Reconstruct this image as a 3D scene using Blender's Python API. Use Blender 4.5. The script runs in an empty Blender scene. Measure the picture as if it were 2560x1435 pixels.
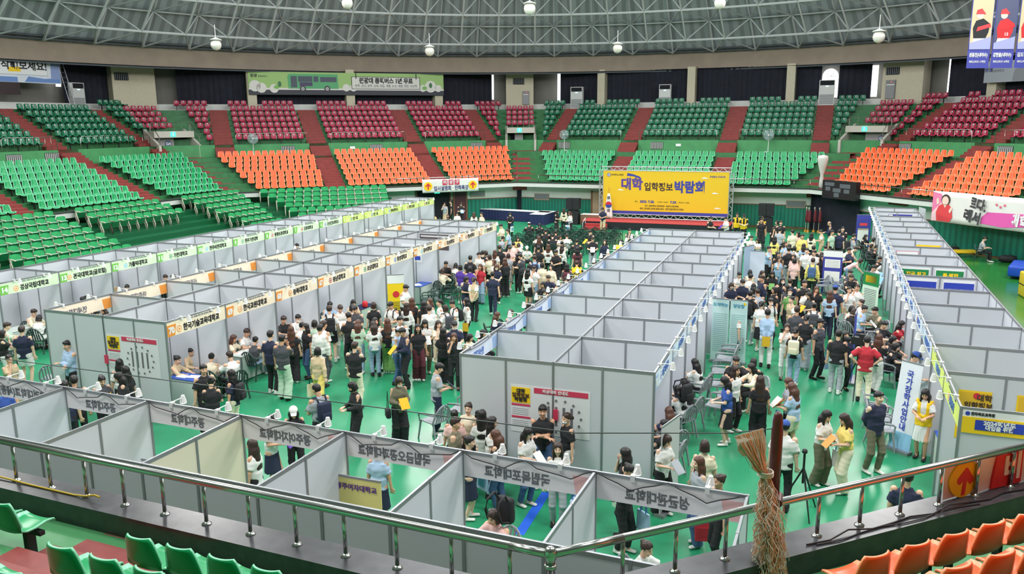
import bpy, bmesh, math, random
import numpy as np
from mathutils import Vector, Matrix
random.seed(7); RNG = np.random.default_rng(7)
PI = math.pi
SC = bpy.context.scene
COL = SC.collection

# ------------------------------------------------------------------ camera
CAM = Vector((6.548, -14.654, 7.192))
cd = bpy.data.cameras.new('camera'); cam = bpy.data.objects.new('camera', cd); COL.objects.link(cam)
R2 = Vector((0.93872324, 0.34458411, -0.00777611)); U2 = Vector((-0.06191985, 0.19079134, 0.97967576))
BK = Vector((0.33906431, -0.91916291, 0.20043686))
mw = Matrix.Identity(4)
for i in range(3):
    mw[i][0] = R2[i]; mw[i][1] = U2[i]; mw[i][2] = BK[i]; mw[i][3] = CAM[i]
cam.matrix_world = mw
cd.sensor_width = 36; cd.lens = 2020.82 / 2560 * 36; cd.clip_start = .1; cd.clip_end = 400
SC.camera = cam
# ------------------------------------------------------------------ world, lights, exposure
w = bpy.data.worlds.new('world'); SC.world = w; w.use_nodes = True
w.node_tree.nodes['Background'].inputs[0].default_value = (.75, .85, 1, 1)
w.node_tree.nodes['Background'].inputs[1].default_value = .35
SC.view_settings.view_transform = 'Standard'; SC.view_settings.look = 'None'
SC.view_settings.gamma = 1; SC.view_settings.use_curve_mapping = False
SC.view_settings.exposure = -0.42
SC.cycles.use_denoising = True
SC.cycles.max_bounces = 5; SC.cycles.diffuse_bounces = 3; SC.cycles.glossy_bounces = 2
SC.cycles.transmission_bounces = 3; SC.cycles.transparent_max_bounces = 6
SC.cycles.caustics_reflective = False; SC.cycles.caustics_refractive = False
SC.cycles.sample_clamp_indirect = 6
ARENA = Vector((-4.730, 17.173, 0)); TH = -0.04168; AP = 24.78      # centre, turn and half-width of the octagonal arena
def area(name, loc, size, power, col, target=(0, 0, 0)):
    l = bpy.data.lights.new(name, 'AREA'); l.shape = 'DISK'; l.size = size; l.energy = power; l.color = col
    o = bpy.data.objects.new(name, l); COL.objects.link(o); o.location = loc
    o.rotation_euler = (Vector(target) - Vector(loc)).to_track_quat('-Z', 'Y').to_euler()
    return o
# overhead lamps out of frame, ringed wide to light upright faces; crown disc added
area('crown_disc_light', ARENA + Vector((0, 0, 25)), 22, 9000, (.96, .98, 1), ARENA)
for i in range(10):
    a_ = i * PI / 5 + .3
    area('ceiling_floodlight', ARENA + Vector((27 * math.cos(a_), 27 * math.sin(a_), 19.5)), 6, 3600, (1, .98, .96), ARENA + Vector((3 * math.cos(a_), 3 * math.sin(a_), 2)))

# ------------------------------------------------------------------ materials
MATS = {}
def s2l(c):
    return tuple(((x / 255) / 12.92 if x / 255 <= .04045 else ((x / 255 + .055) / 1.055) ** 2.4) for x in c)
def mat(name, rgb, rough=.6, metal=0, emit=0, noise=0, nscale=8, bump=0, spec=.5, rgb2=None, thr=None, trans=0):
    """rgb are albedo values 0-255; noise mixes in procedural variation"""
    if name in MATS: return MATS[name]
    m = bpy.data.materials.new(name); m.use_nodes = True; MATS[name] = m
    nt = m.node_tree; b = nt.nodes['Principled BSDF']; c = s2l(rgb) + (1,)
    b.inputs['Base Color'].default_value = c; b.inputs['Roughness'].default_value = rough
    b.inputs['Metallic'].default_value = metal; b.inputs['Specular IOR Level'].default_value = spec
    m.diffuse_color = c
    if emit:
        b.inputs['Emission Color'].default_value = c; b.inputs['Emission Strength'].default_value = emit
    if noise or bump or rgb2:
        tc = nt.nodes.new('ShaderNodeTexCoord'); nz = nt.nodes.new('ShaderNodeTexNoise')
        nz.inputs['Scale'].default_value = nscale; nz.inputs['Detail'].default_value = 5
        nt.links.new(tc.outputs['Object'], nz.inputs['Vector'])
        if noise or rgb2:
            r = nt.nodes.new('ShaderNodeValToRGB')
            if rgb2:
                t = thr or .5
                r.color_ramp.elements[0].position = t; r.color_ramp.elements[1].position = min(1, t + .04)
                r.color_ramp.elements[0].color = c; r.color_ramp.elements[1].color = s2l(rgb2) + (1,)
            else:
                r.color_ramp.elements[0].position = .3; r.color_ramp.elements[1].position = .7
                r.color_ramp.elements[0].color = tuple(x * (1 - noise) for x in c[:3]) + (1,)
                r.color_ramp.elements[1].color = tuple(min(1, x * (1 + noise)) for x in c[:3]) + (1,)
            nt.links.new(nz.outputs['Fac'], r.inputs['Fac']); nt.links.new(r.outputs['Color'], b.inputs['Base Color'])
        if bump:
            bp = nt.nodes.new('ShaderNodeBump'); bp.inputs['Strength'].default_value = bump
            nt.links.new(nz.outputs['Fac'], bp.inputs['Height']); nt.links.new(bp.outputs['Normal'], b.inputs['Normal'])
    return m
def corrugated(name, rgb, axis_expr, scale, rough=.5, depth=.25):
    """sheet with vertical ribs: a wave texture along the wall's own run (object coordinates around the arena centre)"""
    m = bpy.data.materials.new(name); m.use_nodes = True; nt = m.node_tree; b = nt.nodes['Principled BSDF']
    tc = nt.nodes.new('ShaderNodeTexCoord'); sx = nt.nodes.new('ShaderNodeSeparateXYZ'); nt.links.new(tc.outputs['Object'], sx.inputs[0])
    if axis_expr == 'polar':
        at = nt.nodes.new('ShaderNodeMath'); at.operation = 'ARCTAN2'
        nt.links.new(sx.outputs['Y'], at.inputs[0]); nt.links.new(sx.outputs['X'], at.inputs[1]); src = at.outputs[0]
    else:
        src = sx.outputs['X']
    mu = nt.nodes.new('ShaderNodeMath'); mu.operation = 'MULTIPLY'; mu.inputs[1].default_value = scale; nt.links.new(src, mu.inputs[0])
    si = nt.nodes.new('ShaderNodeMath'); si.operation = 'SINE'; nt.links.new(mu.outputs[0], si.inputs[0])
    r = nt.nodes.new('ShaderNodeMapRange'); r.inputs[1].default_value = -1; nt.links.new(si.outputs[0], r.inputs[0])
    cr = nt.nodes.new('ShaderNodeValToRGB'); c = s2l(rgb)
    cr.color_ramp.elements[0].color = tuple(x * (1 - depth) for x in c) + (1,); cr.color_ramp.elements[1].color = c + (1,)
    cr.color_ramp.elements[0].position = .25; cr.color_ramp.elements[1].position = .6
    nt.links.new(r.outputs[0], cr.inputs['Fac']); nt.links.new(cr.outputs['Color'], b.inputs['Base Color'])
    bp = nt.nodes.new('ShaderNodeBump'); bp.inputs['Strength'].default_value = .35; nt.links.new(r.outputs[0], bp.inputs['Height'])
    nt.links.new(bp.outputs['Normal'], b.inputs['Normal'])
    b.inputs['Roughness'].default_value = rough; MATS[name] = m; return m

# ------------------------------------------------------------------ mesh builder
class MB:
    def __init__(s): s.v = []; s.f = []; s.m = []; s.mats = []
    def mi(s, m):
        if m not in s.mats: s.mats.append(m)
        return s.mats.index(m)
    def add(s, vs, fs, m=None):
        o = len(s.v); s.v += [tuple(x) for x in vs]; k = s.mi(m) if m else 0
        for f in fs: s.f.append(tuple(i + o for i in f)); s.m.append(k)
        return s
    def box(s, x0, x1, y0, y1, z0, z1, m=None):
        return s.add([(x0, y0, z0), (x1, y0, z0), (x1, y1, z0), (x0, y1, z0), (x0, y0, z1), (x1, y0, z1), (x1, y1, z1), (x0, y1, z1)],
                     [(0, 3, 2, 1), (4, 5, 6, 7), (0, 1, 5, 4), (1, 2, 6, 5), (2, 3, 7, 6), (3, 0, 4, 7)], m)
    def hexa(s, p, m=None):   # eight corners, bottom loop then top loop
        return s.add(p, [(0, 3, 2, 1), (4, 5, 6, 7), (0, 1, 5, 4), (1, 2, 6, 5), (2, 3, 7, 6), (3, 0, 4, 7)], m)
    def tube(s, pts, r, n=8, m=None, cap=True):
        pts = [Vector(p) for p in pts]; rr = r if isinstance(r, (list, tuple)) else [r] * len(pts); vs = []; fs = []
        t0 = (pts[1] - pts[0]).normalized(); up = Vector((0, 0, 1)) if abs(t0.z) < .9 else Vector((1, 0, 0))
        for i, p in enumerate(pts):
            t = (pts[min(i + 1, len(pts) - 1)] - pts[max(i - 1, 0)]).normalized()
            a = t.cross(up)
            if a.length < 1e-5: a = t.cross(Vector((0, 1, 0)))
            a.normalize(); b = a.cross(t)
            for k in range(n):
                g = 2 * PI * k / n; vs.append(p + (a * math.cos(g) + b * math.sin(g)) * rr[i])
        for i in range(len(pts) - 1):
            for k in range(n):
                fs.append((i * n + k, i * n + (k + 1) % n, (i + 1) * n + (k + 1) % n, (i + 1) * n + k))
        if cap: fs.append(tuple(range(n))[::-1]); fs.append(tuple((len(pts) - 1) * n + k for k in range(n)))
        return s.add(vs, fs, m)
    def lathe(s, prof, n=16, c=(0, 0, 0), m=None, axis='z'):
        vs = []; fs = []
        for r, z in prof:
            for k in range(n):
                g = 2 * PI * k / n; q = (r * math.cos(g), r * math.sin(g), z)
                if axis == 'y': q = (q[0], q[2], q[1])
                if axis == 'x': q = (q[2], q[0], q[1])
                vs.append((c[0] + q[0], c[1] + q[1], c[2] + q[2]))
        for i in range(len(prof) - 1):
            for k in range(n): fs.append((i * n + k, i * n + (k + 1) % n, (i + 1) * n + (k + 1) % n, (i + 1) * n + k))
        fs.append(tuple(range(n))[::-1]); fs.append(tuple((len(prof) - 1) * n + k for k in range(n)))
        return s.add(vs, fs, m)
    def prism(s, poly, z0, z1, m=None, fr=None):   # polygon in a plane (fr maps (x, y, z) to space)
        n = len(poly); vs = [(x, y, z0) for x, y in poly] + [(x, y, z1) for x, y in poly]
        if fr: vs = [fr(*q) for q in vs]
        return s.add(vs, [tuple(range(n))[::-1], tuple(range(n, 2 * n))] + [(i, (i + 1) % n, n + (i + 1) % n, n + i) for i in range(n)], m)
    def strip(s, rows, m=None, closed=False):     # grid of points
        n = len(rows[0]); vs = [p for r in rows for p in r]; fs = []
        for i in range(len(rows) - 1):
            for k in range(n - 1 + (1 if closed else 0)): fs.append((i * n + k, i * n + (k + 1) % n, (i + 1) * n + (k + 1) % n, (i + 1) * n + k))
        return s.add(vs, fs, m)
    def mesh(s, name, m=None, smooth=False):
        me = bpy.data.meshes.new(name); me.from_pydata(s.v, [], s.f)
        ms = s.mats or ([m] if m else [])
        if m and not s.mats: ms = [m]
        for x in ms: me.materials.append(x)
        if len(ms) > 1: me.polygons.foreach_set('material_index', s.m)
        if smooth: me.polygons.foreach_set('use_smooth', [True] * len(me.polygons))
        me.update(); return me
    def obj(s, name, m=None, parent=None, smooth=False, M=None): return link(name, s.mesh(name, m, smooth), parent, M)
def link(name, data, parent=None, M=None):
    o = bpy.data.objects.new(name, data); COL.objects.link(o)
    if parent: o.parent = parent
    if M is not None: o.matrix_local = M if isinstance(M, Matrix) else Matrix.Translation(Vector(M))
    return o
USED = {}
def tag(o, label, cat, group=None, kind=None):
    o['label'] = label; o['category'] = cat
    if group: o['group'] = group
    if kind: o['kind'] = kind
    return o
def empty(name, label, cat, M=None, group=None):
    o = bpy.data.objects.new(name, None); COL.objects.link(o); o.empty_display_size = .1
    if M is not None: o.matrix_world = M if isinstance(M, Matrix) else Matrix.Translation(Vector(M))
    return tag(o, label, cat, group)
def struct(o): o['kind'] = 'structure'; return o
def frame(o, x, y=None):        # matrix with origin o, X axis along x, Z up
    x = Vector(x).normalized(); z = Vector((0, 0, 1)); y = z.cross(x)
    M = Matrix.Identity(4)
    for i in range(3): M[i][0] = x[i]; M[i][1] = y[i]; M[i][2] = z[i]; M[i][3] = o[i]
    return M
def rotz(x, y, z, a): return Matrix.Translation((x, y, z)) @ Matrix.Rotation(a, 4, 'Z')
def setmat(o, m, slot=0):
    o.material_slots[slot].link = 'OBJECT'; o.material_slots[slot].material = m
ORD = ['first', 'second', 'third', 'fourth', 'fifth', 'sixth', 'seventh', 'eighth', 'ninth', 'tenth', 'eleventh', 'twelfth', 'thirteenth', 'fourteenth', 'fifteenth', 'sixteenth',
       'seventeenth', 'eighteenth', 'nineteenth', 'twentieth', 'twenty-first', 'twenty-second', 'twenty-third', 'twenty-fourth', 'twenty-fifth', 'twenty-sixth']
# ------------------------------------------------------------------ lettering
TXT = {}; TMP = bpy.data.scenes.new('type_setting')
def text_mesh(body, size, m, bold=0, depth=.004, align='CENTER', mirror=False):
    key = (body, size, m.name, bold, depth, align)
    if key in TXT: return TXT[key]
    c = bpy.data.curves.new('lettering', 'FONT'); c.body = body; c.size = size; c.offset = bold; c.extrude = depth; c.resolution_u = 3
    c.align_x = align; c.align_y = 'CENTER'
    o = bpy.data.objects.new('lettering', c); TMP.collection.objects.link(o); vl = TMP.view_layers[0]; vl.update()
    me = bpy.data.meshes.new_from_object(o.evaluated_get(vl.depsgraph))
    bpy.data.objects.remove(o); me.materials.clear(); me.materials.append(m); me.name = 'lettering'
    TXT[key] = me; return me
def text_w(me):
    a = np.empty(len(me.vertices) * 3); me.vertices.foreach_get('co', a); x = a.reshape(-1, 3)[:, 0]
    return x.min(), x.max()
def letter(parent, body, size, m, o, x=(1, 0, 0), n=None, bold=0, depth=.004, width=None, up=(0, 0, 1), slant=0, name='lettering'):
    """put lettering at o, running along x, standing along up; squeezed to width when given"""
    me = text_mesh(body, size, m, bold, depth)
    x = Vector(x).normalized(); y = Vector(up).normalized(); z = x.cross(y); k = 1
    if width:
        a, b = text_w(me); k = width / max(1e-4, b - a)
    M = Matrix.Identity(4)
    for i in range(3): M[i][0] = x[i] * k; M[i][1] = y[i] + slant * x[i]; M[i][2] = z[i]; M[i][3] = o[i]
    return link(name, me, parent, M)
WHITE = mat('white_print', (236, 236, 236), .5); INK = mat('black_print', (38, 38, 44), .5); GREYINK = mat('grey_print', (108, 108, 114), .6)
# ------------------------------------------------------------------ arena frame
OC = Vector((-4.38, 18.09, 0))
SIDE = {}
for k_, (d_, ap_) in dict(F=(90, 23.86), FL=(135, 24.38), L=(180, 25.13), NL=(225, 25.68), N=(270, 25.70), NR=(315, 25.18), R=(0, 24.43), FR=(45, 23.88)).items():
    a_ = math.radians(d_) + TH; n_ = Vector((math.cos(a_), math.sin(a_), 0)); SIDE[k_] = (n_, Vector((-n_.y, n_.x, 0)), ap_)
RING = ['R', 'FR', 'F', 'FL', 'L', 'NL', 'N', 'NR']
def A(s, off, t, z):
    n, T, ap = SIDE[s]; p = OC + n * (ap + off) + T * t; return Vector((p.x, p.y, z))
def tc(s, off, sign):          # where the side meets its neighbour (sign +1: along T)
    i = RING.index(s); o = RING[(i + sign) % 8]
    return sign * ((SIDE[o][2] + off) - (SIDE[s][2] + off) * math.cos(PI / 4)) / math.sin(PI / 4)
def seatM(s, off, t, z):
    n, T, ap = SIDE[s]; return frame(A(s, off, t, z), -T)
def cornerdir(s1):             # corner between s1 and the next side round
    a = SIDE[s1][0] + SIDE[RING[(RING.index(s1) + 1) % 8]][0]; return a.normalized()

GREENPAINT = mat('green_floor_paint', (54, 118, 72), .45, noise=.18, nscale=3)
GREENWORN = mat('worn_green_paint', (74, 142, 92), .45, nscale=1.6, rgb2=(182, 182, 160), thr=.67)
GREENWALL = mat('green_wall_paint', (72, 146, 92), .55, noise=.1, nscale=2)
STEPRED = mat('red_step_paint', (136, 58, 54), .6, noise=.15, nscale=4)
PARAPET = mat('white_parapet', (214, 216, 212), .6, noise=.04)
GRANITE = mat('dark_granite', (62, 62, 66), .28, noise=.35, nscale=6)
DARKGREEN = mat('dark_green_wall', (22, 58, 36), .5, noise=.15)
STEEL = mat('stainless_steel', (190, 190, 186), .22, metal=1)
BLACKM = mat('black_metal', (30, 32, 34), .5)
CREAM = mat('cream_plaster', (206, 198, 176), .8, noise=.05)
BEIGE = mat('beige_plaster', (158, 144, 130), .8, noise=.08, nscale=1)
SOFF = mat('grey_soffit', (96, 102, 112), .7)
CURT = mat('black_curtain', (30, 33, 46), .9, noise=.2, nscale=2)
TEALW = corrugated('teal_panelling', (24, 128, 106), 'x', 26, .45, .35)
WOODT = mat('brown_wood_trim', (120, 82, 60), .5)
OFFW = mat('off_white_wall', (214, 220, 214), .7, noise=.03)
CLAD = corrugated('grey_roof_sheeting', (168, 178, 184), 'polar', 300, .55, .3)
TRUSS = mat('grey_painted_tube', (196, 202, 204), .5)
DAY = mat('daylight_gap', (250, 252, 255), .5, emit=5)
LAMPG = mat('lamp_glow', (255, 255, 255), .5, emit=16)
ALU = mat('anodised_aluminium', (152, 154, 158), .4, metal=.6)
GALV = mat('grey_steel_door', (160, 154, 156), .5)

ROWS = 7
MO, MZ, MD, MR = .928, 2.956, .802, .3244          # mid tier: first seat edge, its height, row depth, row rise
UO, UZ, UD, UR = 8.92, 6.083, .819, .432           # upper tier
MT = lambda k: MZ + MR * k - .42
UT = lambda k: UZ + UR * k - .42
ZP = 2.782
def profile(s):
    p = [(1.3, 0), (1.3, 2.38), (0, 2.45), (0, ZP - .07)]
    q = [(.35, 2.5), (.62, MT(0))]
    for k in range(ROWS):
        if s in 'F' and len(s) == 1 and k == 6: break
        q += [(.62 + MD * k, MT(k)), (.62 + MD * (k + 1), MT(k))]
    za = MT(6) + MR
    q += [(q[-1][0], za), (8.1, za), (8.1, 5.66), (UO - .3, 5.66)]
    for k in range(ROWS): q += [(UO - .3 + UD * k, UT(k)), (UO - .3 + UD * (k + 1), UT(k))]
    return p, q
def sweep(mb, s, pts, m):
    rows = [[tuple(A(s, o, tc(s, o, -1), z)), tuple(A(s, o, tc(s, o, 1), z))] for o, z in pts]
    mb.strip(rows, m)
def ring_obj(name, pts, m, sides=RING, kind='structure'):
    mb = MB()
    for s in sides: sweep(mb, s, pts, m)
    o = mb.obj(name, m); struct(o); return o

# floor of the hall and the mint-green protective sheeting under the booths
R_ = 60
FLOORG = mat('green_sports_floor', (44, 122, 54), .16, noise=.06, nscale=.6)
TARP = mat('mint_green_floor_sheet', (36, 138, 96), .34, noise=.07, nscale=.8, bump=.02)
struct(MB().box(-R_, R_, -R_ + 15, R_ + 15, -.3, 0).obj('floor', FLOORG))
mb = MB(); mb.box(-22.5, 11.35, -7.2, 40.9, 0, .004, TARP); struct(mb.obj('floor_sheeting', TARP))
# court walls under the tiers, one per side
SIDEN = dict(F='far', FL='far_left', L='left', NL='near_left', N='near', NR='near_right', R='right', FR='far_right')
for s in RING:
    mb = MB()
    sweep(mb, s, [(1.3, 0), (1.3, .09)], WOODT)
    if s in ('F', 'FL', 'FR'):
        sweep(mb, s, [(1.28, .09), (1.28, 1.5)], TEALW); sweep(mb, s, [(1.26, 1.5), (1.26, 1.56)], WOODT); sweep(mb, s, [(1.3, 1.56), (1.3, 2.4)], OFFW)
    else: sweep(mb, s, [(1.3, .09), (1.3, 2.4)], OFFW)
    sweep(mb, s, [(1.3, 2.4), (0, 2.45), (0, ZP - .06)], PARAPET)
    mb.strip([[tuple(A(s, o, tc(s, o, -1) , z)), tuple(A(s, o, tc(s, o, 1), z))] for o, z in [(-.03, ZP - .06), (-.03, ZP), (.38, ZP), (.38, ZP - .04), (.36, 2.5)]], GRANITE if s in ('N', 'NR') else mat('dark_ledge', (48, 52, 52), .5))
    if s in ('N', 'NR'):
        mb.strip([[tuple(A(s, o, tc(s, o, -1), z)), tuple(A(s, o, tc(s, o, 1), z))] for o, z in [(.355, ZP - .05), (.355, 2.5)]], DARKGREEN)
    struct(mb.obj('wall_' + SIDEN[s], OFFW))
    _, q = profile(s); mb = MB(); sweep(mb, s, q, GREENWORN if s in ('N', 'NR') else GREENPAINT)
    o = mb.obj('grandstand', GREENPAINT); struct(o)
# brighter green parapet in front of the upper tier, pierced by the aisles
# aisles: red stairs as stepped solids ---------------------------------------------------------
AISM = dict(F=[(3.12, 4.48), (-4.4, -3.07)], FL=[(3.12, 4.53), (-4.48, -3.15)], L=[(-5.08, -3.72), (3.25, 4.5)], FR=[(3.22, 4.42), (-4.4, -3.1)], N=[(4.5, 5.85)], NR=[(-3, -1.7)])
AISU = dict(F=[(3.5, 4.9), (-4.17, -2.75), (10.38, 11.55), (-10.72, -9.48)], FL=[(3.05, 4.5), (-4.62, -3.22), (9.95, 11.3), (-11.15, -9.93)], L=[(-5.28, -3.85), (-12.25, -11.02), (3.2, 4.5)], FR=[(3.35, 4.68), (10.38, 11.75), (-3.4, -2.1)])
def stair(s, t0, t1, steps):
    mb = MB()
    for o0, o1, z in steps:
        b_ = .5 if o0 > .9 else .03
        c = [A(s, o0, t0, z - b_), A(s, o0, t1, z - b_), A(s, o1, t1, z - b_), A(s, o1, t0, z - b_)]
        mb.hexa([tuple(x) for x in c[::-1]] + [(x.x, x.y, z) for x in c[::-1]])
    o = mb.obj('aisle_stairs', STEPRED); struct(o)
for s, l in AISM.items():
    for t0, t1 in l:
        st = [(.37, .64, 2.505)]
        for k in range(7):
            o = .62 + MD * k; st += [(o - .02, o + MD, MT(k) + .012), (o + MD - .4, o + MD, MT(k) + MR / 2)]
        st += [(.62 + MD * 7, 7.0, MT(6) + MR + .012)]
        stair(s, t0, t1, st)
for s, l in AISU.items():
    for t0, t1 in l:
        za = MT(6) + MR; n = 5; st = []
        for i in range(n): st.append((6.9 + .3 * i, 8.6, za + (5.66 - za) * (i + 1) / n))
        for k in range(7):
            o = UO - .3 + UD * k; st.append((o - .02, o + UD, UT(k) + .012))
            if k < 6: st.append((o + UD - .4, o + UD, UT(k) + UR / 2))
        stair(s, t0, t1, st)
# corner stairs in the mid tier
def cornerstair(s1, shift, wdt):
    s2 = RING[(RING.index(s1) + 1) % 8]; d = cornerdir(s1); T = Vector((-d.y, d.x, 0)); mb = MB()
    def P(off, t, z):
        c = A(s1, off, tc(s1, off, 1), 0); q = c + T * (t + shift); return (q.x, q.y, z)
    def bx(o0, o1, z):
        e_ = .6 if o0 > .9 else .03; b = [P(o0, -wdt / 2, z - e_), P(o0, wdt / 2, z - e_), P(o1, wdt / 2, z - e_), P(o1, -wdt / 2, z - e_)]
        mb.hexa(b[::-1] + [(x, y, z) for x, y, _ in b[::-1]])
    bx(.37, .64, 2.505)
    for k in range(7):
        o = .62 + MD * k; bx(o - .02, o + MD, MT(k) + .014); bx(o + MD - .4, o + MD, MT(k) + MR / 2)
    bx(.62 + MD * 7, 7.6, MT(6) + MR + .014)
    struct(mb.obj('aisle_stairs', STEPRED))
cornerstair('F', -.55, 1.8); cornerstair('FL', -.9, 1.9); cornerstair('FR', .1, 2.2)
# green apron wall faces between the aisles (the brighter painted front of the upper tier)
for s in ('F', 'FL', 'L', 'FR'):
    cuts = sorted(AISU[s]); lo = tc(s, 8.1, -1); hi = tc(s, 8.1, 1); t = lo; mb = MB()
    for a0, a1 in cuts + [(hi, hi)]:
        if a0 - t > .3:
            mb.hexa([tuple(A(s, o, x, z)) for z in (4.8, 5.68) for o, x in ((8.06, a0 - .0), (8.06, t), (8.25, t), (8.25, a0))])
        t = a1
    struct(mb.obj('trim_tier_front', GREENWALL))

# ------------------------------------------------------------------ concourse: back wall, piers, curtains, ring beam
BO = 15.2
ring_obj('wall_concourse', [(BO - .9, UT(6)), (BO, UT(6) + .02), (BO, 8.75)], PARAPET)
ring_obj('wall_concourse_back', [(BO + .9, UT(6)), (BO + .9, 11.8)], mat('grey_plaster', (120, 118, 112), .8))  # back wall in one even mid-grey plaster
mb = MB(); rows = []
NB = 96
for rr, z in [(43.5, 11.55), (39.4, 11.42), (39.4, 12.78), (40.2, 12.8)]:
    rows.append([(OC.x + rr * math.cos(2 * PI * i / NB), OC.y + rr * math.sin(2 * PI * i / NB), z) for i in range(NB)])
mb.strip(rows[:2], SOFF, True); mb.strip(rows[1:3], BEIGE, True); mb.strip(rows[2:], BEIGE, True)
struct(mb.obj('wall_ring_beam', BEIGE))
mb = MB()
rows = [[(OC.x + rr * math.cos(2 * PI * i / NB), OC.y + rr * math.sin(2 * PI * i / NB), z) for i in range(NB)] for rr, z in [(39.3, 11.3), (39.3, 11.44), (39.0, 11.44)]]
mb.strip(rows, SOFF, True); struct(mb.obj('trim_beam_edge', SOFF))
def pier(s, t0, t1, o0=BO - .65, o1=BO + .6, z0=8.2, z1=11.6, m=CREAM, name='wall_pier'):
    mb = MB(); mb.hexa([tuple(A(s, o, t, z)) for z in (z0, z1) for o, t in ((o0, t1), (o0, t0), (o1, t0), (o1, t1))][0:8]); return struct(mb.obj(name, m))
for t in (8.55, .67, -7.3): pier('F', t - .33, t + .33)
for t in (7.85, -.17, -8.0): pier('FL', t - .36, t + .36)
for t in (8.95, .9): pier('FR', t - .36, t + .36)
for t in (7.5, -.8): pier('L', t - .36, t + .36)
def cornerblock(s1, sh, wdt, dep=1.6, back=1.2):
    d = cornerdir(s1); T = Vector((-d.y, d.x, 0)); c = A(s1, BO - back, tc(s1, BO - back, 1), 0) + T * sh; mb = MB()
    def P(a, b, z): q = c + d * a + T * b; return (q.x, q.y, z)
    mb.hexa([P(a, b, z) for z in (7.0, 11.6) for a, b in ((0, wdt / 2), (0, -wdt / 2), (dep, -wdt / 2), (dep, wdt / 2))])
    return struct(mb.obj('wall_pier', CREAM)), c, d, T
CB = {}
CB['F'] = cornerblock('F', -.35, 2.5); CB['FL'] = cornerblock('FL', -.5, 3.2); CB['FR'] = cornerblock('FR', .3, 3.0); CB['L'] = cornerblock('L', .2, 6.0, back=.9)
# black-out curtains hung between the piers (one thing each), pleated
def curtain(s, t0, t1, where, z0=8.62, z1=11.5):
    o = BO + .15; n = max(12, int(abs(t1 - t0) * 7)); rows = []
    for z in (z0, z1): rows.append([tuple(A(s, o + .05 * math.sin(i * 1.9), t0 + (t1 - t0) * i / n, z + (.05 * math.sin(i * .7) if z == z0 else 0))) for i in range(n + 1)])
    me = MB().strip(rows); ob = me.obj('blackout_curtain', CURT); md = ob.modifiers.new('t', 'SOLIDIFY'); md.thickness = .02
    tag(ob, 'black blackout curtain ' + where, 'curtain', 'blackout curtains around the concourse')
curtain('F', 8.95, 12.6, 'between the corner pier and the first pier above the dark green seats')
curtain('F', 1.1, 8.15, 'between two piers, behind the air conditioner left of the stage axis')
curtain('F', -6.9, .3, 'between two piers, straight above the yellow stage backdrop')
curtain('F', -9.6, -7.75, 'beside the arched window, left of the air conditioner')
curtain('F', -13.3, -10.9, 'right of the arched window')
curtain('FL', 8.3, 13.5, 'left of the green bus banner, with a torn lower hem')
curtain('FL', .25, 7.4, 'behind the left half of the green bus banner')
curtain('FL', -7.55, -.6, 'behind the right half of the green bus banner')
curtain('FL', -13.3, -8.45, 'right of the green bus banner')
curtain('FR', 9.4, 13.0, 'left of the grey hanging banner')
curtain('FR', 1.3, 8.5, 'behind the grey hanging banner')
curtain('L', -15.2, -10.6, 'left of the wide cream corner wall, beside the ladder')
curtain('L', -1.2, 6.9, 'behind the white banner with blue brush strokes')
def gap(s, t0, t1, z0, z1, name):
    mb = MB(); mb.hexa([tuple(A(s, o, t, z)) for z in (z0, z1) for o, t in ((BO + .22, t1), (BO + .22, t0), (BO + .3, t0), (BO + .3, t1))]); o = mb.obj(name, DAY); struct(o)
for i, g in enumerate([('F', 12.62, 12.9, 8.9, 11.4), ('F', -13.75, -13.3, 8.9, 11.3), ('F', 5.5, 5.58, 10.9, 11.4), ('FL', -13.55, -13.4, 9.2, 11.4), ('FR', 13.02, 13.2, 8.9, 11.5), ('FR', 4.2, 4.45, 8.7, 9.7), ('L', -15.4, -15.25, 8.9, 11.4), ('L', -10.55, -10.2, 9.9, 11.2)]): gap(*g, name='window_%d' % (i + 1))
# arched window on the far side with its bars
mb = MB(); c = -10.25; pts = [(-.6, 8.9), (.6, 8.9), (.6, 10.55)] + [(.6 * math.cos(a), 10.55 + .6 * math.sin(a)) for a in [PI * i / 10 for i in range(1, 10)]] + [(-.6, 10.55)]
mb.prism(pts, BO + .2, BO + .25, DAY, lambda x, y, z: tuple(A('F', z, c - x, y)))
wo = mb.obj('window_9', DAY); struct(wo)
mb = MB()
for x in (-.2, .2): mb.tube([A('F', BO + .18, c + x, 8.9), A('F', BO + .18, c + x, 11.1)], .02, 5)
for z in (9.6, 10.55): mb.tube([A('F', BO + .18, c - .6, z), A('F', BO + .18, c + .6, z)], .025, 5)
mb.tube([A('F', BO + .18, c, 10.55), A('F', BO + .18, c - .42, 10.97)], .02, 5); mb.tube([A('F', BO + .18, c, 10.55), A('F', BO + .18, c + .42, 10.97)], .02, 5)
struct(mb.obj('window_frame', ALU, wo))

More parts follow.
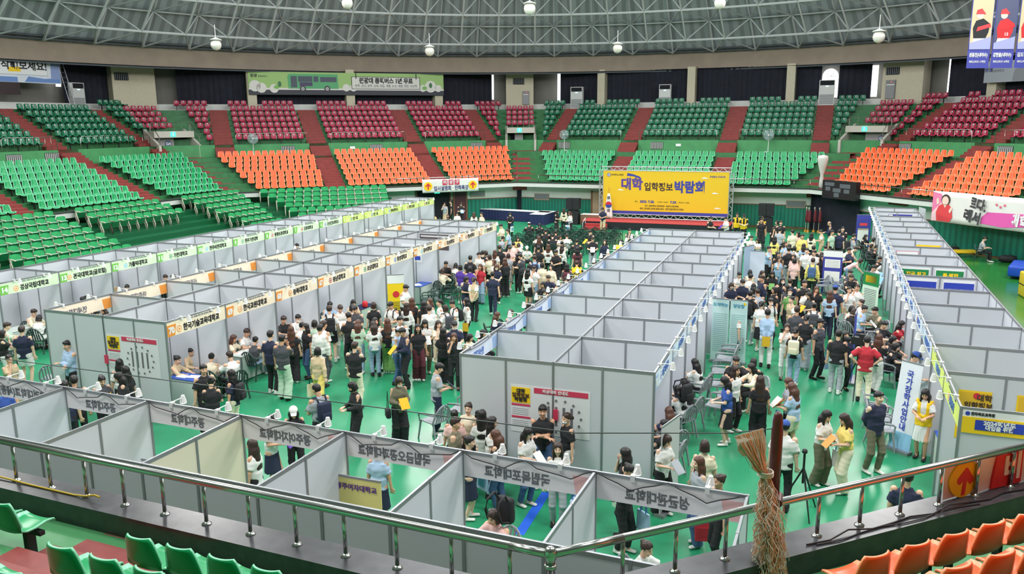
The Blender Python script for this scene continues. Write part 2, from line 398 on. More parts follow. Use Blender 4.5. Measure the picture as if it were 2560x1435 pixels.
# ------------------------------------------------------------------ dome: sheeting and double-layer space frame
RS = 55.2; ZC = 12.75 - 39.0; PH0 = math.radians(45)
def sph(r, ph, az): return (OC.x + r * math.sin(ph) * math.cos(az), OC.y + r * math.sin(ph) * math.sin(az), ZC + r * math.cos(ph))
mb = MB(); rows = []
for j in range(25):
    ph = PH0 * 1.015 * (1 - j / 24); rows.append([(x - OC.x, y - OC.y, z) for x, y, z in [sph(RS + .25, max(ph, .002), 2 * PI * i / 96) for i in range(96)]])
mb.strip(rows, CLAD, True); o = mb.obj('ceiling', CLAD, smooth=True); o.location = OC; struct(o)
NA = 72; DP = math.radians(3.4); mb = MB(); mb2 = MB()
def az(i): return 2 * PI * i / NA + .02
KR = 6
vis = [i for i in range(NA) if -30 < math.degrees(az(i)) < 210]
for i in vis:
    for k in range(KR):
        O = lambda kk, ii: sph(RS, PH0 - DP * kk, az(ii)); I = lambda kk, ii: sph(RS - 2.1, PH0 - DP * kk, az(ii + .5))
        mb.tube([O(k, i), O(k + 1, i)], .095 if k == 0 else .06, 5, cap=False)
        if k: mb.tube([O(k, i), O(k, i + 1)], .06, 5, cap=False)
        kk = k + 1
        mb2.tube([I(kk, i), I(kk, i + 1)], .085, 6, cap=False)
        mb2.tube([I(kk, i), I(kk + 1, i)], .075, 5, cap=False)
        for q in (O(kk - 1, i), O(kk - 1, i + 1)): mb2.tube([I(kk, i), q], .06, 5, cap=False)
        for q in (O(kk, i), O(kk, i + 1)): mb2.tube([I(kk, i), q], .05, 5, cap=False)
struct(mb.obj('ceiling_truss_outer', TRUSS)); struct(mb2.obj('ceiling_truss_inner', TRUSS))
mb = MB()
for z, r in ((12.86, 39.1), (13.05, 38.95)): mb.tube([(OC.x + r * math.cos(a), OC.y + r * math.sin(a), z) for a in [2 * PI * i / 96 for i in range(97)]], .08, 5)
struct(mb.obj('trim_beam_rail', mat('dark_grey_paint', (80, 86, 92), .6)))
# globe lamps hung from the space frame
def ray(u, v):
    d = -BK + R2 * ((u - 1280) / 2020.82) - U2 * ((v - 717.5) / 2020.82); return d
GLOBE = mat('opal_glass', (225, 222, 214), .25)
gm = MB().lathe([(.02, .0), (.22, .08), (.31, .22), (.34, .36), (.31, .5), (.22, .62), (.04, .7)], 20).mesh('globe', GLOBE, True)
hm = MB().lathe([(.36, .64), (.38, .68), (.2, .74), (.06, .8), (.02, .82), (.02, 1.6)], 16).mesh('canopy', PARAPET)
GL = ['leftmost globe lamp, below the truss over the left stand', 'globe lamp high up near the top edge, over the green bus banner', 'globe lamp just above the beige ring beam, right end of the bus banner',
      'globe lamp with a hanging rod, high up near the middle of the roof', 'globe lamp just above the beige ring beam, over the dark green seats', 'globe lamp cut off high up, right of the roof middle', 'globe lamp above the ring beam, left of the hanging player banners']
for (u, v, D), lb in zip([(540, 112, 52), (868, 8, 50), (1074, 128, 58), (1324, 22, 47), (1544, 121, 58), (1800, 8, 48), (2197, 92, 47)], GL):
    d = ray(u, v); p = CAM + d * D; e = empty('globe_lamp', 'white ' + lb, 'lamp', (p.x, p.y, p.z - .36), 'globe lamps under the roof')
    link('globe', gm, e); link('canopy', hm, e)
# ------------------------------------------------------------------ stadium seats
ORANGE = mat('orange_plastic', (244, 92, 40), .32); ORANGE_E = mat('orange_rim_glint_wear', (250, 150, 104), .4)  # paler edge tone paints the rim glint along with worn edges
GREENS = mat('green_plastic', (10, 150, 88), .3); GREENS_E = mat('green_rim_glint_wear', (120, 200, 160), .4)  # pale rim colour holds a painted highlight plus edge wear
MAROON = mat('maroon_plastic', (168, 34, 70), .3); DKGREEN = mat('deep_green_plastic', (22, 116, 82), .3)
PLATE = mat('seat_number_plate', (206, 206, 206), .5)
def shell(w0, w1, dep, bh, crv, edge, body, num=False):
    """one-piece bucket shell: lip, pan, bend and back, with a rolled edge"""
    prof = [(.0, .385, .92), (.02, .415, .98), (.1, .425, 1), (.22, .405, 1), (.32, .41, 1), (.385, .44, 1), (.41, .52, .99), (.425, .62, .96), (.44, .70, .92), (.45, .42 + bh - .03, .84), (.455, .42 + bh, .74)]
    n = 9; top = []; bot = []
    for y, z, ww in prof:
        wv = w0 * ww if z < .5 else (w0 + (w1 - w0) * (z - .44) / bh) * ww / .95
        a = []; b = []
        for i in range(n):
            u = -1 + 2 * i / (n - 1); lift = crv * (abs(u) ** 2.5)
            yy = y * dep / .42; zz = z
            if z < .5: zz += lift
            else: yy -= lift * 1.3
            a.append((u * wv / 2, yy, zz)); b.append((u * wv / 2, yy + (.022 if z > .46 else 0), zz - (.022 if z <= .46 else .004)))
        top.append(a); bot.append(b)
    mb = MB(); L = len(top)
    vs = [p for r in top for p in r] + [p for r in bot for p in r]; o = L * n
    fT = []; fE = []
    for i in range(L - 1):
        for k in range(n - 1):
            q = (i * n + k, i * n + k + 1, (i + 1) * n + k + 1, (i + 1) * n + k)
            (fE if k in (0, n - 2) and edge else fT).append(q); fT.append((q[0] + o, q[3] + o, q[2] + o, q[1] + o))
        fE.append((i * n, (i + 1) * n, (i + 1) * n + o, i * n + o)); fE.append((i * n + n - 1, i * n + n - 1 + o, (i + 1) * n + n - 1 + o, (i + 1) * n + n - 1))
    for k in range(n - 1):
        fE.append((k, k + o, k + 1 + o, k + 1)); e = (L - 1) * n; fE.append((e + k, e + k + 1, e + k + 1 + o, e + k + o))
    k0 = mb.mi(body); mb.v += vs
    for q in fT: mb.f.append(q); mb.m.append(k0)
    k1 = mb.mi(edge) if edge else k0
    for q in fE: mb.f.append(q); mb.m.append(k1)
    if num: mb.box(-.05, .05, .385, .395, .6, .72, PLATE)
    return mb
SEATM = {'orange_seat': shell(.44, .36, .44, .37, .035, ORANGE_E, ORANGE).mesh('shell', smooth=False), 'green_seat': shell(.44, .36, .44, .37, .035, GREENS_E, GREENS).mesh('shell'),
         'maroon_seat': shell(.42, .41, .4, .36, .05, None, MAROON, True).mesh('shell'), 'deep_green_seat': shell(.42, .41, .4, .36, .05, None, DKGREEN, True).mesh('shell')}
for me in SEATM.values(): me.polygons.foreach_set('use_smooth', [True] * len(me.polygons))
WORDS = {'orange_seat': 'orange seat', 'green_seat': 'green seat', 'maroon_seat': 'maroon seat', 'deep_green_seat': 'deep green seat', 'folding_armchair': 'green folding armchair'}
SEATS = {k: [] for k in WORDS}; RAILS = []
def row(kind, s, off, z, t0, t1, k, blk, pitch=.505, lo=None, legs=True, corner=None):
    n = int((t1 - t0) / pitch + .15)
    if n < 1: return
    st = (t0 + t1) / 2 - (n - 1) * pitch / 2
    for i in range(n):
        t = st + i * pitch
        if corner:
            c, d, T = corner; q = c + d * off + T * t; M = frame((q.x, q.y, z), -T)
        else: M = seatM(s, off, t, z)
        SEATS[kind].append((M, n - i, k, blk))
    if legs:
        if corner: c, d, T = corner; q = c + d * (off + .2) + T * ((t0 + t1) / 2); M = frame((q.x, q.y, z), -T)
        else: M = seatM(s, off + .2, (t0 + t1) / 2, z)
        RAILS.append((M, n * pitch, k, blk, kind))
def block(kind, s, blk, ta, tb, ks=range(7), mid=True):
    """ta, tb: functions of the row giving the two ends (tb is the viewer's left)"""
    for k in ks:
        f = lambda x: x[0] + (x[1] - x[0]) * k / 6 if isinstance(x, tuple) else x
        off, z = (MO + MD * k, MT(k)) if mid else (UO + UD * k, UT(k))
        row(kind, s, off, z, f(ta), f(tb), k, blk)
def upper(kind, s, blk, ta, tb, top=None):
    block(kind, s, blk, ta, tb, range(6), False)
    for (a, b) in (top or []): row(kind, s, UO + UD * 6, UT(6), a, b, 6, blk)
block('green_seat', 'F', 'left of the stage backdrop', 4.5, (8.7, 11.2), range(6)); block('green_seat', 'F', 'behind the stage backdrop', -3.05, 3.1, range(6)); block('green_seat', 'F', 'right of the stage backdrop', (-8.8, -11), -4.42, range(6))
block('orange_seat', 'FL', 'beside gate G4 behind the bleachers', 4.55, (9.42, 11.44)); block('orange_seat', 'FL', 'in the middle behind the bleachers', -3.13, 3.1); block('orange_seat', 'FL', 'behind the exit banner', (-9.5, -11.25), -4.5)
block('green_seat', 'L', 'on the left stand near gate G4', (-10.3, -12.2), (-5.4, -5.1)); block('green_seat', 'L', 'in the middle of the left stand', -3.7, 3.2); block('green_seat', 'L', 'at the left edge of view', 4.5, 8)
block('orange_seat', 'FR', 'right of the scoreboard', 4.43, (9.3, 11.6)); block('orange_seat', 'FR', 'above the pink and white banner', -3, 3.2)
upper('deep_green_seat', 'F', 'upper tier left of the fan', 4.93, 10.35, [(8.95, 10.4), (4.9, 7.9)]); upper('deep_green_seat', 'F', 'upper tier over the stage', -2.7, 3.5, [(1.1, 3.6), (-2.7, -.2)])
upper('deep_green_seat', 'F', 'upper tier beside the right fan', -9.45, -4.2, [(-6.8, -4.1), (-9.5, -7.9)]); upper('deep_green_seat', 'F', 'upper corner by gate G6', (-11.35, -12.8), -10.75, [(-13.2, -10.8)]); upper('deep_green_seat', 'F', 'upper corner right of the middle gate', 11.6, (12.1, 13.7), [(11.5, 13.9)])
upper('maroon_seat', 'FL', 'upper tier under the bus picture', 4.52, 9.9, [(4.5, 7.4), (8.3, 9.9)]); upper('maroon_seat', 'FL', 'upper tier under the bus banner words', -3.2, 3.0, [(.3, 2.9), (-3.1, -.6)])
upper('maroon_seat', 'FL', 'upper tier right of the bus banner', -9.9, -4.65, [(-7.5, -4.6), (-9.9, -8.4)]); upper('maroon_seat', 'FL', 'upper corner left of the middle gate', (-11.8, -13.2), -11.2, [(-13.7, -11.2)]); upper('maroon_seat', 'FL', 'upper corner right of gate G4', 11.35, (11.8, 13.4), [(11.3, 13.9)])
upper('maroon_seat', 'FR', 'upper tier right of gate G6', 4.7, 10.35, [(4.7, 8.5), (9.4, 10.4)]); upper('maroon_seat', 'FR', 'upper tier at the right edge', -2.1, 3.35, [(-2, 3.3)]); upper('maroon_seat', 'FR', 'upper corner beside gate G6', 11.8, (12.3, 13.9), [(11.8, 14.2)])
upper('deep_green_seat', 'L', 'upper left tier above the railing', -11, -5.3, []); upper('deep_green_seat', 'L', 'upper corner left of gate G4', (-13, -14.2), -12.3, [(-15, -12.3)]); upper('deep_green_seat', 'L', 'upper tier at the left edge', -3.8, 2.5)
for s1, sh, nm in (('F', -.35, 'over the middle gate'), ('FL', -.5, 'over gate G4'), ('FR', .3, 'over gate G6')):
    d = cornerdir(s1); T = Vector((-d.y, d.x, 0))
    for k in (2, 3, 4, 5):
        o = UO + UD * k; c = A(s1, o, tc(s1, o, 1), 0) + T * sh; row('maroon_seat', None, 0, UT(k), -1.28, 1.28, k, nm, corner=(c, d, T))
# near seats the camera looks over
for k in range(3):
    row('green_seat', 'N', MO + MD * k, MT(k), 5.85, 9.6, k, 'in the near stand right of the red steps'); 
row('green_seat', 'N', MO, MT(0), 2.5, 4.52, 0, 'in the near stand left of the red steps')
for k in range(3): row('orange_seat', 'NR', MO + MD * k, MT(k), -8.9, -3.1, k, 'in the near right stand')
# folding armchairs on the pull-out bleachers
BZ = lambda j: 2.1 - .24 * j
BOF = lambda j: -.2 - .85 * j
def bleach(s, j, ta, tb, blk): row('folding_armchair', s, BOF(j) - .5, BZ(j), ta, tb, j, blk, .565, legs=False)
for j in range(7): bleach('FL', j, .6 + .1 * j, 9.2 - .37 * j, 'on the bleachers behind the booths')
for j in range(7): bleach('L', j, -10.2 + .37 * j, -5.15, 'on the left bleachers nearest the corner')
for j in range(3): bleach('L', j, -3.4, 2.2, 'left bleachers above the bare platform')
for j in range(8): bleach('L', j, 3.35, 9.2, 'on the bleachers at the left edge of view')
# the bleacher platforms
PLAT = mat('dark_green_platform', (26, 92, 58), .22, noise=.2, nscale=2, rgb2=(150, 180, 160), thr=.74)
for s, a0, a1 in (('FL', .45, 9.9), ('L', -11.2, 10.5)):
    for j in range(9):
        mb = MB(); o1 = BOF(j) + .2; o0 = BOF(j) - .65; q = [(o0, a1 - (.37 * j if s == 'FL' else 0)), (o0, a0 + (.37 * j if s == 'L' else 0)), (o1, a0 + (.37 * j if s == 'L' else 0)), (o1, a1 - (.37 * j if s == 'FL' else 0))]
        mb.hexa([tuple(A(s, o, t, z)) for z in (max(0, BZ(j) - .24), BZ(j)) for o, t in q])
        ob = mb.obj('bleacher_platform', PLAT); struct(ob)
    mb = MB(); mb.hexa([tuple(A(s, o, t, z)) for z in (0, BZ(0) - .02) for o, t in ((-.64, a1), (-.64, a0), (1.25, a0), (1.25, a1))]); struct(mb.obj('bleacher_platform', PLAT))
# armchair parts
PADG = mat('green_seat_fabric', (44, 166, 98), .75, noise=.06, nscale=20); FRAMEW = mat('cream_cast_frame', (196, 190, 172), .45); PANG = mat('green_seat_shell', (16, 112, 66), .4)
def rbox(mb, x0, x1, y0, y1, z0, z1, r, m=None, n=3):
    """softened box: stacked rounded-rectangle loops"""
    loops = []
    for z, ins in [(z0, r), (z0 + r * .4, r * .2), (z0 + r, 0), (z1 - r, 0), (z1 - r * .4, r * .2), (z1, r)]:
        L = []
        for cx, cy, a0 in ((x1 - r, y1 - r, 0), (x0 + r, y1 - r, 90), (x0 + r, y0 + r, 180), (x1 - r, y0 + r, 270)):
            for i in range(n + 1):
                a = math.radians(a0 + 90 * i / n); L.append((cx + (r - ins * .9) * math.cos(a), cy + (r - ins * .9) * math.sin(a), z))
        loops.append(L)
    mb.strip(loops, m, True); k = len(loops[0]); o = len(mb.v)
    mb.add(loops[0], [tuple(range(k))[::-1]], m); mb.add(loops[-1], [tuple(range(k))], m); return mb
bk = MB(); rows_ = []
for z, wv, y in [(.40, .40, .40), (.43, .45, .405), (.55, .49, .43), (.7, .5, .45), (.8, .48, .46), (.85, .42, .47), (.865, .34, .475)]:
    rows_.append([(x * wv / 2, y + .05 * (1 - x * x) * 1 - .05, z) for x in [-1, -.8, -.4, 0, .4, .8, 1]])
bk.strip(rows_); bk.strip([[(x, y + .05, z) for x, y, z in r[::-1]] for r in rows_])
e0 = [r[0] for r in rows_]; e1 = [r[-1] for r in rows_]
bk.strip([[(x, y + .05, z), (x, y, z)] for x, y, z in e0]); bk.strip([[(x, y, z), (x, y + .05, z)] for x, y, z in e1]); bk.strip([[(x, y + .05, z) for x, y, z in rows_[-1]], [(x, y, z) for x, y, z in rows_[-1]]])
AC_BACK = bk.mesh('backrest', PADG, True)
sp = MB(); sp.hexa([(-.22, .36, .33), (.22, .36, .33), (.22, .4, .33), (-.22, .4, .33), (-.23, .22, .66 - .04), (.23, .22, .66 - .04), (.23, .28, .66), (-.23, .28, .66)]); AC_SEAT = sp.mesh('seat', PANG)
fr = MB()
for sx in (-.28,):
    fr.tube([(sx, .42, .7), (sx, .3, .69), (sx, .1, .67), (sx, .03, .64)], [.022, .03, .03, .02], 7)
    fr.tube([(sx, .36, .66), (sx, .3, .45), (sx, .2, .22), (sx, .24, .0)], [.028, .03, .026, .035], 7); fr.tube([(sx, .28, .0), (sx, .38, .3), (sx, .4, .5)], .018, 6)
    for i in range(4): fr.tube([(sx, .22 + .01 * i, .1 + .08 * i), (sx, .34, .14 + .1 * i)], .01, 5)
AC_ARM = fr.mesh('arm_frame', FRAMEW, True)
SINGLES = {'folding_armchair': (AC_BACK, AC_SEAT, AC_ARM)}
def joined(items, meshes, name, mats):
    """one object out of many placed copies of the same meshes"""
    V = []; F = []; MI = []; base = 0
    for me in meshes:
        n = len(me.vertices); a = np.empty(n * 3); me.vertices.foreach_get('co', a); a = np.c_[a.reshape(-1, 3), np.ones(n)]
        fs = [tuple(p.vertices) for p in me.polygons]; mi = [p.material_index for p in me.polygons]; off = [mats.index(x) for x in me.materials]
        for M in items:
            V.append((a @ np.array(M).T)[:, :3]); F += [tuple(i + base for i in f) for f in fs]; MI += [off[i] for i in mi]; base += n
    me = bpy.data.meshes.new(name); me.from_pydata(np.concatenate(V).tolist(), [], F)
    for m in mats: me.materials.append(m)
    me.polygons.foreach_set('material_index', MI); me.polygons.foreach_set('use_smooth', [True] * len(MI)); me.update(); return link(name, me)
ROWN = {'folding_armchair': 'row from the top'}
postm = MB().box(-.025, .025, .12, .2, 0, .38).mesh('post', BLACKM)
for kind, L in SEATS.items():
    L.sort(key=lambda q: (q[0].translation - CAM).length)
    for n, (M, i, k, blk) in enumerate(L[:298]):
        lb = '%s, %s from left, %s %s %s' % (WORDS[kind], ORD[min(i, len(ORD)) - 1], ORD[k], 'row down' if kind == 'folding_armchair' else 'row', blk)
        grp = WORDS[kind] + 's ' + blk
        if kind == 'folding_armchair':
            e = empty(kind, lb, 'seat', M, grp); link('backrest', AC_BACK, e); link('seat', AC_SEAT, e); link('armrest', AC_ARM, e)
            if i == 1: link('armrest', AC_ARM, e, (.565, 0, 0))
        else:
            o = link(kind, SEATM[kind]); o.matrix_world = M; tag(o, lb, 'seat', grp)
            if blk.startswith('in the near') and n < 60 and i % 2: link('post', postm, o)
    rest = [q[0] for q in L[298:]]
    if rest:
        ms = (AC_BACK, AC_SEAT, AC_ARM) if kind == 'folding_armchair' else (SEATM[kind],)
        mats = list({m.name: m for me in ms for m in me.materials}.values())
        tag(joined(rest, ms, kind + '_mass', mats), 'the farther rows of ' + WORDS[kind] + 's', 'seats', kind='stuff')
# black bars that carry each row of seats
bar = MB().box(-.5, .5, -.03, .03, .33, .38).mesh('bar', BLACKM); leg = MB().box(-.03, .03, -.03, .03, 0, .33).mesh('leg', BLACKM)
for M, Lw, k, blk, kind in RAILS:
    if (M.translation - CAM).length > 75: continue
    near = blk.startswith('in the near')
    e = empty('seat_rail', 'black steel bar under the %s row of %s seats %s' % (ORD[k], kind.split('_seat')[0].replace('_', ' '), blk), 'seat rail', M, 'bars carrying the seat rows')
    link('bar', bar, e, Matrix.Diagonal((Lw, 1, 1, 1)))
    n = max(2, int(Lw / 1.05))
    for i in range(n): link('leg', leg, e, (-Lw / 2 + .25 + (Lw - .5) * i / (n - 1), 0, 0))
# ------------------------------------------------------------------ exhibition booths
PANEL = mat('white_laminate_panel', (206, 209, 216), .45, noise=.015, nscale=1); CREAMP = mat('cream_laminate_panel', (222, 218, 192), .45)
BH = 2.54
WIRE = mat('black_cable', (30, 30, 32), .5)
LAMPW = mat('white_lamp_housing', (225, 225, 225), .4)
lampm = MB().tube([(0, 0, BH - .02), (0, -.06, BH + .02), (0, -.24, BH + .02)], .009, 6).lathe([(.03, .1), (.04, .06), (.055, 0), (.06, -.03)], 10, (0, -.26, BH - .04)).box(-.03, .03, -.05, .03, BH - .07, BH + .02).mesh('housing', LAMPW, False)
bulbm = MB().lathe([(.055, -.031), (.05, -.04), (.02, -.05)], 10, (0, -.26, BH - .04)).mesh('bulb', LAMPG)
def parts(dep, half):
    P = {}; n = 2; pw = dep / n
    P['post'] = MB().box(-.02, .02, -.02, .02, 0, BH).mesh('post', ALU)
    P['side'] = MB().box(-.009, .009, .02, pw - .02, .03, BH - .05).mesh('side_panel', PANEL)
    P['side_c'] = MB().box(-.009, .009, .02, pw - .02, .03, BH - .05).mesh('side_panel', CREAMP)
    P['srail'] = MB().box(-.016, .016, .02, dep - .02, BH - .06, BH - .003).mesh('side_rail', ALU)
    P['back'] = MB().box(.02, half - .02, dep - .009, dep + .009, .03, BH - .05).mesh('back_panel', PANEL)
    P['back_c'] = MB().box(.02, half - .02, dep - .009, dep + .009, .03, BH - .05).mesh('back_panel', CREAMP)
    P['brail'] = MB().box(.02, 2 * half - .02, dep - .016, dep + .016, BH - .06, BH - .003).mesh('back_rail', ALU)
    P['frail'] = MB().box(.02, 2 * half - .02, -.016, .016, BH - .045, BH - .003).mesh('front_rail', ALU)
    return P
def fascia_mats(kind):
    d = dict(green=((222, 238, 206), (124, 196, 84)), orange=((248, 232, 208), (240, 152, 62)), lime=((226, 236, 150), (206, 222, 90)), pink=((240, 232, 236), (240, 186, 186)), blue=((222, 232, 248), (160, 190, 232)), yellow=((226, 240, 120), (190, 210, 60)))[kind]
    return mat('sign_print_' + kind, d[0], .5, noise=.03, nscale=2), mat('sign_tag_' + kind, d[1], .5)
LOGOC = [mat('logo_blue', (86, 120, 190), .5), mat('logo_red', (190, 70, 74), .5), mat('logo_sky', (120, 190, 210), .5), mat('logo_green', (70, 150, 90), .5), mat('logo_orange', (240, 160, 70), .5)]
WMM = {}
def booth_row(org, al, pitch, dep, n, style, labels, names, nums, back=True, cream=(), see_through=False, text_m=None, nolamp=(), nofascia=(), endcap=True, group=None, slogan=True):
    al = Vector((al[0], al[1], 0)).normalized(); P = parts(dep, pitch / 2); F, TG = fascia_mats(style) if isinstance(style, str) else (None, None); out = []
    for i in range(n):
        o = Vector(org) + al * pitch * i; M = frame((o.x, o.y, 0), al); st = style if isinstance(style, str) else style(i); F, TG = fascia_mats(st)
        e = empty('exhibition_booth', labels(i), 'booth', M, group); out.append(e); c = '_c' if i in cream else ''
        sides = [0, pitch] if (i == n - 1 and endcap) else [0]
        for x in sides:
            for k in range(2): link('side_panel', P['side' + c], e, (x, k * dep / 2, 0))
            for y in (0, dep / 2, dep): link('post', P['post'], e, (x, y, 0))
            link('top_rail', P['srail'], e, (x, 0, 0))
        if back:
            for k in range(2): link('back_panel', P['back'], e, (k * pitch / 2, 0, 0))
            link('post', P['post'], e, (pitch / 2, dep, 0)); link('top_rail', P['brail'], e)
        link('top_rail', P['frail'], e)
        if i in nofascia: continue
        fo = link('fascia', MB().box(.022, pitch - .022, -.012, .008, BH - .4, BH - .045).mesh('fascia', F), e)
        zc = BH - .24; T0 = -.013
        if nums(i):
            link('number_plate', MB().prism([(.03, BH - .395), (.27, BH - .395), (.32, BH - .115), (.03, BH - .115)], T0 - .004, .012 if see_through else T0 + .002, TG, lambda x, y, z: (x, z, y)).mesh('number_plate', TG), fo)
            letter(fo, nums(i), .21, WHITE if not see_through else mat('pale_print', (250, 240, 240), .5), (.165, T0 - .006, BH - .262), bold=.012, width=.19 if len(nums(i)) > 1 else .09, depth=.004)
        nm = names(i)
        if nm:
            wd = min(pitch - .75, .135 * len(nm) + .05)
            letter(fo, nm, .19, text_m or INK, (.56 + (pitch - .62) / 2 - .1, (T0 - .004 if not see_through else -.001), zc - .035), bold=.006, width=wd, depth=.003 if not see_through else .014)
            lc = LOGOC[(i * 7 + len(nm)) % 5]; lx = .56 + (pitch - .62) / 2 - .1 - wd / 2 - .14
            lg = MB().lathe([(.085, -.018 if see_through else -.005), (.085, .012 if see_through else .002)], 18, (lx, T0 + .003, zc - .03), axis='y').lathe([(.055, -.02 if see_through else -.007), (.055, .014 if see_through else 0)], 14, (lx, T0 + .003, zc - .03), F, axis='y')
            lg.mats[0:0] = []; link('logo', lg.mesh('logo', lc), fo) if False else None
            mb = MB().lathe([(.085, -.019 if see_through else -.005), (.085, .013 if see_through else .002)], 18, (lx, T0 + .003, zc - .03), lc, axis='y').lathe([(.06, -.021 if see_through else -.007), (.06, .015 if see_through else 0)], 14, (lx, T0 + .003, zc - .03), WHITE, axis='y').lathe([(.035, -.023 if see_through else -.009), (.035, .017 if see_through else 0)], 10, (lx, T0 + .003, zc - .03), lc, axis='y')
            link('logo', mb.mesh('logo'), fo)
        if slogan: letter(fo, '2024학년도 대입을 위한 대학 입학정보 박람회', .05, mat('slate_print', (96, 112, 140), .6), (1.15, T0 - .004, BH - .085), width=.9, depth=.002)
        if i not in nolamp:
            for x in (pitch * .25, pitch * .74):
                l = link('spotlight', lampm, e, (x, 0, 0)); link('bulb', bulbm, l)
    return out
# island with orange signs (two back-to-back rows)
ab = -.0219; ca, sa = math.cos(ab), math.sin(ab); BX, BY = -11.825, .265
acr = Vector((ca, sa, 0)); alo = Vector((-sa, ca, 0)); B0 = Vector((BX, BY, 0)); PB = 2.083
nmB = ['한국기술교육대학교', '한국교원대학교', '충북대학교', '충남대학교', '초당대학교', '중앙대학교', '중부대학교', '조선대학교', '전남대학교', '인천대학교']
booth_row(B0 + acr * 4, alo, PB, 2, 10, 'orange', lambda i: 'white open-top booth under the orange sign numbered %d' % (70 - i), lambda i: nmB[i], lambda i: str(70 - i), group='booths with orange signs')
nmB2 = ['서원대학교', '성신여자대학교', '세종대학교', '수원대학교', '숙명여자대학교', '순천대학교', '순천향대학교', '신라대학교', '아주대학교', '연세대학교']
booth_row(B0 + alo * PB * 10, -alo, PB, 2, 10, 'orange', lambda i: 'white booth backing onto orange-signed booth %d, its own sign seen from behind' % (61 + i), lambda i: nmB2[i], lambda i: str(51 + i), back=False, see_through=True, text_m=GREYINK, group='booths behind the orange-signed row')
# far left row with green signs
nmA = ['경상국립대학교', '건국대학교(글로컬)', '가톨릭대학교', '가천대학교', '전주비전대학교', '전주기전대학', '원광보건대학교', '군장대학교', '군산간호대학교', '안 내', '안 내', '전북진학지도', '진학 상담', '안 내']
A0 = Vector((-16.33, .35, 0)); alA = Vector((.0195, 1, 0)).normalized()
booth_row(A0, alA, 2.083, 2, 15, lambda i: 'green' if i < 10 else 'lime', lambda i: 'white booth under the pale green sign numbered %d, against the bleachers' % (15 - i) if i < 10 else 'white booth under a lime sign in the far left row, %s from its far end' % ORD[14 - i],
          lambda i: nmA[i - 1] if i else '고려대학교', lambda i: str(15 - i), group='booths of the far left row')
# central island
booth_row((4, 0, 0), (0, 1), 2.069, 2, 10, 'blue', lambda i: 'white open-top booth on the right side of the central island, %s from its near end' % ORD[i], lambda i: ['대구대학교', '동국대학교', '동아대학교', '명지대학교', '목원대학교', '부경대학교', '부산대학교', '상명대학교', '서강대학교', '서경대학교'][i], lambda i: str(36 + i), text_m=LOGOC[0], group='booths of the central island')
booth_row((0, 20.69, 0), (0, -1), 2.069, 2, 10, 'blue', lambda i: 'white open-top booth on the left side of the central island, %s from its near end' % ORD[9 - i], lambda i: ['한밭대학교', '한서대학교', '한신대학교', '호남대학교', '호서대학교', '홍익대학교', '한남대학교', '한림대학교', '한양대학교', '한성대학교'][i], lambda i: str(71 + i), back=False, see_through=True, text_m=LOGOC[0], group='booths of the central island')
# right-hand row, open to the left
ad = -.0219; D0 = Vector((9.106, -.222, 0)); alD = Vector((-math.sin(ad), math.cos(ad), 0)); ND = 16; PD = 2.0696
booth_row(D0 + alD * PD * ND, -alD, PD, 2, ND, lambda i: 'yellow' if i >= ND - 2 else 'blue', lambda i: 'white booth of the right-hand row beside the green sports floor, %s from its near end' % ORD[ND - 1 - i], lambda i: ['군산대학교', '우석대학교', '전주대학교', '예수대학교', '원광대학교', '한일장신대학교', '전주교육대학교', '호원대학교'][i % 8] if i < ND - 2 else '종합안내', lambda i: str(99 - i) if i < ND - 2 else '', text_m=LOGOC[0], group='booths of the right-hand row')
# nearest row, seen from behind: signs read in reverse through the cloth
ae = -.0353; ce, se = math.cos(ae), math.sin(ae); E0 = Vector((-4.025, -6.416, 0)); xE = Vector((ce, se, 0)); yE = Vector((-se, ce, 0)); PE = 2.0
nmE = ['성균관대학교', '국립목포대학교', '국립금오공과대학교', '광주여자대학교', '광주대학교', '공주대학교', '고려대학교(세종)', '고려대학교', '경희대학교']
booth_row(E0 + yE * 2.053 + xE * 10, -xE, PE, 2.053, 9, 'pink', lambda i: 'foreground booth seen from behind, %s' % ['rightmost, with a crescent emblem on its sign', 'second from the right, under the green round emblem', 'third from the right, with a yellow roll-up banner', 'cream-panelled, with a pale blue emblem', 'fifth from the right, left of the cream booth', 'sixth from the right, with a blue ring emblem', 'seventh from the right, at the left edge', 'eighth from the right, cut by the left edge', 'ninth from the right, beyond the left edge'][i], lambda i: nmE[i], lambda i: str(25 - i), cream=(4,), see_through=True, text_m=GREYINK, group='foreground booths')
# cables slung along the sign tops of the nearest row and of the central island's left side
def cable(name, pts, label, m=WIRE, r=.008): o = MB().tube(pts, r, 5).obj(name, m); tag(o, label, 'cable'); return o
for i in range(7):
    pts = []
    for k in range(13):
        t = k / 12; p = E0 + yE * (2.053 - .04) + xE * (10 - PE * (i + t)); sag = .14 * math.sin(PI * ((t * 2) % 1)) * (1 + .4 * ((i + k) % 3 == 0))
        pts.append((p.x, p.y, BH + .005 - sag))
    cable('power_cable', pts, 'black power cable sagging behind the sign of the foreground booth, %s from right' % ORD[i])
for i in range(9):
    pts = []
    for k in range(9):
        t = k / 8; pts.append((.05, 2.069 * (i + t), BH + .01 - .16 * math.sin(PI * t) * (.5 + .5 * ((i * 3) % 2))))
    cable('power_cable', pts, 'black cable slung behind the left-hand signs of the central island, %s span' % ORD[i])
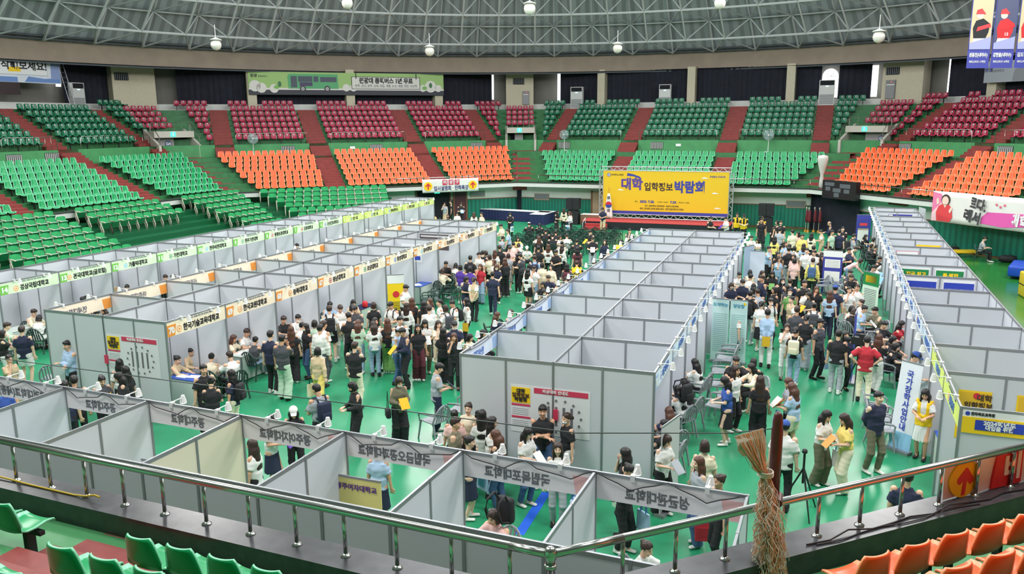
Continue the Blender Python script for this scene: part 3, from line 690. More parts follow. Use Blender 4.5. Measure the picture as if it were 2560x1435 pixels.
# the counter sign facing the camera on the near end of the right-hand row
YEL = mat('yellow_print', (248, 206, 28), .5); BLUEP = mat('blue_print', (44, 66, 176), .5); PURP = mat('purple_print', (104, 62, 140), .5); REDP = mat('red_print', (214, 50, 56), .5); BROWNP = mat('brown_print', (72, 50, 40), .5)
c = D0; xD = Vector((alD.y, -alD.x, 0)); M = frame((c.x, c.y, 0), xD)
e = empty('information_sign', 'yellow information sign with blue tag on the near end of the right-hand row', 'sign', M)
link('board', MB().box(.03, 2.0, -.02, -.005, BH - .44, BH - .05, ).mesh('board', WHITE), e); link('yellow_panel', MB().box(.03, 2.0, -.026, -.02, BH - .44, BH - .16).mesh('yellow_panel', YEL), e)
link('blue_tag', MB().box(.22, .92, -.032, -.026, BH - .37, BH - .2).mesh('blue_tag', BLUEP), e)
letter(e, '2024학년도', .085, WHITE, (.57, -.034, BH - .245), bold=.004, width=.46); letter(e, '대입을 위한', .085, WHITE, (.57, -.034, BH - .325), bold=.004, width=.4)
letter(e, '대학', .26, PURP, (1.35, -.03, BH - .29), bold=.012, width=.42); letter(e, '입학정보 박람회', .2, BROWNP, (1.8, -.03, BH - .29), bold=.008, width=.4)
letter(e, '전라북도교육청', .06, INK, (.32, -.024, BH - .105), bold=.002, width=.34)
link('emblem', MB().lathe([(.035, -.005), (.035, .002)], 16, (.1, -.02, BH - .105), BLUEP, axis='y').mesh('emblem'), e)
link('spotlight', lampm, e, (1.0, -.02, -.02)); link('bulb', bulbm, e, (1.0, -.02, -.02))
link('post', MB().box(-.02, .02, -.02, .02, 0, BH).mesh('post', ALU), e, (2.0, 0, 0))
# ------------------------------------------------------------------ flat graphics helpers (X right, Z up, front towards -Y)
def rect(p, name, x0, x1, z0, z1, m, lv=1): return link(name, MB().box(x0, x1, -.004 * lv - .004, -.004 * lv, z0, z1).mesh(name, m), p)
def poly(p, name, pts, m, lv=1): return link(name, MB().prism(pts, -.004 * lv - .004, -.004 * lv, None, lambda x, y, z: (x, z, y)).mesh(name, m), p)
def disc(p, name, x, z, r, m, lv=1, n=24, sq=1): return poly(p, name, [(x + r * math.cos(2 * PI * i / n), z + r * sq * math.sin(2 * PI * i / n)) for i in range(n)], m, lv)
def txt(p, body, x, z, size, m, lv=3, bold=0, width=None, slant=0): return letter(p, body, size, m, (x, -.004 * lv, z), bold=bold, width=width, slant=slant, depth=.002)
def cloth(p, name, w, h, m, amp=.02, n=24): 
    rows = [[(w * i / n, amp * math.sin(i * 1.3 + z * 3) * (1 - abs(2 * z / h - 1)), z) for i in range(n + 1)] for z in [h * k / 6 for k in range(7)]]
    o = link(name, MB().strip(rows).mesh(name, m, True), p); md = o.modifiers.new('t', 'SOLIDIFY'); md.thickness = .006; md.offset = 1; return o
# guard rails ------------------------------------------------------------------------------
def guard(s, off, ts, zb, zt, label, r=.03, pr=.018, m=STEEL, hoop=False, flange=False, name='guard_rail'):
    e = empty(name, label, 'railing', A(s, off, ts[0], zb)); I = e.matrix_world.inverted(); g = lambda t, z: tuple(I @ A(s, off, t, z))
    if hoop:
        t0, t1 = ts[0], ts[-1]; d = .12 if t1 > t0 else -.12
        link('top_rail', MB().tube([g(t0, zb - .8), g(t0, zt - .12), g(t0 + d, zt), g(t1 - d, zt), g(t1, zt - .12), g(t1, zb - .8)], r, 7).mesh('top_rail', m, True), e); post = ts[1:-1]
    else:
        link('top_rail', MB().tube([g(ts[0], zt), g(ts[-1], zt)], r, 12 if flange else 7).mesh('top_rail', m, True), e); post = ts
    for t in post:
        link('baluster', MB().tube([g(t, zb), g(t, zt)], pr, 9 if flange else 5).mesh('baluster', m, True), e)
        if flange: link('flange', MB().lathe([(.055, 0), (.055, .008), (.03, .02), (.024, .03)], 14, g(t, zb)).mesh('flange', m, True), e)
    return e
ar = lambda a, b, n: [a + (b - a) * i / n for i in range(n + 1)]
guard('F', .15, ar(9.0, -9.9, 19), ZP, 3.3, 'steel railing on the far parapet, behind and beside the yellow stage backdrop')
guard('FL', .15, ar(-9.4, 0, 9), ZP, 3.3, 'steel railing on the white parapet behind the exit banner')
guard('FR', .15, ar(8.6, -6, 15), ZP, 3.3, 'steel railing on the parapet between scoreboard and pink banner')
NR_T = [-10.46 + .602 * i for i in range(14)]
guard('N', .15, [.31 + .617 * i for i in range(16)] , ZP, 3.28, 'polished steel railing on the dark ledge above the foreground booths', .042, .022, STEEL, flange=True)
guard('NR', .15, NR_T, ZP, 3.28, 'polished steel railing on the dark ledge above the near orange seats', .042, .022, STEEL, flange=True)
cp = A('N', .15, tc('N', .15, 1), ZP); e = empty('corner_post', 'round steel corner post where the two foreground railings meet', 'post', cp)
link('post', MB().lathe([(.045, -.2), (.045, .44), (.06, .46), (.06, .52), (.045, .56), (.02, .58)], 16).mesh('post', STEEL, True), e)
link('collar', MB().lathe([(.058, .36), (.062, .38), (.058, .4)], 16).mesh('collar', STEEL, True), e)
a = A('N', .15, .31 + .617 * 15, 3.28); b = A('NR', .15, NR_T[0], 3.28); d = Vector((cp.x, cp.y, 3.28))
for q, lb in ((a, 'left'), (b, 'right')): link('rail_end', MB().tube([Vector(q) - cp, d - cp], .042, 12).mesh('rail_end', STEEL, True), e)
UPN = {'F': [((10.3, 4.95), 'left of the middle aisles, behind the standing fan'), ((3.45, -2.6), 'above the stage backdrop'), ((-4.25, -9.45), 'behind the right-hand standing fan')], 'FL': [((9.8, 4.55), 'under the bus picture'), ((2.8, -3.1), 'under the bus banner words'), ((-4.75, -9.85), 'left of the middle gate')],
       'FR': [((10.6, 5.0), 'right of gate G6'), ((3.4, -2), 'at the right edge of view')], 'L': [((-.3, -3.9) , 'of the left stand, middle'), ((-5.6, -11.2), 'of the left stand nearest gate G4'), ((4, 1), 'of the left stand, outer')]}
for s, l in UPN.items():
    for (t0, t1), nm in l: guard(s, 8.15, ar(t0, t1, 9), 5.68, 6.48, 'hoop-ended steel railing of the upper tier ' + nm, .024, .014, hoop=True)
# gates (vomitories) at the corners ----------------------------------------------------------
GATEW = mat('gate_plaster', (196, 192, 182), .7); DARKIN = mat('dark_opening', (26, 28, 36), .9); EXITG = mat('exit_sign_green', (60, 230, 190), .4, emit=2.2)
def gate(s1, sh, wdt, label, side, doorx, sign):
    d = cornerdir(s1); T = Vector((-d.y, d.x, 0)); c = A(s1, 7.3, tc(s1, 7.3, 1), 0) + T * sh; M = frame((c.x, c.y, 4.8), -T)      # X = viewer's right, Y = outward
    h = wdt / 2; G = empty('stand_gate', label, 'gate', M)
    for x in (-h, h):
        q = MB().hexa([(x - .09, 0, 0), (x + .09, 0, 0), (x + .09, 2.6, 0), (x - .09, 2.6, 0), (x - .09, .0, .9), (x + .09, .0, .9), (x + .09, 2.6, 2.05), (x - .09, 2.6, 2.05)]); link('side_wall', q.mesh('side_wall', GATEW), G)
        link('handrail', MB().tube([(x, .05, .9), (x, .05, 1.5), (x, 1.5, 2.5), (x, 1.5, 1.75)], .025, 6).mesh('handrail', STEEL), G)
    link('lintel', MB().box(-h, h, .9, 2.6, 1.45, 1.9).mesh('lintel', GATEW), G)
    link('back', MB().box(-h, h, 2.1, 2.2, 0, 1.5).mesh('back', DARKIN), G)  # near-black sheet paints the shade deep in the gate passage
    dr = link('door', MB().box(doorx[0], doorx[1], 1.6, 1.68, 0, 1.4).mesh('door', GALV), G)
    ex = link('exit_sign', MB().box(-.28, .06, .84, .9, 1.52, 1.84).mesh('exit_sign', EXITG), G); link('pictogram', MB().box(-.16, -.06, .83, .84, 1.56, 1.8, WHITE).mesh('pictogram'), ex)
    if sign:
        bx = (doorx[0] + doorx[1]) / 2 + side * .35; pl = link('number_plate', MB().lathe([(.24, -.02), (.24, .01)], 20, (bx, 1.59, 1.0), axis='y').mesh('number_plate', mat('plate_blue', (86, 96, 140), .5)), dr); letter(dr, sign, .28, WHITE, (bx, 1.565, 1.0), bold=.01)
    link('guard_rail', MB().tube([(-h, 1.6, 1.9), (-h, 1.6, 2.5), (h, 1.6, 2.5), (h, 1.6, 1.9)], .025, 6).mesh('guard_rail', STEEL), G)
    for i in range(1, 5): link('baluster', MB().tube([(-h + wdt * i / 5, 1.6, 1.9), (-h + wdt * i / 5, 1.6, 2.5)], .014, 5).mesh('baluster', STEEL), G)
    return G
gate('FL', -.6, 2.9, 'concrete stand gate marked G4 with grey door, left of the orange seats', 1, (-1.35, .2), 'G4')
gate('F', -.35, 2.4, 'concrete stand gate facing straight on, between maroon and deep green seats', 1, (-.5, .2), None)
gate('FR', .2, 3.0, 'concrete stand gate marked G6 with grey door, right of the deep green seats', 1, (-.3, 1.35), 'G6')
# air conditioners, cabinets, ladder, fans ----------------------------------------------------
ACW = mat('white_appliance', (212, 214, 214), .4); ACG = mat('vent_grey', (120, 124, 128), .5)
def aircon(s, off, t, z, lb, wd=1.0, h=1.9):
    e = empty('air_conditioner', 'tall white floor-standing air conditioner ' + lb, 'air conditioner', seatM(s, off, t, z), 'air conditioners on the concourse')
    link('body', MB().box(-wd / 2, wd / 2, 0, .45, 0, h).mesh('body', ACW), e); link('outlet', MB().box(-wd / 2 + .06, wd / 2 - .06, -.012, .0, h - .4, h - .05).mesh('outlet', DARKIN), e)
    v = MB()
    for i in range(9): v.box(-wd / 2 + .05, wd / 2 - .05, -.012, 0, .1 + .085 * i, .15 + .085 * i)
    link('grille', v.mesh('grille', ACG), e); link('display', MB().box(-.1, .12, -.014, 0, h - .52, h - .45).mesh('display', mat('display_glow', (200, 230, 255), .4, emit=1.5)), e)
aircon('L', 14.75, -11.4, 8.3, 'beside the ladder, behind the left stand'); aircon('F', 13.9, 10.6, 8.25, 'right of the middle gate', 1.1); aircon('F', 14.4, 2.85, 8.3, 'behind the seats above the stage backdrop')
aircon('F', 13.6, -10.1, 8.25, 'in front of the arched window', 1.15, 1.95)
def cabinet(cb, x, z, wd, h, lb):
    _o, c, d, T = CB[cb]; M = frame((c.x - d.x * .06 - T.x * x, c.y - d.y * .06 - T.y * x, z), -T); e = empty('fire_hose_cabinet', lb, 'cabinet', M)
    link('case', MB().box(-wd / 2, wd / 2, -.06, .06, 0, h).mesh('case', mat('grey_metal_case', (120, 120, 124), .45, metal=.3)), e); link('door', MB().box(-wd / 2 + .05, wd / 2 - .05, -.075, -.06, .05, h * .68).mesh('door', mat('grey_metal_door', (134, 134, 138), .45, metal=.3)), e)
    link('alarm_lamp', MB().lathe([(.045, 0), (.03, .04)], 10, (.05, -.06, h * .9), axis='y').mesh('alarm_lamp', mat('red_lamp', (250, 60, 60), .4, emit=2)), e); link('label', MB().box(-wd / 2 + .06, wd / 2 - .06, -.08, -.06, h * .72, h * .78).mesh('label', WHITE), e)
cabinet('F', .55, 8.7, .6, 1.2, 'grey wall cabinet with a red lamp over the middle gate'); cabinet('FR', -.8, 8.7, .7, 1.4, 'grey wall cabinet with a red lamp over gate G6')
for cb, x, lb in (('F', -.1, 'above the middle gate'), ('FR', -.75, 'above gate G6'), ('FL', -.9, 'above gate G4')):
    _o, c, d, T = CB[cb]; M = frame((c.x - d.x * .03 - T.x * x, c.y - d.y * .03 - T.y * x, 10.5), -T); e = empty('wall_vent', 'dark louvred vent high on the cream wall ' + lb, 'vent', M); link('grille', MB().box(-.5, .5, -.03, .0, 0, .55).mesh('grille', DARKIN), e)
    v = MB()
    for i in range(7): v.box(-.46 + .14 * i, -.41 + .14 * i, -.045, -.03, .03, .52)
    link('louvre', v.mesh('louvre', ACG), e)
e = empty('ladder', 'aluminium ladder leaning on the cream wall at the left', 'ladder', seatM('L', 14.2, -10.05, 8.3))
for x in (-.2, .2): link('rail', MB().tube([(x + .35, 0, 0), (x, .5, 3.4)], .028, 6).mesh('rail', ALU), e)
for i in range(10): f = (i + .5) / 10; link('rung', MB().tube([(.15 - .35 * f + .0, .5 * f, 3.4 * f), (.55 - .35 * f, .5 * f, 3.4 * f)], .016, 5).mesh('rung', ALU), e)
FANG = mat('fan_cage', (168, 190, 190), .4)
def fan(s, off, t, z, top, lb):
    e = empty('standing_fan', 'large white-poled standing fan ' + lb, 'fan', seatM(s, off, t, z), 'standing fans on the cross aisle')
    link('base', MB().lathe([(.3, 0), (.3, .04), (.06, .07)], 18).mesh('base', ACW), e); link('pole', MB().tube([(0, 0, .05), (0, 0, top - .05)], .03, 8).mesh('pole', ACW), e)
    link('motor', MB().lathe([(.09, -.05), (.1, .1), (.06, .2)], 14, (0, 0, top), axis='y').mesh('motor', ACG), e); cg = MB()
    for r in [.06 + .045 * i for i in range(8)]:
        for yy in (-.16, -.02): cg.tube([(r * math.cos(2 * PI * k / 24), yy - .06 * (1 - r / .4) * (1 if yy < -.1 else 0), top + r * math.sin(2 * PI * k / 24)) for k in range(25)], .007, 4, cap=False)
    for k in range(20): a = 2 * PI * k / 20; cg.tube([(.05 * math.cos(a), -.22, top + .05 * math.sin(a)), (.38 * math.cos(a), -.16, top + .38 * math.sin(a)), (.38 * math.cos(a), -.02, top + .38 * math.sin(a))], .006, 4, cap=False)
    link('cage', cg.mesh('cage', FANG), e); bl = MB()
    for k in range(3):
        a = 2 * PI * k / 3; q = []
        for r, tw in ((.06, -.5), (.34, -.25), (.34, .35), (.06, .5)): q.append((r * math.cos(a + tw), -.1 + tw * .06, top + r * math.sin(a + tw)))
        bl.add(q + [(x, y + .008, zz) for x, y, zz in q], [(0, 1, 2, 3), (7, 6, 5, 4), (0, 4, 5, 1), (1, 5, 6, 2), (2, 6, 7, 3), (3, 7, 4, 0)])
    link('blades', bl.mesh('blades', FANG), e); link('hub', MB().lathe([(.06, -.24), (.06, -.08)], 14, (0, 0, top), axis='y').mesh('hub', ACW), e)
fan('FL', 7.6, 8.65, 4.82, 1.3, 'above the orange seats nearest gate G4'); fan('F', 7.5, 9.5, 4.82, 1.3, 'above the green seats left of the stage'); fan('F', 7.3, -6.5, 4.82, 1.25, 'above the green seats right of the stage')
# barred vents and white plates in the green tier front
VENTG = mat('pale_bars', (176, 178, 176), .5)
for i, (s, t) in enumerate([('L', -.9), ('L', -3.4), ('FL', 6.1), ('FL', -.7), ('FL', -9.1), ('F', 9.7), ('F', 2.0), ('FR', 9.9), ('FR', 2.6)]):
    e = empty('barred_vent', 'pale barred vent in the green tier front ' + ['left stand, first from left', 'left stand, second from left', 'under the bus picture', 'under the bus banner words', 'left of the middle gate', 'behind the standing fan left of stage', 'above the stage backdrop', 'right of gate G6', 'at the right edge'][i], 'vent', seatM(s, 8.05, t, 4.98)); link('opening', MB().box(-.5, .5, -.01, .02, 0, .55).mesh('opening', DARKIN), e)
    for k in range(8): link('bar', MB().box(-.48 + .125 * k, -.41 + .125 * k, -.03, -.01, .02, .53).mesh('bar', VENTG), e)
for s, t, lb in (('FL', 1.2, 'under the bus banner words'), ('F', .3, 'above the stage backdrop'), ('L', 1.2, 'at the left edge')): tag(MB().box(-.2, .2, -.03, .0, 0, .2).obj('junction_box', WHITE, M=seatM(s, 8.05, t, 5.2)), 'small white plate on the green tier front ' + lb, 'box')
# banners --------------------------------------------------------------------------------------
CANV = mat('white_banner_cloth', (232, 230, 226), .7)
M = seatM('FL', -.07, -2.0, 2.25); e = empty('exit_banner', 'white exit banner with two red arrows on yellow discs, tied to the far railing', 'banner', M); w, h = 4.25, .95
cloth(e, 'sheet', w, h, CANV)
for i, ch in enumerate('비상구'): rect(e, 'tile', 1.5 + .46 * i, 1.86 + .46 * i, .52, .9, mat('crimson_print', (206, 60, 92), .5), 8); txt(e, ch, 1.68 + .46 * i, .71, .3, WHITE, 11, .008)
txt(e, '입시설명회 · 진학특강', 2.15, .27, .36, mat('navy_print', (52, 60, 120), .5), 8, .008, 2.6)
for x in (.42, 3.8):
    disc(e, 'disc', x, .45, .32, YEL, 8); poly(e, 'arrow', [(x - .05, .24), (x + .05, .24), (x + .05, .5), (x + .17, .4), (x + .2, .48), (x, .7), (x - .2, .48), (x - .17, .4), (x - .05, .5)], REDP, 10)
# big white-and-pink banner on the right parapet
M = seatM('FR', -.1, .42, 1.72); e = empty('parapet_banner', 'white banner with a person in red and bold slanted black lettering, on the right parapet', 'banner', M); cloth(e, 'sheet', 8.5, 1.62, CANV, .025, 40)
PINK = mat('pink_print', (240, 130, 176), .5); PINKL = mat('pale_pink_print', (250, 206, 214), .5); SKINP = mat('printed_skin', (244, 214, 198), .5); HAIRP = mat('printed_hair', (70, 58, 56), .5); REDC = mat('printed_red_shirt', (226, 70, 76), .5)
poly(e, 'pink_corner', [(0.02, .45), (.02, 1.58), (.55, 1.5), (.62, 1.1)], PINK, 8); poly(e, 'pink_corner', [(.02, .03), (.02, .45), (.62, 1.1), (.5, .05)], PINKL, 8)
poly(e, 'printed_figure', [(.35, .05), (.28, .5), (.42, .85), (.66, .98), (1.0, .98), (1.22, .8), (1.3, .3), (1.15, .05)], REDC, 9)
disc(e, 'printed_hair', .83, 1.2, .27, HAIRP, 10, sq=1.1); disc(e, 'printed_face', .81, 1.15, .2, SKINP, 11, sq=1.2); poly(e, 'printed_collar', [(.7, .98), (.92, .98), (.82, .76)], SKINP, 11)
poly(e, 'printed_hand', [(.3, .9), (.26, 1.2), (.36, 1.3), (.45, 1.0)], SKINP, 11); poly(e, 'printed_hand', [(1.06, .62), (1.2, .9), (1.3, .78), (1.14, .5)], SKINP, 11)
txt(e, '다르다.', 2.45, 1.13, .62, mat('charcoal_print', (66, 66, 70), .5), 9, .03, 1.75, .32); txt(e, '그래서', 2.2, .48, .62, MATS['charcoal_print'], 9, .03, 1.7, .32)
poly(e, 'pink_brush', [(2.95, .18), (3.0, .5), (3.3, .78), (6.6, .92), (6.7, .4), (4.2, .1)], mat('magenta_print', (232, 96, 178), .5), 8); txt(e, '원광대학교', 4.75, .5, .62, WHITE, 11, .03, 3.1, .2)
for i in range(3): disc(e, 'blossom', 3.75 + .22 * i, 1.2 - .1 * (i % 2), .07, mat('rose_print', (226, 110, 130), .5), 9, 5)
# green bus banner
M = seatM('FL', BO - .8, 8.1, 9.5); e = empty('bus_banner', 'long green banner with a printed bus and road, hung under the ring beam', 'banner', M); w = 16.5; h = 1.82
link('sheet', MB().box(0, w, 0, .02, 0, h).mesh('sheet', mat('lime_banner_cloth', (166, 202, 130), .7)), e)
rect(e, 'road', 0, w, 0, .4, mat('printed_road', (62, 64, 74), .6), 2); rect(e, 'ground', 0, w, .4, .55, CANV, 2)
for x, z, r in ((.5, .7, .45), (1.0, .55, .4), (2.0, .5, .35), (7.9, .6, .3), (8.5, .6, .3), (15.3, .75, .5), (14.6, .6, .3), (16.0, .6, .3)): disc(e, 'printed_cloud', x, z, r, CANV, 3)
BUSG = mat('printed_bus_green', (86, 170, 116), .5); BUSD = mat('printed_bus_window', (72, 80, 96), .5)
poly(e, 'printed_bus', [(3.15, .5), (3.1, 1.5), (3.25, 1.68), (7.2, 1.68), (7.25, .5)], BUSG, 4); rect(e, 'bus_window', 3.95, 5.1, 1.05, 1.5, BUSD, 5); rect(e, 'bus_window', 5.75, 7.1, 1.05, 1.45, BUSD, 5); rect(e, 'bus_window', 5.2, 5.6, 1.05, 1.5, BUSD, 5); rect(e, 'bus_door', 3.35, 3.85, .6, 1.5, BUSD, 5); rect(e, 'bus_panel', 4.05, 5.1, .72, 1.02, mat('printed_violet', (70, 60, 100), .5), 6)
for x in (4.3, 6.3): disc(e, 'bus_wheel', x, .5, .25, mat('printed_tyre', (56, 56, 60), .6), 6); disc(e, 'bus_hub', x, .5, .16, mat('printed_hub', (168, 168, 172), .6), 7)
for x in (2.2, 14.75): disc(e, 'printed_bush', x, .62, .22, mat('printed_bush_green', (130, 190, 100), .6), 6, sq=.7)
for x in (2.45, 15.3): disc(e, 'printed_tree', x, .85, .14, mat('printed_tree_green', (70, 120, 84), .6), 7, sq=1.6)
rect(e, 'sign_edge', 8.35, 14.35, .5, 1.52, INK, 4); rect(e, 'sign_field', 8.4, 14.3, .54, 1.48, CANV, 5)
for x in (8.75, 14.0): rect(e, 'hanger', x - .04, x + .04, 1.35, 1.8, INK, 7)
txt(e, '원광대 통학버스 1년 무료', 11.35, 1.17, .5, INK, 7, .025, 4.7); txt(e, '전주, 군산, 완주, 김제, 정읍, 계룡, 논산, 세종, 대전, 익산역', 11.35, .75, .26, mat('slate_text', (80, 84, 96), .5), 7, .003, 5.4)
txt(e, '원광', .45, 1.5, .3, INK, 7, .006); txt(e, '원광대학교', 1.15, 1.45, .16, mat('slate_text', (80, 84, 96), .5), 7)
# white banner with brush strokes at the left
M = seatM('L', 14.0, -2.0, 10.0); e = empty('brush_stroke_banner', 'white banner with blue brush strokes and dark lettering, upper left', 'banner', M); w = 7.45; h = 3.16
link('sheet', MB().box(0, w, 0, .02, 0, h).mesh('sheet', mat('pale_blue_cloth', (222, 228, 240), .7)), e); BS = mat('blue_brush', (110, 144, 206), .6); BS2 = mat('blue_brush_dark', (76, 116, 190), .6)
rect(e, 'brush', 0, 5.1, 2.78, 3.15, BS2, 2); rect(e, 'brush', 0, 4.2, .02, .35, BS, 2); poly(e, 'brush', [(4.7, .05), (5.0, .42), (6.2, .3), (7.4, .4), (7.4, .05)], BS, 2); poly(e, 'brush', [(6.7, .3), (6.75, 1.3), (7.0, 2.2), (7.42, 2.4), (7.42, .3)], mat('grey_blue_brush', (140, 158, 206), .6), 3); disc(e, 'brush', 7.15, 1.75, .22, mat('lime_brush', (210, 220, 110), .6), 4, 8, 1.3)
rect(e, 'field_edge', .2, 6.45, .5, 2.52, mat('grey_line', (150, 156, 170), .6), 3); rect(e, 'field', .22, 6.43, .52, 2.5, mat('pale_field', (236, 238, 242), .7), 4)
txt(e, '새로운 시작입니다.', 3.7, 1.98, .46, mat('charcoal_print', (66, 66, 70), .5), 6, .01); poly(e, 'marker', [(3.6, .68), (3.65, .98), (4.5, 1.0), (4.5, .7)], YEL, 5); txt(e, '지금 시작해보세요!', 3.75, 1.08, .68, INK, 7, .02)
tag(MB().box(-.75, .75, -.05, .05, 0, .9).obj('dark_window', mat('tinted_window', (64, 52, 56), .2), M=seatM('L', 14.1, -5.6, 9.2)), 'dark tinted window in the cream wall under the brush-stroke banner', 'window')
# grey hanging banner and player banners at the right
M = seatM('FR', 14.1, 9.25, 9.55); e = empty('grey_banner', 'grey hanging banner with a blue emblem, behind the player banners', 'banner', M); link('sheet', MB().box(0, 6, 0, .02, 0, 1.4).mesh('sheet', mat('grey_banner_cloth', (170, 176, 186), .7)), e)
txt(e, '원광', .32, .85, .34, mat('navy_print', (52, 60, 120), .5), 3, .01); txt(e, '원광대학교', 1.0, .75, .2, GREYINK, 3); disc(e, 'printed_head', 2.5, 1.25, .3, HAIRP, 3); disc(e, 'printed_face', 2.65, 1.15, .24, SKINP, 4); poly(e, 'printed_torso', [(2.1, .02), (2.2, .75), (2.6, .95), (3.1, .8), (3.2, .02)], mat('printed_grey_suit', (140, 144, 152), .6), 3)
PB1 = mat('banner_indigo', (72, 76, 168), .6); SANDP = mat('banner_sand', (214, 196, 160), .6); DARKP = mat('banner_dusk', (84, 88, 120), .6)
for i, (x, y, nm, sub, jer, lb) in enumerate([(13.41, 31.91, '권동진(내야수)', '체육교육과 17학번', INK, 'showing a ball player in a black jersey'), (14.52, 32.34, '강한울(내야수)', '체육교육과 10학번', REDP, 'showing a ball player in a red jersey numbered 13'), (15.64, 32.76, '김도현(투수)', '체육교육과 15학번', REDP, 'cut by the right edge, showing white trousers and red socks')]):
    M = frame((x, y, 9.6), (.94, .34, 0)); e = empty('player_banner', 'tall indigo hanging banner ' + lb, 'banner', M, 'hanging player banners'); w = 1.08; h = 4.2
    link('sheet', MB().box(0, w, 0, .015, 0, h).mesh('sheet', PB1), e); rect(e, 'photo', .03, w - .03, 1.05, 3.3, SANDP if i != 1 else DARKP, 2); poly(e, 'fade', [(.03, .9), (.03, 1.2), (w - .03, 1.5), (w - .03, .9)], mat('banner_pale_indigo', (170, 172, 220), .6), 6)
    poly(e, 'printed_torso', [(.2, 1.35), (.12, 1.9), (.25, 2.25), (.6, 2.35), (.95, 2.1), (.9, 1.7), (.75, 1.35)], jer, 3); poly(e, 'printed_trousers', [(.1, 1.0), (.2, 1.42), (.75, 1.42), (.95, 1.0)], CANV, 4); poly(e, 'printed_arm', [(.3, 1.75), (.35, 1.95), (.95, 2.12), (1.0, 1.95)], jer if i else REDC, 5)
    disc(e, 'printed_face', .42, 2.5, .17, SKINP, 5); poly(e, 'printed_cap', [(.22, 2.55), (.26, 2.75), (.48, 2.82), (.62, 2.65), (.7, 2.55)], REDC, 6)
    if i == 1: txt(e, '13', .6, 1.6, .2, WHITE, 6, .006)
    txt(e, nm, .52, .62, .22, WHITE, 4, .008, .9); txt(e, sub, .5, .3, .13, WHITE, 4, .002, .8)
# scoreboard, black drapes, doors, vents in the far walls
M = seatM('FR', -.4, 8.35, 2.34); e = empty('scoreboard', 'black electronic scoreboard fixed on the far right corner of the parapet', 'scoreboard', M); link('case', MB().box(0, 2.75, 0, .35, 0, 1.12).mesh('case', mat('black_case', (26, 28, 34), .4)), e); SCP = mat('unlit_panel', (92, 96, 104), .5)
for x0, x1, z0, z1 in ((.2, 1.0, .78, 1.0), (1.45, 2.3, .7, .95), (.28, .68, .48, .72), (.9, 1.55, .42, .66), (1.8, 2.25, .4, .64), (1.0, 1.42, .12, .38)): rect(e, 'display_panel', x0, x1, z0, z1, SCP, 1)
def drape(name, pts, z0, z1, lb, m=CURT, pl=.05):
    P = []; 
    for a, b in zip(pts[:-1], pts[1:]):
        n = max(6, int((Vector(b) - Vector(a)).length * 9))
        for i in range(n): P.append(Vector(a).lerp(Vector(b), i / n))
    P.append(Vector(pts[-1])); d = (Vector(pts[-1]) - Vector(pts[0])).normalized(); nn = Vector((-d.y, d.x, 0))
    o = MB().strip([[tuple(Vector((p.x, p.y, z)) + nn * pl * math.sin(i * 2.1)) for i, p in enumerate(P)] for z in (z0, z1)]).obj(name, m); md = o.modifiers.new('t', 'SOLIDIFY'); md.thickness = .02; tag(o, lb, 'curtain'); return o
k_ = tc('F', .9, -1); drape('black_drape', [A('F', .9, -10.0, 0), A('F', .9, k_ + .1, 0), A('FR', .9, 6.5, 0)], 0, 2.36, 'tall black drape under the scoreboard, right of the flag stands')
drape('black_drape', [A('FL', 1.05, -9.8, 0), A('FL', 1.05, -10.6, 0)], .0, 2.36, 'narrow black drape on the far left court wall behind the skirted tables')
for i, (s, t0, t1, z1, m, nm) in enumerate([('FL', -1.9, -4.5, 2.3, DARKIN, 'door_1'), ('FL', -4.75, -5.75, 2.25, mat('maroon_door', (84, 40, 52), .5), 'door_2'), ('F', 5.2, 4.2, 2.1, mat('pale_wood_door', (176, 152, 124), .5), 'door_3')]):  # first entry: near-black slab painting the shade of an open recess
    o = MB().hexa([tuple(A(s, o_, t, z)) for z in (0, z1) for o_, t in ((1.2, t0), (1.2, t1), (1.32, t1), (1.32, t0))]).obj(nm, m); struct(o)
    f = MB()
    for t in (t0, t1): f.hexa([tuple(A(s, o_, x, z)) for z in (0, z1 + .06) for o_, x in ((1.17, t + .06), (1.17, t - .06), (1.3, t - .06), (1.3, t + .06))])
    struct(f.obj('door_frame', WOODT, o))
for s, t0, t1, z0, z1, lb in (('F', 9.7, 8.6, 1.42, 1.85, 'left of the loudspeaker'), ('F', -8.45, -9.6, 1.42, 1.85, 'right of the stage'), ('FL', -6.1, -7.2, 1.75, 2.1, 'right of the maroon door')):
    e = empty('wall_grille', 'framed grey louvre in the white court wall ' + lb, 'vent', seatM(s, 1.24, t0, z0)); wd = t0 - t1; link('frame', MB().box(-.04, wd + .04, -.02, .02, -.06, z1 - z0).mesh('frame', mat('pale_wood_door', (176, 152, 124), .5)), e); link('louvre', MB().box(0, wd, -.03, -.02, 0, z1 - z0 - .03).mesh('louvre', ACG), e)
tag(MB().box(-.2, .2, -.1, 0, 0, .2).obj('exit_lamp', EXITG, M=seatM('FL', 1.0, -3.4, 2.1)), 'small green lit exit sign under the exit banner', 'sign')
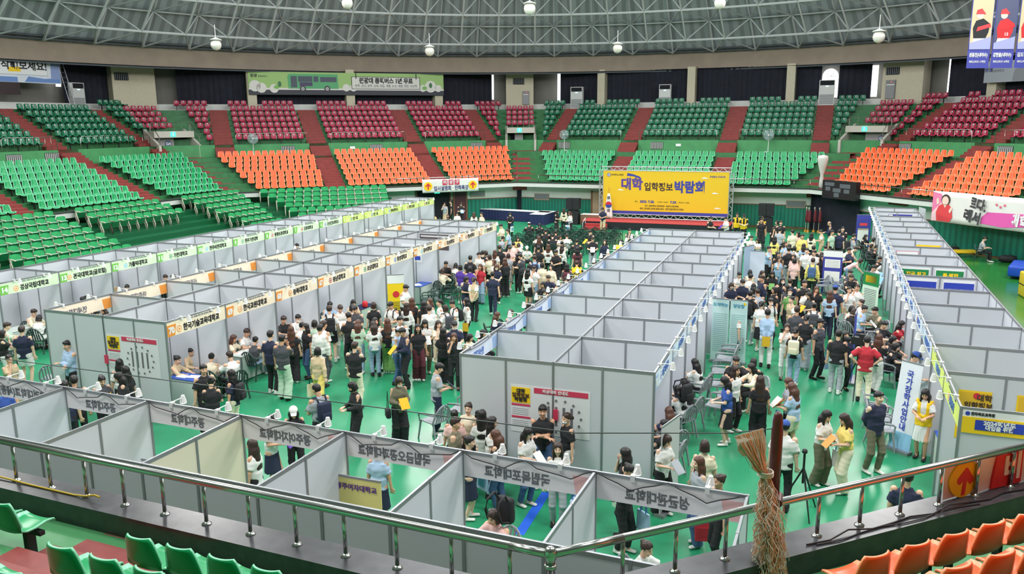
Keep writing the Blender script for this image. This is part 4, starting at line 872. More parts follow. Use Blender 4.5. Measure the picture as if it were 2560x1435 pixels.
# stage with backdrop -------------------------------------------------------------------------
CARP = mat('red_carpet', (168, 56, 56), .9, noise=.08, nscale=6); SKIRT = mat('black_skirt', (28, 32, 38), .8)
st = empty('stage', 'low black-skirted stage with red carpet under the yellow backdrop', 'stage', rotz(-3.1, 39.7, 0, -.02)); link('carpet', MB().box(-4.9, 4.95, -1.2, 1.3, .5, .53).mesh('carpet', CARP), st); link('skirt', MB().box(-4.88, 4.93, -1.18, 1.28, 0, .5).mesh('skirt', SKIRT), st)
stp = empty('stage_steps', 'red carpeted steps with a white rail at the left end of the stage', 'steps', rotz(-6.9, 38.15, 0, -.02)); 
for i in range(2): link('step', MB().box(-.75, .75, -.3 + .3 * i, .3, .2 * i, .2 + .2 * i).mesh('step', CARP), stp)
for x in (-.8,): link('handrail', MB().tube([(x, -.35, 0), (x, -.3, .5), (x, .3, .75), (x, .3, 0)], .02, 6).mesh('handrail', PARAPET), stp)
BK = empty('stage_backdrop', 'yellow stage backdrop on a silver truss with purple Korean title', 'backdrop', rotz(-7.02, 40.72, .53, -.012)); W_, H_ = 8.5, 2.97; zb = .34
sh = link('banner', MB().box(0, W_, -.02, 0, zb, zb + H_ - .02).mesh('banner', mat('yellow_backdrop', (232, 190, 30), .6)), BK); Q = bpy.data.objects.new('print_layer', None); bpy.data.objects.remove(Q)
PRp = mat('backdrop_purple', (92, 66, 150), .5); INDG = mat('backdrop_indigo', (62, 66, 156), .5)
def bt(body, x, z, size, m, bold=0, width=None): letter(BK, body, size, m, (x, -.028, z), bold=bold, width=width, depth=.003)
bt('대학', 2.0, zb + 2.0, .85, PRp, .035, 1.5); bt('입학정보', 3.85, zb + 1.85, .6, BROWNP, .018, 1.95); bt('박람회', 5.95, zb + 1.85, .85, INDG, .035, 2.0)
bt('2023. 7.28.', 3.1, zb + .86, .21, INDG, .01, 1.0); bt('12:30~16:00', 4.15, zb + .86, .13, BROWNP, .0, .7); bt('7.29.', 4.9, zb + .86, .21, INDG, .01, .46); bt('09:30~17:00', 5.6, zb + .86, .13, BROWNP, 0, .7); bt('일시', 2.35, zb + .86, .12, BROWNP)
bt('장소 | 원광대학교 문화체육관 · 원광대 인문대학원', 4.1, zb + .58, .13, BROWNP, .002, 2.3); bt('주관 | 전라북도교육청 중등교육과 · 전북 대입진학지도지원단', 4.1, zb + .38, .15, BROWNP, .002, 3.0)
bt('전라북도교육청', .98, zb + 2.66, .15, INK, .002, .85); bt('학생중심 미래교육', 7.75, zb + 2.62, .14, INDG, .002, 1.0)
link('emblem', MB().lathe([(.13, -.006), (.13, .0)], 20, (.38, -.026, zb + 2.66), INDG, 'y').lathe([(.09, -.009), (.09, 0)], 16, (.38, -.026, zb + 2.66), WHITE, 'y').lathe([(.05, -.012), (.05, 0)], 12, (.38, -.026, zb + 2.66), INDG, 'y').mesh('emblem'), BK)
def bp(name, pts, m, y=-.026): link(name, MB().prism(pts, y - .004, y, None, lambda x, y_, z: (x, z, y_)).mesh(name, m), BK)
bp('purple_band', [(.0, zb + .0), (W_, zb), (W_, zb + .2), (.0, zb + .2)], INDG); bp('pennant', [(1.65, zb + 2.6), (1.7, zb + 2.8), (2.1, zb + 2.72), (2.6, zb + 2.55), (2.55, zb + 2.42), (2.1, zb + 2.58)], INDG)
for x, z in ((1.0, 1.6), (6.7, 2.5), (7.4, 1.5), (7.6, .5)): bp('printed_cloud', [(x, zb + z), (x + .15, zb + z + .1), (x + .3, zb + z + .07), (x + .5, zb + z)], WHITE)
tr = MB(); TRM = mat('silver_truss', (196, 198, 200), .35, metal=.5)
def trussbar(x0, z0, x1, z1, name):
    t = MB(); d = Vector((x1 - x0, 0, z1 - z0)); L = d.length; d /= L; nn = Vector((d.z, 0, -d.x)) * .13
    for sy in (-.03, .2):
        for s_ in (-1, 1): t.tube([Vector((x0, sy, z0)) + nn * s_, Vector((x1, sy, z1)) + nn * s_], .022, 6)
        n = int(L / .27)
        for i in range(n):
            s_ = 1 if i % 2 else -1; t.tube([Vector((x0, sy, z0)) + d * (L * i / n) + nn * s_, Vector((x0, sy, z0)) + d * (L * (i + 1) / n) - nn * s_], .012, 5)
    n = int(L / .5)
    for i in range(n + 1):
        for s_ in (-1, 1): q = Vector((x0, 0, z0)) + d * (L * i / n) + nn * s_; t.tube([q + Vector((0, -.03, 0)), q + Vector((0, .2, 0))], .012, 5)
    link(name, t.mesh(name, TRM), BK)
trussbar(-.15, zb + H_ + .12, W_ + .15, zb + H_ + .12, 'top_truss'); trussbar(0.0, zb - .16, W_, zb - .16, 'bottom_truss'); trussbar(-.15, -.5, -.15, zb + H_, 'side_truss'); trussbar(W_ + .15, -.5, W_ + .15, zb + H_, 'side_truss')
# national flag on a pole
fl = empty('flag', 'white national flag with a red and blue roundel hanging from a pole, left of the backdrop', 'flag', (-6.5, 40.25, .53)); link('pole', MB().tube([(0, 0, 0), (0, 0, 2.05)], .02, 8).lathe([(.05, 2.05), (.03, 2.15), (.01, 2.25)], 8).mesh('pole', mat('gilded', (212, 150, 60), .4, metal=.4)), fl); link('base', MB().lathe([(.2, 0), (.18, .05), (.04, .08)], 16).mesh('base', BLACKM), fl)
rows = []
for z, wv in ((1.75, .14), (1.4, .3), (1.0, .42), (.6, .5), (.3, .56), (.12, .5)): rows.append([(-wv / 2 + wv * i / 12, -.05 - .03 * math.sin(i * 1.6), z - (.12 * i / 12 if z < .4 else 0)) for i in range(13)])
o = link('cloth', MB().strip(rows).mesh('cloth', CANV, True), fl); md = o.modifiers.new('t', 'SOLIDIFY'); md.thickness = .01
def fpoly(name, pts, m): link(name, MB().prism(pts, -.1, -.094, None, lambda x, y, z: (x, z, y)).mesh(name, m), fl)
fpoly('roundel_red', [(.22 * math.cos(a), .98 + .22 * math.sin(a)) for a in [PI * i / 12 for i in range(13)]], mat('flag_red', (198, 40, 60), .6)); fpoly('roundel_blue', [(.22 * math.cos(a), .98 + .22 * math.sin(a)) for a in [PI + PI * i / 12 for i in range(13)]], mat('flag_blue', (40, 70, 150), .6))
for z in (1.38, .5):
    for i in range(3): fpoly('trigram', [(-.1, z + .07 * i), (.1, z + .07 * i), (.1, z + .07 * i + .04), (-.1, z + .07 * i + .04)], INK)
link('fringe', MB().strip([[(-.27 + .54 * i / 10, -.07, .17 - .012 * i) for i in range(11)], [(-.27 + .54 * i / 10, -.07, .08 - .012 * i) for i in range(11)]]).mesh('fringe', MATS['gilded']), fl)
for i, (x, y) in enumerate([(6.4, 41.3), (6.55, 41.0), (6.9, 41.3), (7.2, 41.1)]):
    e = empty('furled_flag', 'furled dark red flag on a gold-tipped stand beside the black drape, %s from left' % ORD[i], 'flag', (x, y, 0), 'furled flags by the drape'); link('base', MB().lathe([(.1, 0), (.08, .1), (.03, .14)], 12).mesh('base', MATS['gilded']), e); link('pole', MB().tube([(0, 0, .1), (0, 0, 1.5)], .02, 7).lathe([(.05, 1.5), (.04, 1.58), (.01, 1.62)], 8).mesh('pole', mat('pale_pole', (190, 180, 160), .4)), e)
    link('cloth', MB().lathe([(.02, 1.45), (.07, 1.35), (.1, 1.1), (.12, .8), (.1, .65), (.02, .6)], 9, (.05, 0, 0)).mesh('cloth', mat('dark_red_cloth', (112, 36, 44), .8), True), e)
# loudspeakers, skirted tables
SPK = mat('black_speaker', (24, 25, 30), .6)
for x, y, lb in ((-9.15, 40.6, 'left of the stage'), (3.95, 40.3, 'right of the stage')):
    e = empty('loudspeaker', 'stack of black loudspeakers standing ' + lb, 'loudspeaker', (x, y, 0), 'loudspeaker stacks'); link('subwoofer', MB().box(-.42, .42, -.35, .35, 0, .95).mesh('subwoofer', SPK), e); link('stand', MB().box(-.3, .3, -.2, .2, .95, 1.08).mesh('stand', BLACKM), e); link('top_cabinet', MB().box(-.48, -.01, -.3, .3, 1.08, 1.85).box(.01, .48, -.3, .3, 1.08, 1.85).mesh('top_cabinet', SPK), e)
def skirted(M, L, D, h, m, lb):
    e = empty('skirted_table', lb, 'table', M); link('tabletop', MB().box(0, L, 0, D, h - .03, h).mesh('tabletop', WHITE), e); per = [(0, 0), (L, 0), (L, D), (0, D), (0, 0)]; P = []
    for (a, b), (c, d) in zip(per[:-1], per[1:]):
        n = max(4, int(math.hypot(c - a, d - b) * 10)); P += [(a + (c - a) * i / n, b + (d - b) * i / n) for i in range(n)]
    o = link('skirt', MB().strip([[(x * .995 + .015 * math.sin(i * 2.4), y + .02 * math.sin(i * 2.4 + 1), z) for i, (x, y) in enumerate(P)] for z in (.01, h - .03)], None, True).mesh('skirt', m), e); return e
NAVYC = mat('navy_table_skirt', (32, 40, 84), .8); skirted(rotz(-17.3, 41.7, 0, -.18), 6.4, .8, .78, NAVYC, 'long table with navy skirt along the far left court wall'); skirted(rotz(-12.0, 39.35, 0, -.05), 1.1, 2.4, .78, NAVYC, 'short navy-skirted table turned towards the camera'); skirted(rotz(-8.6, 40.5, 0, -.05), 1.5, .7, .75, mat('brown_table_skirt', (132, 98, 78), .8), 'table with pleated brown skirt left of the stage')
# plastic armchairs ---------------------------------------------------------------------------
def chair_mesh(m):
    P = {}; b = MB(); rows = []
    for y, z in ((-.24, .425), (-.25, .44), (-.2, .45), (0, .435), (.18, .43), (.22, .44)): rows.append([(x * .23, y, z + .015 * x * x) for x in (-1, -.5, 0, .5, 1)])
    b.strip(rows); b.strip([[(x, y, z - .025) for x, y, z in r[::-1]] for r in rows]); b.strip([[r[0], (r[0][0], r[0][1], r[0][2] - .025)] for r in rows]); b.strip([[(r[-1][0], r[-1][1], r[-1][2] - .025), r[-1]] for r in rows]); b.strip([[(x, y, z - .025) for x, y, z in rows[0]], rows[0]]); b.strip([rows[-1], [(x, y, z - .025) for x, y, z in rows[-1]]]); P['seat'] = b.mesh('seat', m)
    k = MB(); arch = [(.25 * math.cos(a) * (1.04 if math.sin(a) < .3 else 1), .23 + .1 * math.sin(a), .5 + .36 * math.sin(a)) for a in [PI * i / 10 for i in range(11)]]
    k.tube([(.25, .2, .42)] + arch + [(-.25, .2, .42)], .022, 6)
    for i in range(5): x = -.15 + .075 * i; k.hexa([(x - .018, .205, .43), (x + .018, .205, .43), (x + .018, .218, .43), (x - .018, .218, .43), (x * .95 - .018, .31, .5 + .36 * math.sqrt(1 - (x / .26) ** 2) - .02), (x * .95 + .018, .31, .5 + .36 * math.sqrt(1 - (x / .26) ** 2) - .02), (x * .95 + .018, .325, .5 + .36 * math.sqrt(1 - (x / .26) ** 2) - .02), (x * .95 - .018, .325, .5 + .36 * math.sqrt(1 - (x / .26) ** 2) - .02)])
    P['backrest'] = k.mesh('backrest', m)
    for s in (-1, 1):
        P['arm%d' % s] = MB().tube([(s * .255, .26, .66), (s * .275, .05, .655), (s * .275, -.18, .64), (s * .265, -.24, .6), (s * .25, -.22, .44)], [.02, .026, .026, .022, .022], 6).mesh('armrest', m)
        P['f%d' % s] = MB().tube([(s * .23, -.21, .43), (s * .265, -.27, .0)], [.026, .02], 6).mesh('leg', m); P['r%d' % s] = MB().tube([(s * .23, .2, .43), (s * .25, .3, .0)], [.026, .02], 6).mesh('leg', m)
    return P
CHG = chair_mesh(mat('grey_chair_plastic', (148, 152, 158), .45)); CHD = chair_mesh(mat('dark_green_chair_plastic', (44, 68, 62), .45)); CHAIRS = []
def chair(x, y, ang, P, lb, grp=None, z=0):
    e = empty('plastic_armchair', lb, 'chair', rotz(x, y, z, math.radians(ang + 90)), grp)
    for k, nm in (('seat', 'seat'), ('backrest', 'backrest'), ('arm-1', 'armrest'), ('arm1', 'armrest'), ('f-1', 'leg'), ('f1', 'leg'), ('r-1', 'leg'), ('r1', 'leg')): link(nm, P[k], e)
    CHAIRS.append((x, y)); return e
# counters ------------------------------------------------------------------------------------
COUNT = mat('counter_panel', (204, 214, 208), .45); BLUT = mat('blue_counter_top', (44, 84, 178), .45); PAPER = mat('white_paper', (232, 232, 230), .7)
def counter(x, y, ang, L, D, lb, top=COUNT, stuff=True, h=.75):
    e = empty('counter', lb, 'counter', rotz(x, y, 0, math.radians(ang))); link('body', MB().box(-L / 2 + .02, L / 2 - .02, -D / 2 + .02, D / 2 - .02, .03, h - .03).mesh('body', COUNT), e); link('top', MB().box(-L / 2, L / 2, -D / 2, D / 2, h - .02, h).mesh('top', top), e)
    for sx in (-1, 1):
        for sy in (-1, 1): link('post', MB().box(sx * L / 2 - .02, sx * L / 2 + .02, sy * D / 2 - .02, sy * D / 2 + .02, 0, h - .01).mesh('post', ALU), e)
    return e
def leaflet(x, y, z, ang, lb, m=PAPER, w=.21, d=.297, t=.008): tag(MB().box(-w / 2, w / 2, -d / 2, d / 2, 0, t).obj('leaflet', m, M=rotz(x, y, z + .001, ang)), lb, 'leaflet')
cts = [(-8.35, 1.35, -3, .95, .5, 'counter with blue cloth under the orange sign numbered 70', BLUT), (-8.45, 3.8, 87, 1.0, .5, 'white counter under the orange sign numbered 69', COUNT), (-8.1, 14.3, 87, 1.0, .55, 'white counter with blue folders under the orange sign numbered 64', BLUT), (-8.2, 16.5, 87, 1.0, .5, 'white counter under the orange sign numbered 63', COUNT), (-8.3, 5.9, 87, 1.0, .5, 'counter under the orange sign numbered 68', COUNT), (-8.35, 8.0, 87, 1.0, .5, 'counter under the orange sign numbered 67', COUNT), (-8.1, 12.2, 87, 1.0, .5, 'blue-topped counter beside the yellow roll-up under sign 65', BLUT), (9.62, 2.95, 90, 1.1, .6, 'white counter with blue cloth at the yellow information sign', BLUT), (-17.3, 3.7, 90, 1.2, .6, 'round-cornered white table in the booth with green sign numbered 14', COUNT)]
cts += [(3.5, 1.2 + 2.069 * i, 90, 1.1, .5, 'blue-topped counter on the right side of the central island, %s from near end' % ORD[i], BLUT) for i in range(8)] + [(-15.6 - .0, 7.5 + 2.08 * i, 90, 1.0, .5, 'counter in the booth with green sign numbered %d' % (12 - i), COUNT) for i in range(7)] + [(.55, 1.0 + 2.069 * i, 90, 1.1, .5, 'counter on the left side of the central island, %s from near end' % ORD[i], COUNT) for i in range(8)] + [(9.9 + .02 * i, 6.9 + 2.07 * i, 90, 1.1, .5, 'counter in the right-hand row, %s from the information sign' % ORD[i + 1], BLUT) for i in range(7)]
for x, y, a_, L, D, lb, m in cts: counter(x, y, a_, L, D, lb, m)
for i, (x, y, z, w_, d_, m, lb) in enumerate([(-8.5, 1.3, .75, .3, .2, PAPER, 'white leaflet on the counter under sign 70, left'), (-8.2, 1.38, .75, .3, .22, PAPER, 'white leaflet on the counter under sign 70, right'), (-8.45, 3.6, .75, .25, .3, PAPER, 'white form on the counter under sign 69, near'), (-8.5, 4.0, .75, .25, .3, PAPER, 'white form on the counter under sign 69, far'), (-8.15, 14.1, .75, .3, .4, PAPER, 'white sheet on the counter under sign 64'), (9.55, 2.62, .75, .2, .3, YEL, 'yellow leaflet on the near end of the information counter'), (9.75, 2.75, .75, .3, .3, PAPER, 'white sheets on the near end of the information counter'), (9.7, 3.3, .75, .35, .25, mat('navy_folder', (44, 48, 96), .5), 'navy folder on the information counter')]): leaflet(x, y, z, .2 * i, lb, m, w_, d_, .012)
for y in (3.02, 3.12): 
    e = empty('bottle', 'dark drink bottle on the information counter, %s' % ('nearer one' if y < 3.1 else 'farther one'), 'bottle', (9.5, y, .752)); link('body', MB().lathe([(.032, 0), (.034, .02), (.034, .13), (.015, .17), (.015, .19)], 12).mesh('body', mat('dark_bottle', (46, 36, 34), .25), True), e); link('cap', MB().lathe([(.017, .19), (.017, .21)], 10).mesh('cap', BLACKM), e)
# empty chairs
for i, (x, y, a_) in enumerate([(4.55, 7.3, 180), (4.6, 6.1, 185), (4.55, 8.6, 175), (4.6, 9.6, 180), (4.75, 4.5, 170), (4.9, 5.2, 185)]): chair(x, y, a_, CHG, 'empty grey plastic armchair along the central island, %s from near end' % ORD[sorted([7.3, 6.1, 8.6, 9.6, 4.5, 5.2]).index(y)], 'grey chairs by the central island')
for i, (x, y, a_) in enumerate([(8.35, 5.5, 0), (8.4, 4.8, -5), (8.35, 4.1, 5), (8.7, 12.0, 0), (8.6, 13.4, 0), (8.75, 14.8, 0), (7.9, 20.2, -10), (7.2, 20.6, 200)]): chair(x, y, a_, CHG, 'empty grey plastic armchair facing the right-hand row, %s from near end' % ORD[sorted([5.5, 4.8, 4.1, 12.0, 13.4, 14.8, 20.2, 20.6]).index(y)], 'grey chairs by the right-hand row')
for i, (x, y, a_) in enumerate([(-7.25, 13.9, 190), (-6.4, 13.6, 160), (-7.2, 13.1, 200), (-7.1, 14.8, 170)]): chair(x, y, a_, CHD, 'empty dark green plastic armchair by sign 64, %s from near end' % ORD[sorted([13.9, 13.6, 13.1, 14.8]).index(y)], 'dark green chairs by sign 64')
for x, y, a_, lb in ((-1.3, 1.35, 160, 'empty grey plastic armchair left of the central island corner, nearer'), (-1.0, 2.2, 175, 'empty grey plastic armchair left of the central island corner, farther'), (-12.6, .9, 120, 'empty grey plastic armchair at the left corner of the orange-signed island'), (10.4, 2.6, 180, 'dark grey chair behind the information counter'), (-16.2, 4.9, 180, 'grey plastic armchair by the green sign numbered 13')): chair(x, y, a_, CHG, lb)
# ------------------------------------------------------------------ posters, roll-up banners, stands
def poster(M, w, h, base, lb, bits=(), name='poster', cat='poster'):
    e = empty(name, lb, cat, M); link('sheet', MB().box(0, w, -.003, .001, 0, h).mesh('sheet', base), e)
    for b in bits:
        if b[0] == 'r': rect(e, 'printed_field', b[1], b[2], b[3], b[4], b[5], 1)
        elif b[0] == 't': txt(e, b[1], b[2], b[3], b[4], b[5], 4, b[6] if len(b) > 6 else 0, b[7] if len(b) > 7 else None)
        elif b[0] == 'd': disc(e, 'printed_disc', b[1], b[2], b[3], b[4], 3)
        elif b[0] == 'p': poly(e, 'printed_shape', b[1], b[2], 3)
    return e
CRIM = mat('crimson_print', (206, 60, 92), .5); NAVYP = mat('navy_print', (52, 60, 120), .5); LGREY = mat('pale_grey_print', (196, 198, 202), .6); TEALP = mat('teal_print', (84, 160, 190), .5); GRN = mat('bright_green_print', (24, 130, 70), .5)
def evac(M, where):
    b = [('r', .02, .42, .62, .95, YEL), ('t', '대학', .22, .87, .1, INK, .004), ('t', '입학정보', .22, .78, .1, BROWNP, .004), ('t', '박람회', .22, .69, .1, INK, .004), ('r', .02, .42, .56, .6, CRIM), ('r', .02, .42, .3, .34, CRIM), ('r', .5, 1.62, .86, .97, CRIM), ('t', '비상대피 안내도', .95, .915, .08, WHITE, .003)]
    b += [('r', .04, .38, .5 - .04 * i, .515 - .04 * i, LGREY) for i in range(4)] + [('r', .04, .38, .24 - .04 * i, .255 - .04 * i, LGREY) for i in range(4)]
    b += [('r', .78 + .16 * i, .83 + .16 * i, .22, .62, GREYINK) for i in range(4)] + [('d', 1.06 + .42 * math.cos(a), .42 + .34 * math.sin(a), .025, GREYINK) for a in [2 * PI * i / 14 for i in range(14)]]
    poster(M, 1.66, 1.0, mat('pale_poster', (226, 228, 232), .5), 'evacuation map poster with crimson heading ' + where, b)
evac(frame((1.1, -.012, 1.0), (1, 0, 0)), 'on the near end wall of the central island'); p = B0 + acr * 2.06; evac(frame((p.x, p.y - .012, 1.08), acr), 'on the near end wall of the orange-signed island')
for x, y, z, lb in ((2.06, -.03, 1.35, 'on the end wall of the central island'), ((B0 + acr * 2.0).x, (B0 + acr * 2.0).y - .03, 1.3, 'on the end wall of the orange-signed island')): tag(MB().box(-.05, .05, -.02, .005, 0, .22).obj('fire_notice', mat('crimson_print', (206, 60, 92), .5), M=(x, y, z)), 'small crimson notice ' + lb, 'sign')
yb = lambda w, h: [('r', .03, w - .03, .03, h - .03, mat('poster_yellow', (230, 182, 44), .5)), ('d', w * .55, h * .9, .06, REDP), ('t', '대학', w * .78, h * .86, .14, BROWNP, .004), ('t', '입학정보', w * .62, h * .7, .13, BROWNP, .004), ('t', '박람회', w * .66, h * .57, .14, BROWNP, .004), ('d', w * .22, h * .4, .09, PURP), ('d', w * .5, h * .38, .09, NAVYP), ('r', .05, w - .05, .06, h * .25, WHITE)]
def onD(i, x, z): q = D0 + alD * PD * i + xD * x; return frame((q.x, q.y - .014, z), xD)
poster(onD(1, .25, 1.25), .55, .95, YEL, 'yellow fair poster on the partition behind the information sign, left one', yb(.55, .95)); poster(onD(1, 1.2, 1.25), .62, .95, YEL, 'yellow fair poster on the partition behind the information sign, right one', yb(.62, .95))
for k in (0, 1): poster(onD(7, .08 + k * 1.0, 1.75), .85, .68, WHITE, 'dark green poster with yellow lettering in the right-hand row, %s panel' % ('left' if k == 0 else 'right'), [('r', .03, .82, .03, .62, GRN), ('t', '전국 최고' if k == 0 else '특·별한', .45, .46, .15, YEL, .006), ('t', '대학 인프라' if k == 0 else '장학혜택', .5, .26, .17, WHITE, .006), ('d', .2, .2, .1, WHITE)])
for k in (0, 1): poster(onD(6, .08 + k * 1.0, 1.7), .85, .74, WHITE, 'blue poster with white column headings in the right-hand row, %s panel' % ('left' if k == 0 else 'right'), [('r', .03, .83, .03, .66, BLUEP), ('t', '단과대학', .2, .38, .08, WHITE), ('t', '모집단위', .48, .38, .08, WHITE), ('t', '입학', .72, .38, .08, WHITE), ('r', .06, .8, .47, .48, WHITE)])
poster(onD(9, .2, 1.85), .75, .5, CRIM, 'white notice with thin red frame on a right-hand row partition', [('r', .015, .735, .015, .485, WHITE), ('t', '입학 안내 자료 제공', .37, .22, .06, INK, .002)])
poster(onD(10, 1.05, 1.7), .85, .62, YEL, 'navy sign with yellow border in the right-hand row', [('p', [(.06, .03), (.06, .45), (.14, .55), (.72, .55), (.8, .45), (.8, .03)], NAVYP), ('t', '군산대학교', .44, .34, .17, CANV, .006, .62)]); poster(onD(15, .6, 2.1), 1.1, .3, INDG, 'long indigo strip sign at the far end of the right-hand row', [('r', .02, .2, .02, .28, CANV), ('d', .8, .15, .04, WHITE)])
def onE(k, y, z): q = E0 + xE * k + yE * y; return frame((q.x - .014 * ce, q.y, z), -yE)
poster(onE(4, 1.25, 1.05), 1.0, 1.3, BLUEP, 'blue-framed poster with white field inside the foreground row', [('t', 'KIT 인재상', .5, 1.13, .13, WHITE, .004), ('r', .1, .9, .08, .98, WHITE), ('t', 'Global ICON', .5, .72, .13, NAVYP, .004, .62), ('t', '지역과 세계를 잇는 인재', .5, .5, .06, GREYINK)])
poster(onE(6, 1.35, 1.0), 1.15, 1.35, mat('pale_poster', (226, 228, 232), .5), 'white poster with teal heading box inside the foreground row', [('r', .1, 1.0, .82, 1.16, TEALP), ('t', '학생 중심 학사구조', .55, 1.05, .09, WHITE, .003, .7), ('t', '전공선택 자율 학사구조', .55, .92, .09, YEL, .003, .74), ('r', .55, .95, .36, .66, LGREY), ('t', '유연한 다전공', .3, .7, .06, GREYINK)])
def onB(i, x, z): q = B0 + alo * PB * i + acr * (2 + x); return frame((q.x, q.y - .014, z), acr)
poster(onB(7, .35, 1.55), .95, .75, mat('pale_poster', (226, 228, 232), .5), 'white poster with blue print under sign 64', [('r', .08, .86, .5, .66, LGREY), ('t', '미래를 여는 대학', .48, .32, .09, NAVYP, .003), ('r', .6, .86, .1, .26, BLUEP)])
poster(onB(8, .1, 1.75), 1.4, .68, mat('photo_dark', (86, 76, 74), .5), 'dark group photo poster on a partition beyond sign 63', [('d', .3 + .25 * i, .3, .09, SKINP) for i in range(4)] + [('r', .05, 1.35, .55, .62, LGREY)]); poster(onB(8, .5, .95), .3, .5, mat('pale_lime', (214, 226, 150), .5), 'small lime notice on a partition under sign 63')
for i, (k, x) in enumerate([(10, .6), (10, 1.2), (11, .8)]):
    q = A0 + alA * (2.083 * k + (.2, 1.35, 1.0)[i]) - Vector((1, 0, 0)) * 1.98; poster(frame((q.x, q.y, 1.35), alA), .62, .85, YEL, 'yellow fair poster on the back wall of the lime-signed booths, %s from near end' % ORD[i], yb(.62, .85))
def rollup(x, y, ang, w, h, m, lb, bits=(), lean=0):
    M = rotz(x, y, 0, math.radians(ang)); e = empty('rollup_banner', lb, 'banner stand', M, None); T = Matrix.Rotation(lean, 4, 'X')
    s = link('sheet', MB().box(-w / 2, w / 2, -.006, .006, .07, h).mesh('sheet', m), e, T); link('base', MB().box(-w / 2 - .02, w / 2 + .02, -.1, .1, 0, .07).mesh('base', ALU), e); link('pole', MB().tube([(0, .03, .05), (0, .03, h)], .012, 6).mesh('pole', ALU), s); link('top_bar', MB().box(-w / 2, w / 2, -.012, .012, h, h + .03).mesh('top_bar', ALU), s)
    for b in bits:
        if b[0] == 'r': rect(s, 'printed_field', b[1], b[2], b[3], b[4], b[5], 2)
        elif b[0] == 'd': disc(s, 'printed_disc', b[1], b[2], b[3], b[4], 3)
        else: txt(s, b[1], b[2], b[3], b[4], b[5], 4, .003, b[6] if len(b) > 6 else None)
    return e
lines = lambda x0, x1, z0, n, m, d=.06: [('r', x0, x1, z0 - d * i, z0 - d * i + .02, m) for i in range(n)]
rollup(-7.3, 10.75, 30, .6, 1.8, YEL, 'yellow roll-up banner with white head beside booth 66', [('r', -.3, .3, 1.5, 1.8, WHITE), ('d', 0, 1.1, .12, REDP)] + lines(-.2, .2, .8, 6, INK))
rollup(7.6, 20.9, -8, .75, 1.85, INDG, 'indigo roll-up banner with white tables in the right-hand aisle', [('r', -.37, .37, 1.6, 1.85, WHITE), ('r', -.3, .3, 1.15, 1.5, CANV), ('r', -.3, .3, .55, 1.0, CANV), ('r', -.3, .3, .1, .45, CANV)] + lines(-.25, .25, 1.42, 5, LGREY))
rollup(8.75, 15.8, -50, .75, 1.9, mat('mint_banner', (204, 226, 206), .5), 'pale green roll-up banner with dark green heading in the right-hand aisle', [('r', -.37, .37, 1.45, 1.9, GRN), ('r', -.25, .25, 1.55, 1.8, YEL)] + lines(-.28, .28, 1.3, 18, GREYINK))
rollup(9.45, 34.2, 8, .75, 1.95, INDG, 'indigo roll-up banner with cream panel at the far end of the right-hand row', [('r', -.28, .28, .2, 1.2, CANV), ('r', -.28, .28, 1.1, 1.2, YEL), ('r', -.2, .2, 1.35, 1.5, REDC)])
rollup(4.25, 9.6, -6, .5, 1.95, mat('pale_teal_banner', (196, 224, 224), .5), 'pale teal roll-up banner at the right side of the central island, left of two', [('t', '도약하는', 0, 1.78, .12, TEALP)] + lines(-.2, .2, 1.5, 20, mat('pale_teal_line', (150, 190, 190), .5)))
rollup(4.78, 9.55, -6, .5, 1.95, MATS['pale_teal_banner'], 'pale teal roll-up banner at the right side of the central island, right of two', [('t', '당당함', 0, 1.78, .12, TEALP), ('d', .17, 1.86, .04, YEL)] + lines(-.2, .2, 1.5, 20, MATS['pale_teal_line']))
rollup(4.72, 18.9, -15, .6, 2.0, mat('pale_blue_banner', (206, 216, 232), .5), 'plain pale blue roll-up banner at the far part of the central island'); rollup(4.3, 20.2, 60, .7, 2.0, mat('blue_grey_banner', (168, 186, 214), .5), 'blue-grey roll-up banner at the far right corner of the central island')
rollup(7.95, 8.9, 84, .8, 2.0, BLUEP, 'tall blue roll-up banner seen almost edge-on behind the camera operator')
rollup(8.72, 3.95, -38, .5, 2.0, mat('ice_white_banner', (226, 230, 240), .5), 'white leaning banner with blue slanted lettering by the woman in yellow', [('t', t_, 0, 1.75 - .17 * i, .17, BLUEP) for i, t_ in enumerate('국가장학사업안내')] + [('r', -.25, .25, .07, .45, mat('sky_print', (150, 200, 236), .5))], lean=-.12)
rollup(.35, -4.75, 0, .85, 1.9, mat('pale_yellow_banner', (238, 226, 140), .5), 'pale yellow roll-up banner standing in the foreground booth third from right', [('t', '광주여자대학교', 0, 1.75, .11, PURP)] + lines(-.3, .3, .8, 9, GREYINK, .08)); rollup(-3.5, -4.75, 0, .7, 1.6, WHITE, 'white roll-up banner with pale blue crest in the sixth foreground booth', [('d', .1, 1.35, .12, TEALP), ('r', -.2, .2, 1.0, 1.1, mat('logo_sky', (120, 190, 210), .5))])
rollup(4.4, -.42, 75, .8, 1.75, LGREY, 'grey-backed roll-up banner seen from the side at the near corner of the central island')
e = empty('brochure_stand', 'small yellow display board on a black wire stand in the foreground row', 'stand', rotz(.35, -5.55, 0, -.3)); link('board', MB().hexa([(-.22, 0, .75), (.22, 0, .75), (.22, .02, .75), (-.22, .02, .75), (-.22, .15, 1.25), (.22, .15, 1.25), (.22, .17, 1.25), (-.22, .17, 1.25)]).mesh('board', YEL), e); link('frame', MB().tube([(-.2, .05, .8), (-.2, .3, 0)], .012, 6).tube([(.2, .05, .8), (.2, .3, 0)], .012, 6).tube([(-.2, .05, .8), (-.2, -.1, 0)], .012, 6).tube([(.2, .05, .8), (.2, -.1, 0)], .012, 6).mesh('frame', BLACKM), e); o = link('printed_target', MB().lathe([(.12, -.004), (.12, 0)], 20, (0, .08, 1.0), REDP, 'y').lathe([(.07, -.008), (.07, 0)], 16, (0, .08, 1.0), YEL, 'y').mesh('printed_target'), e); 
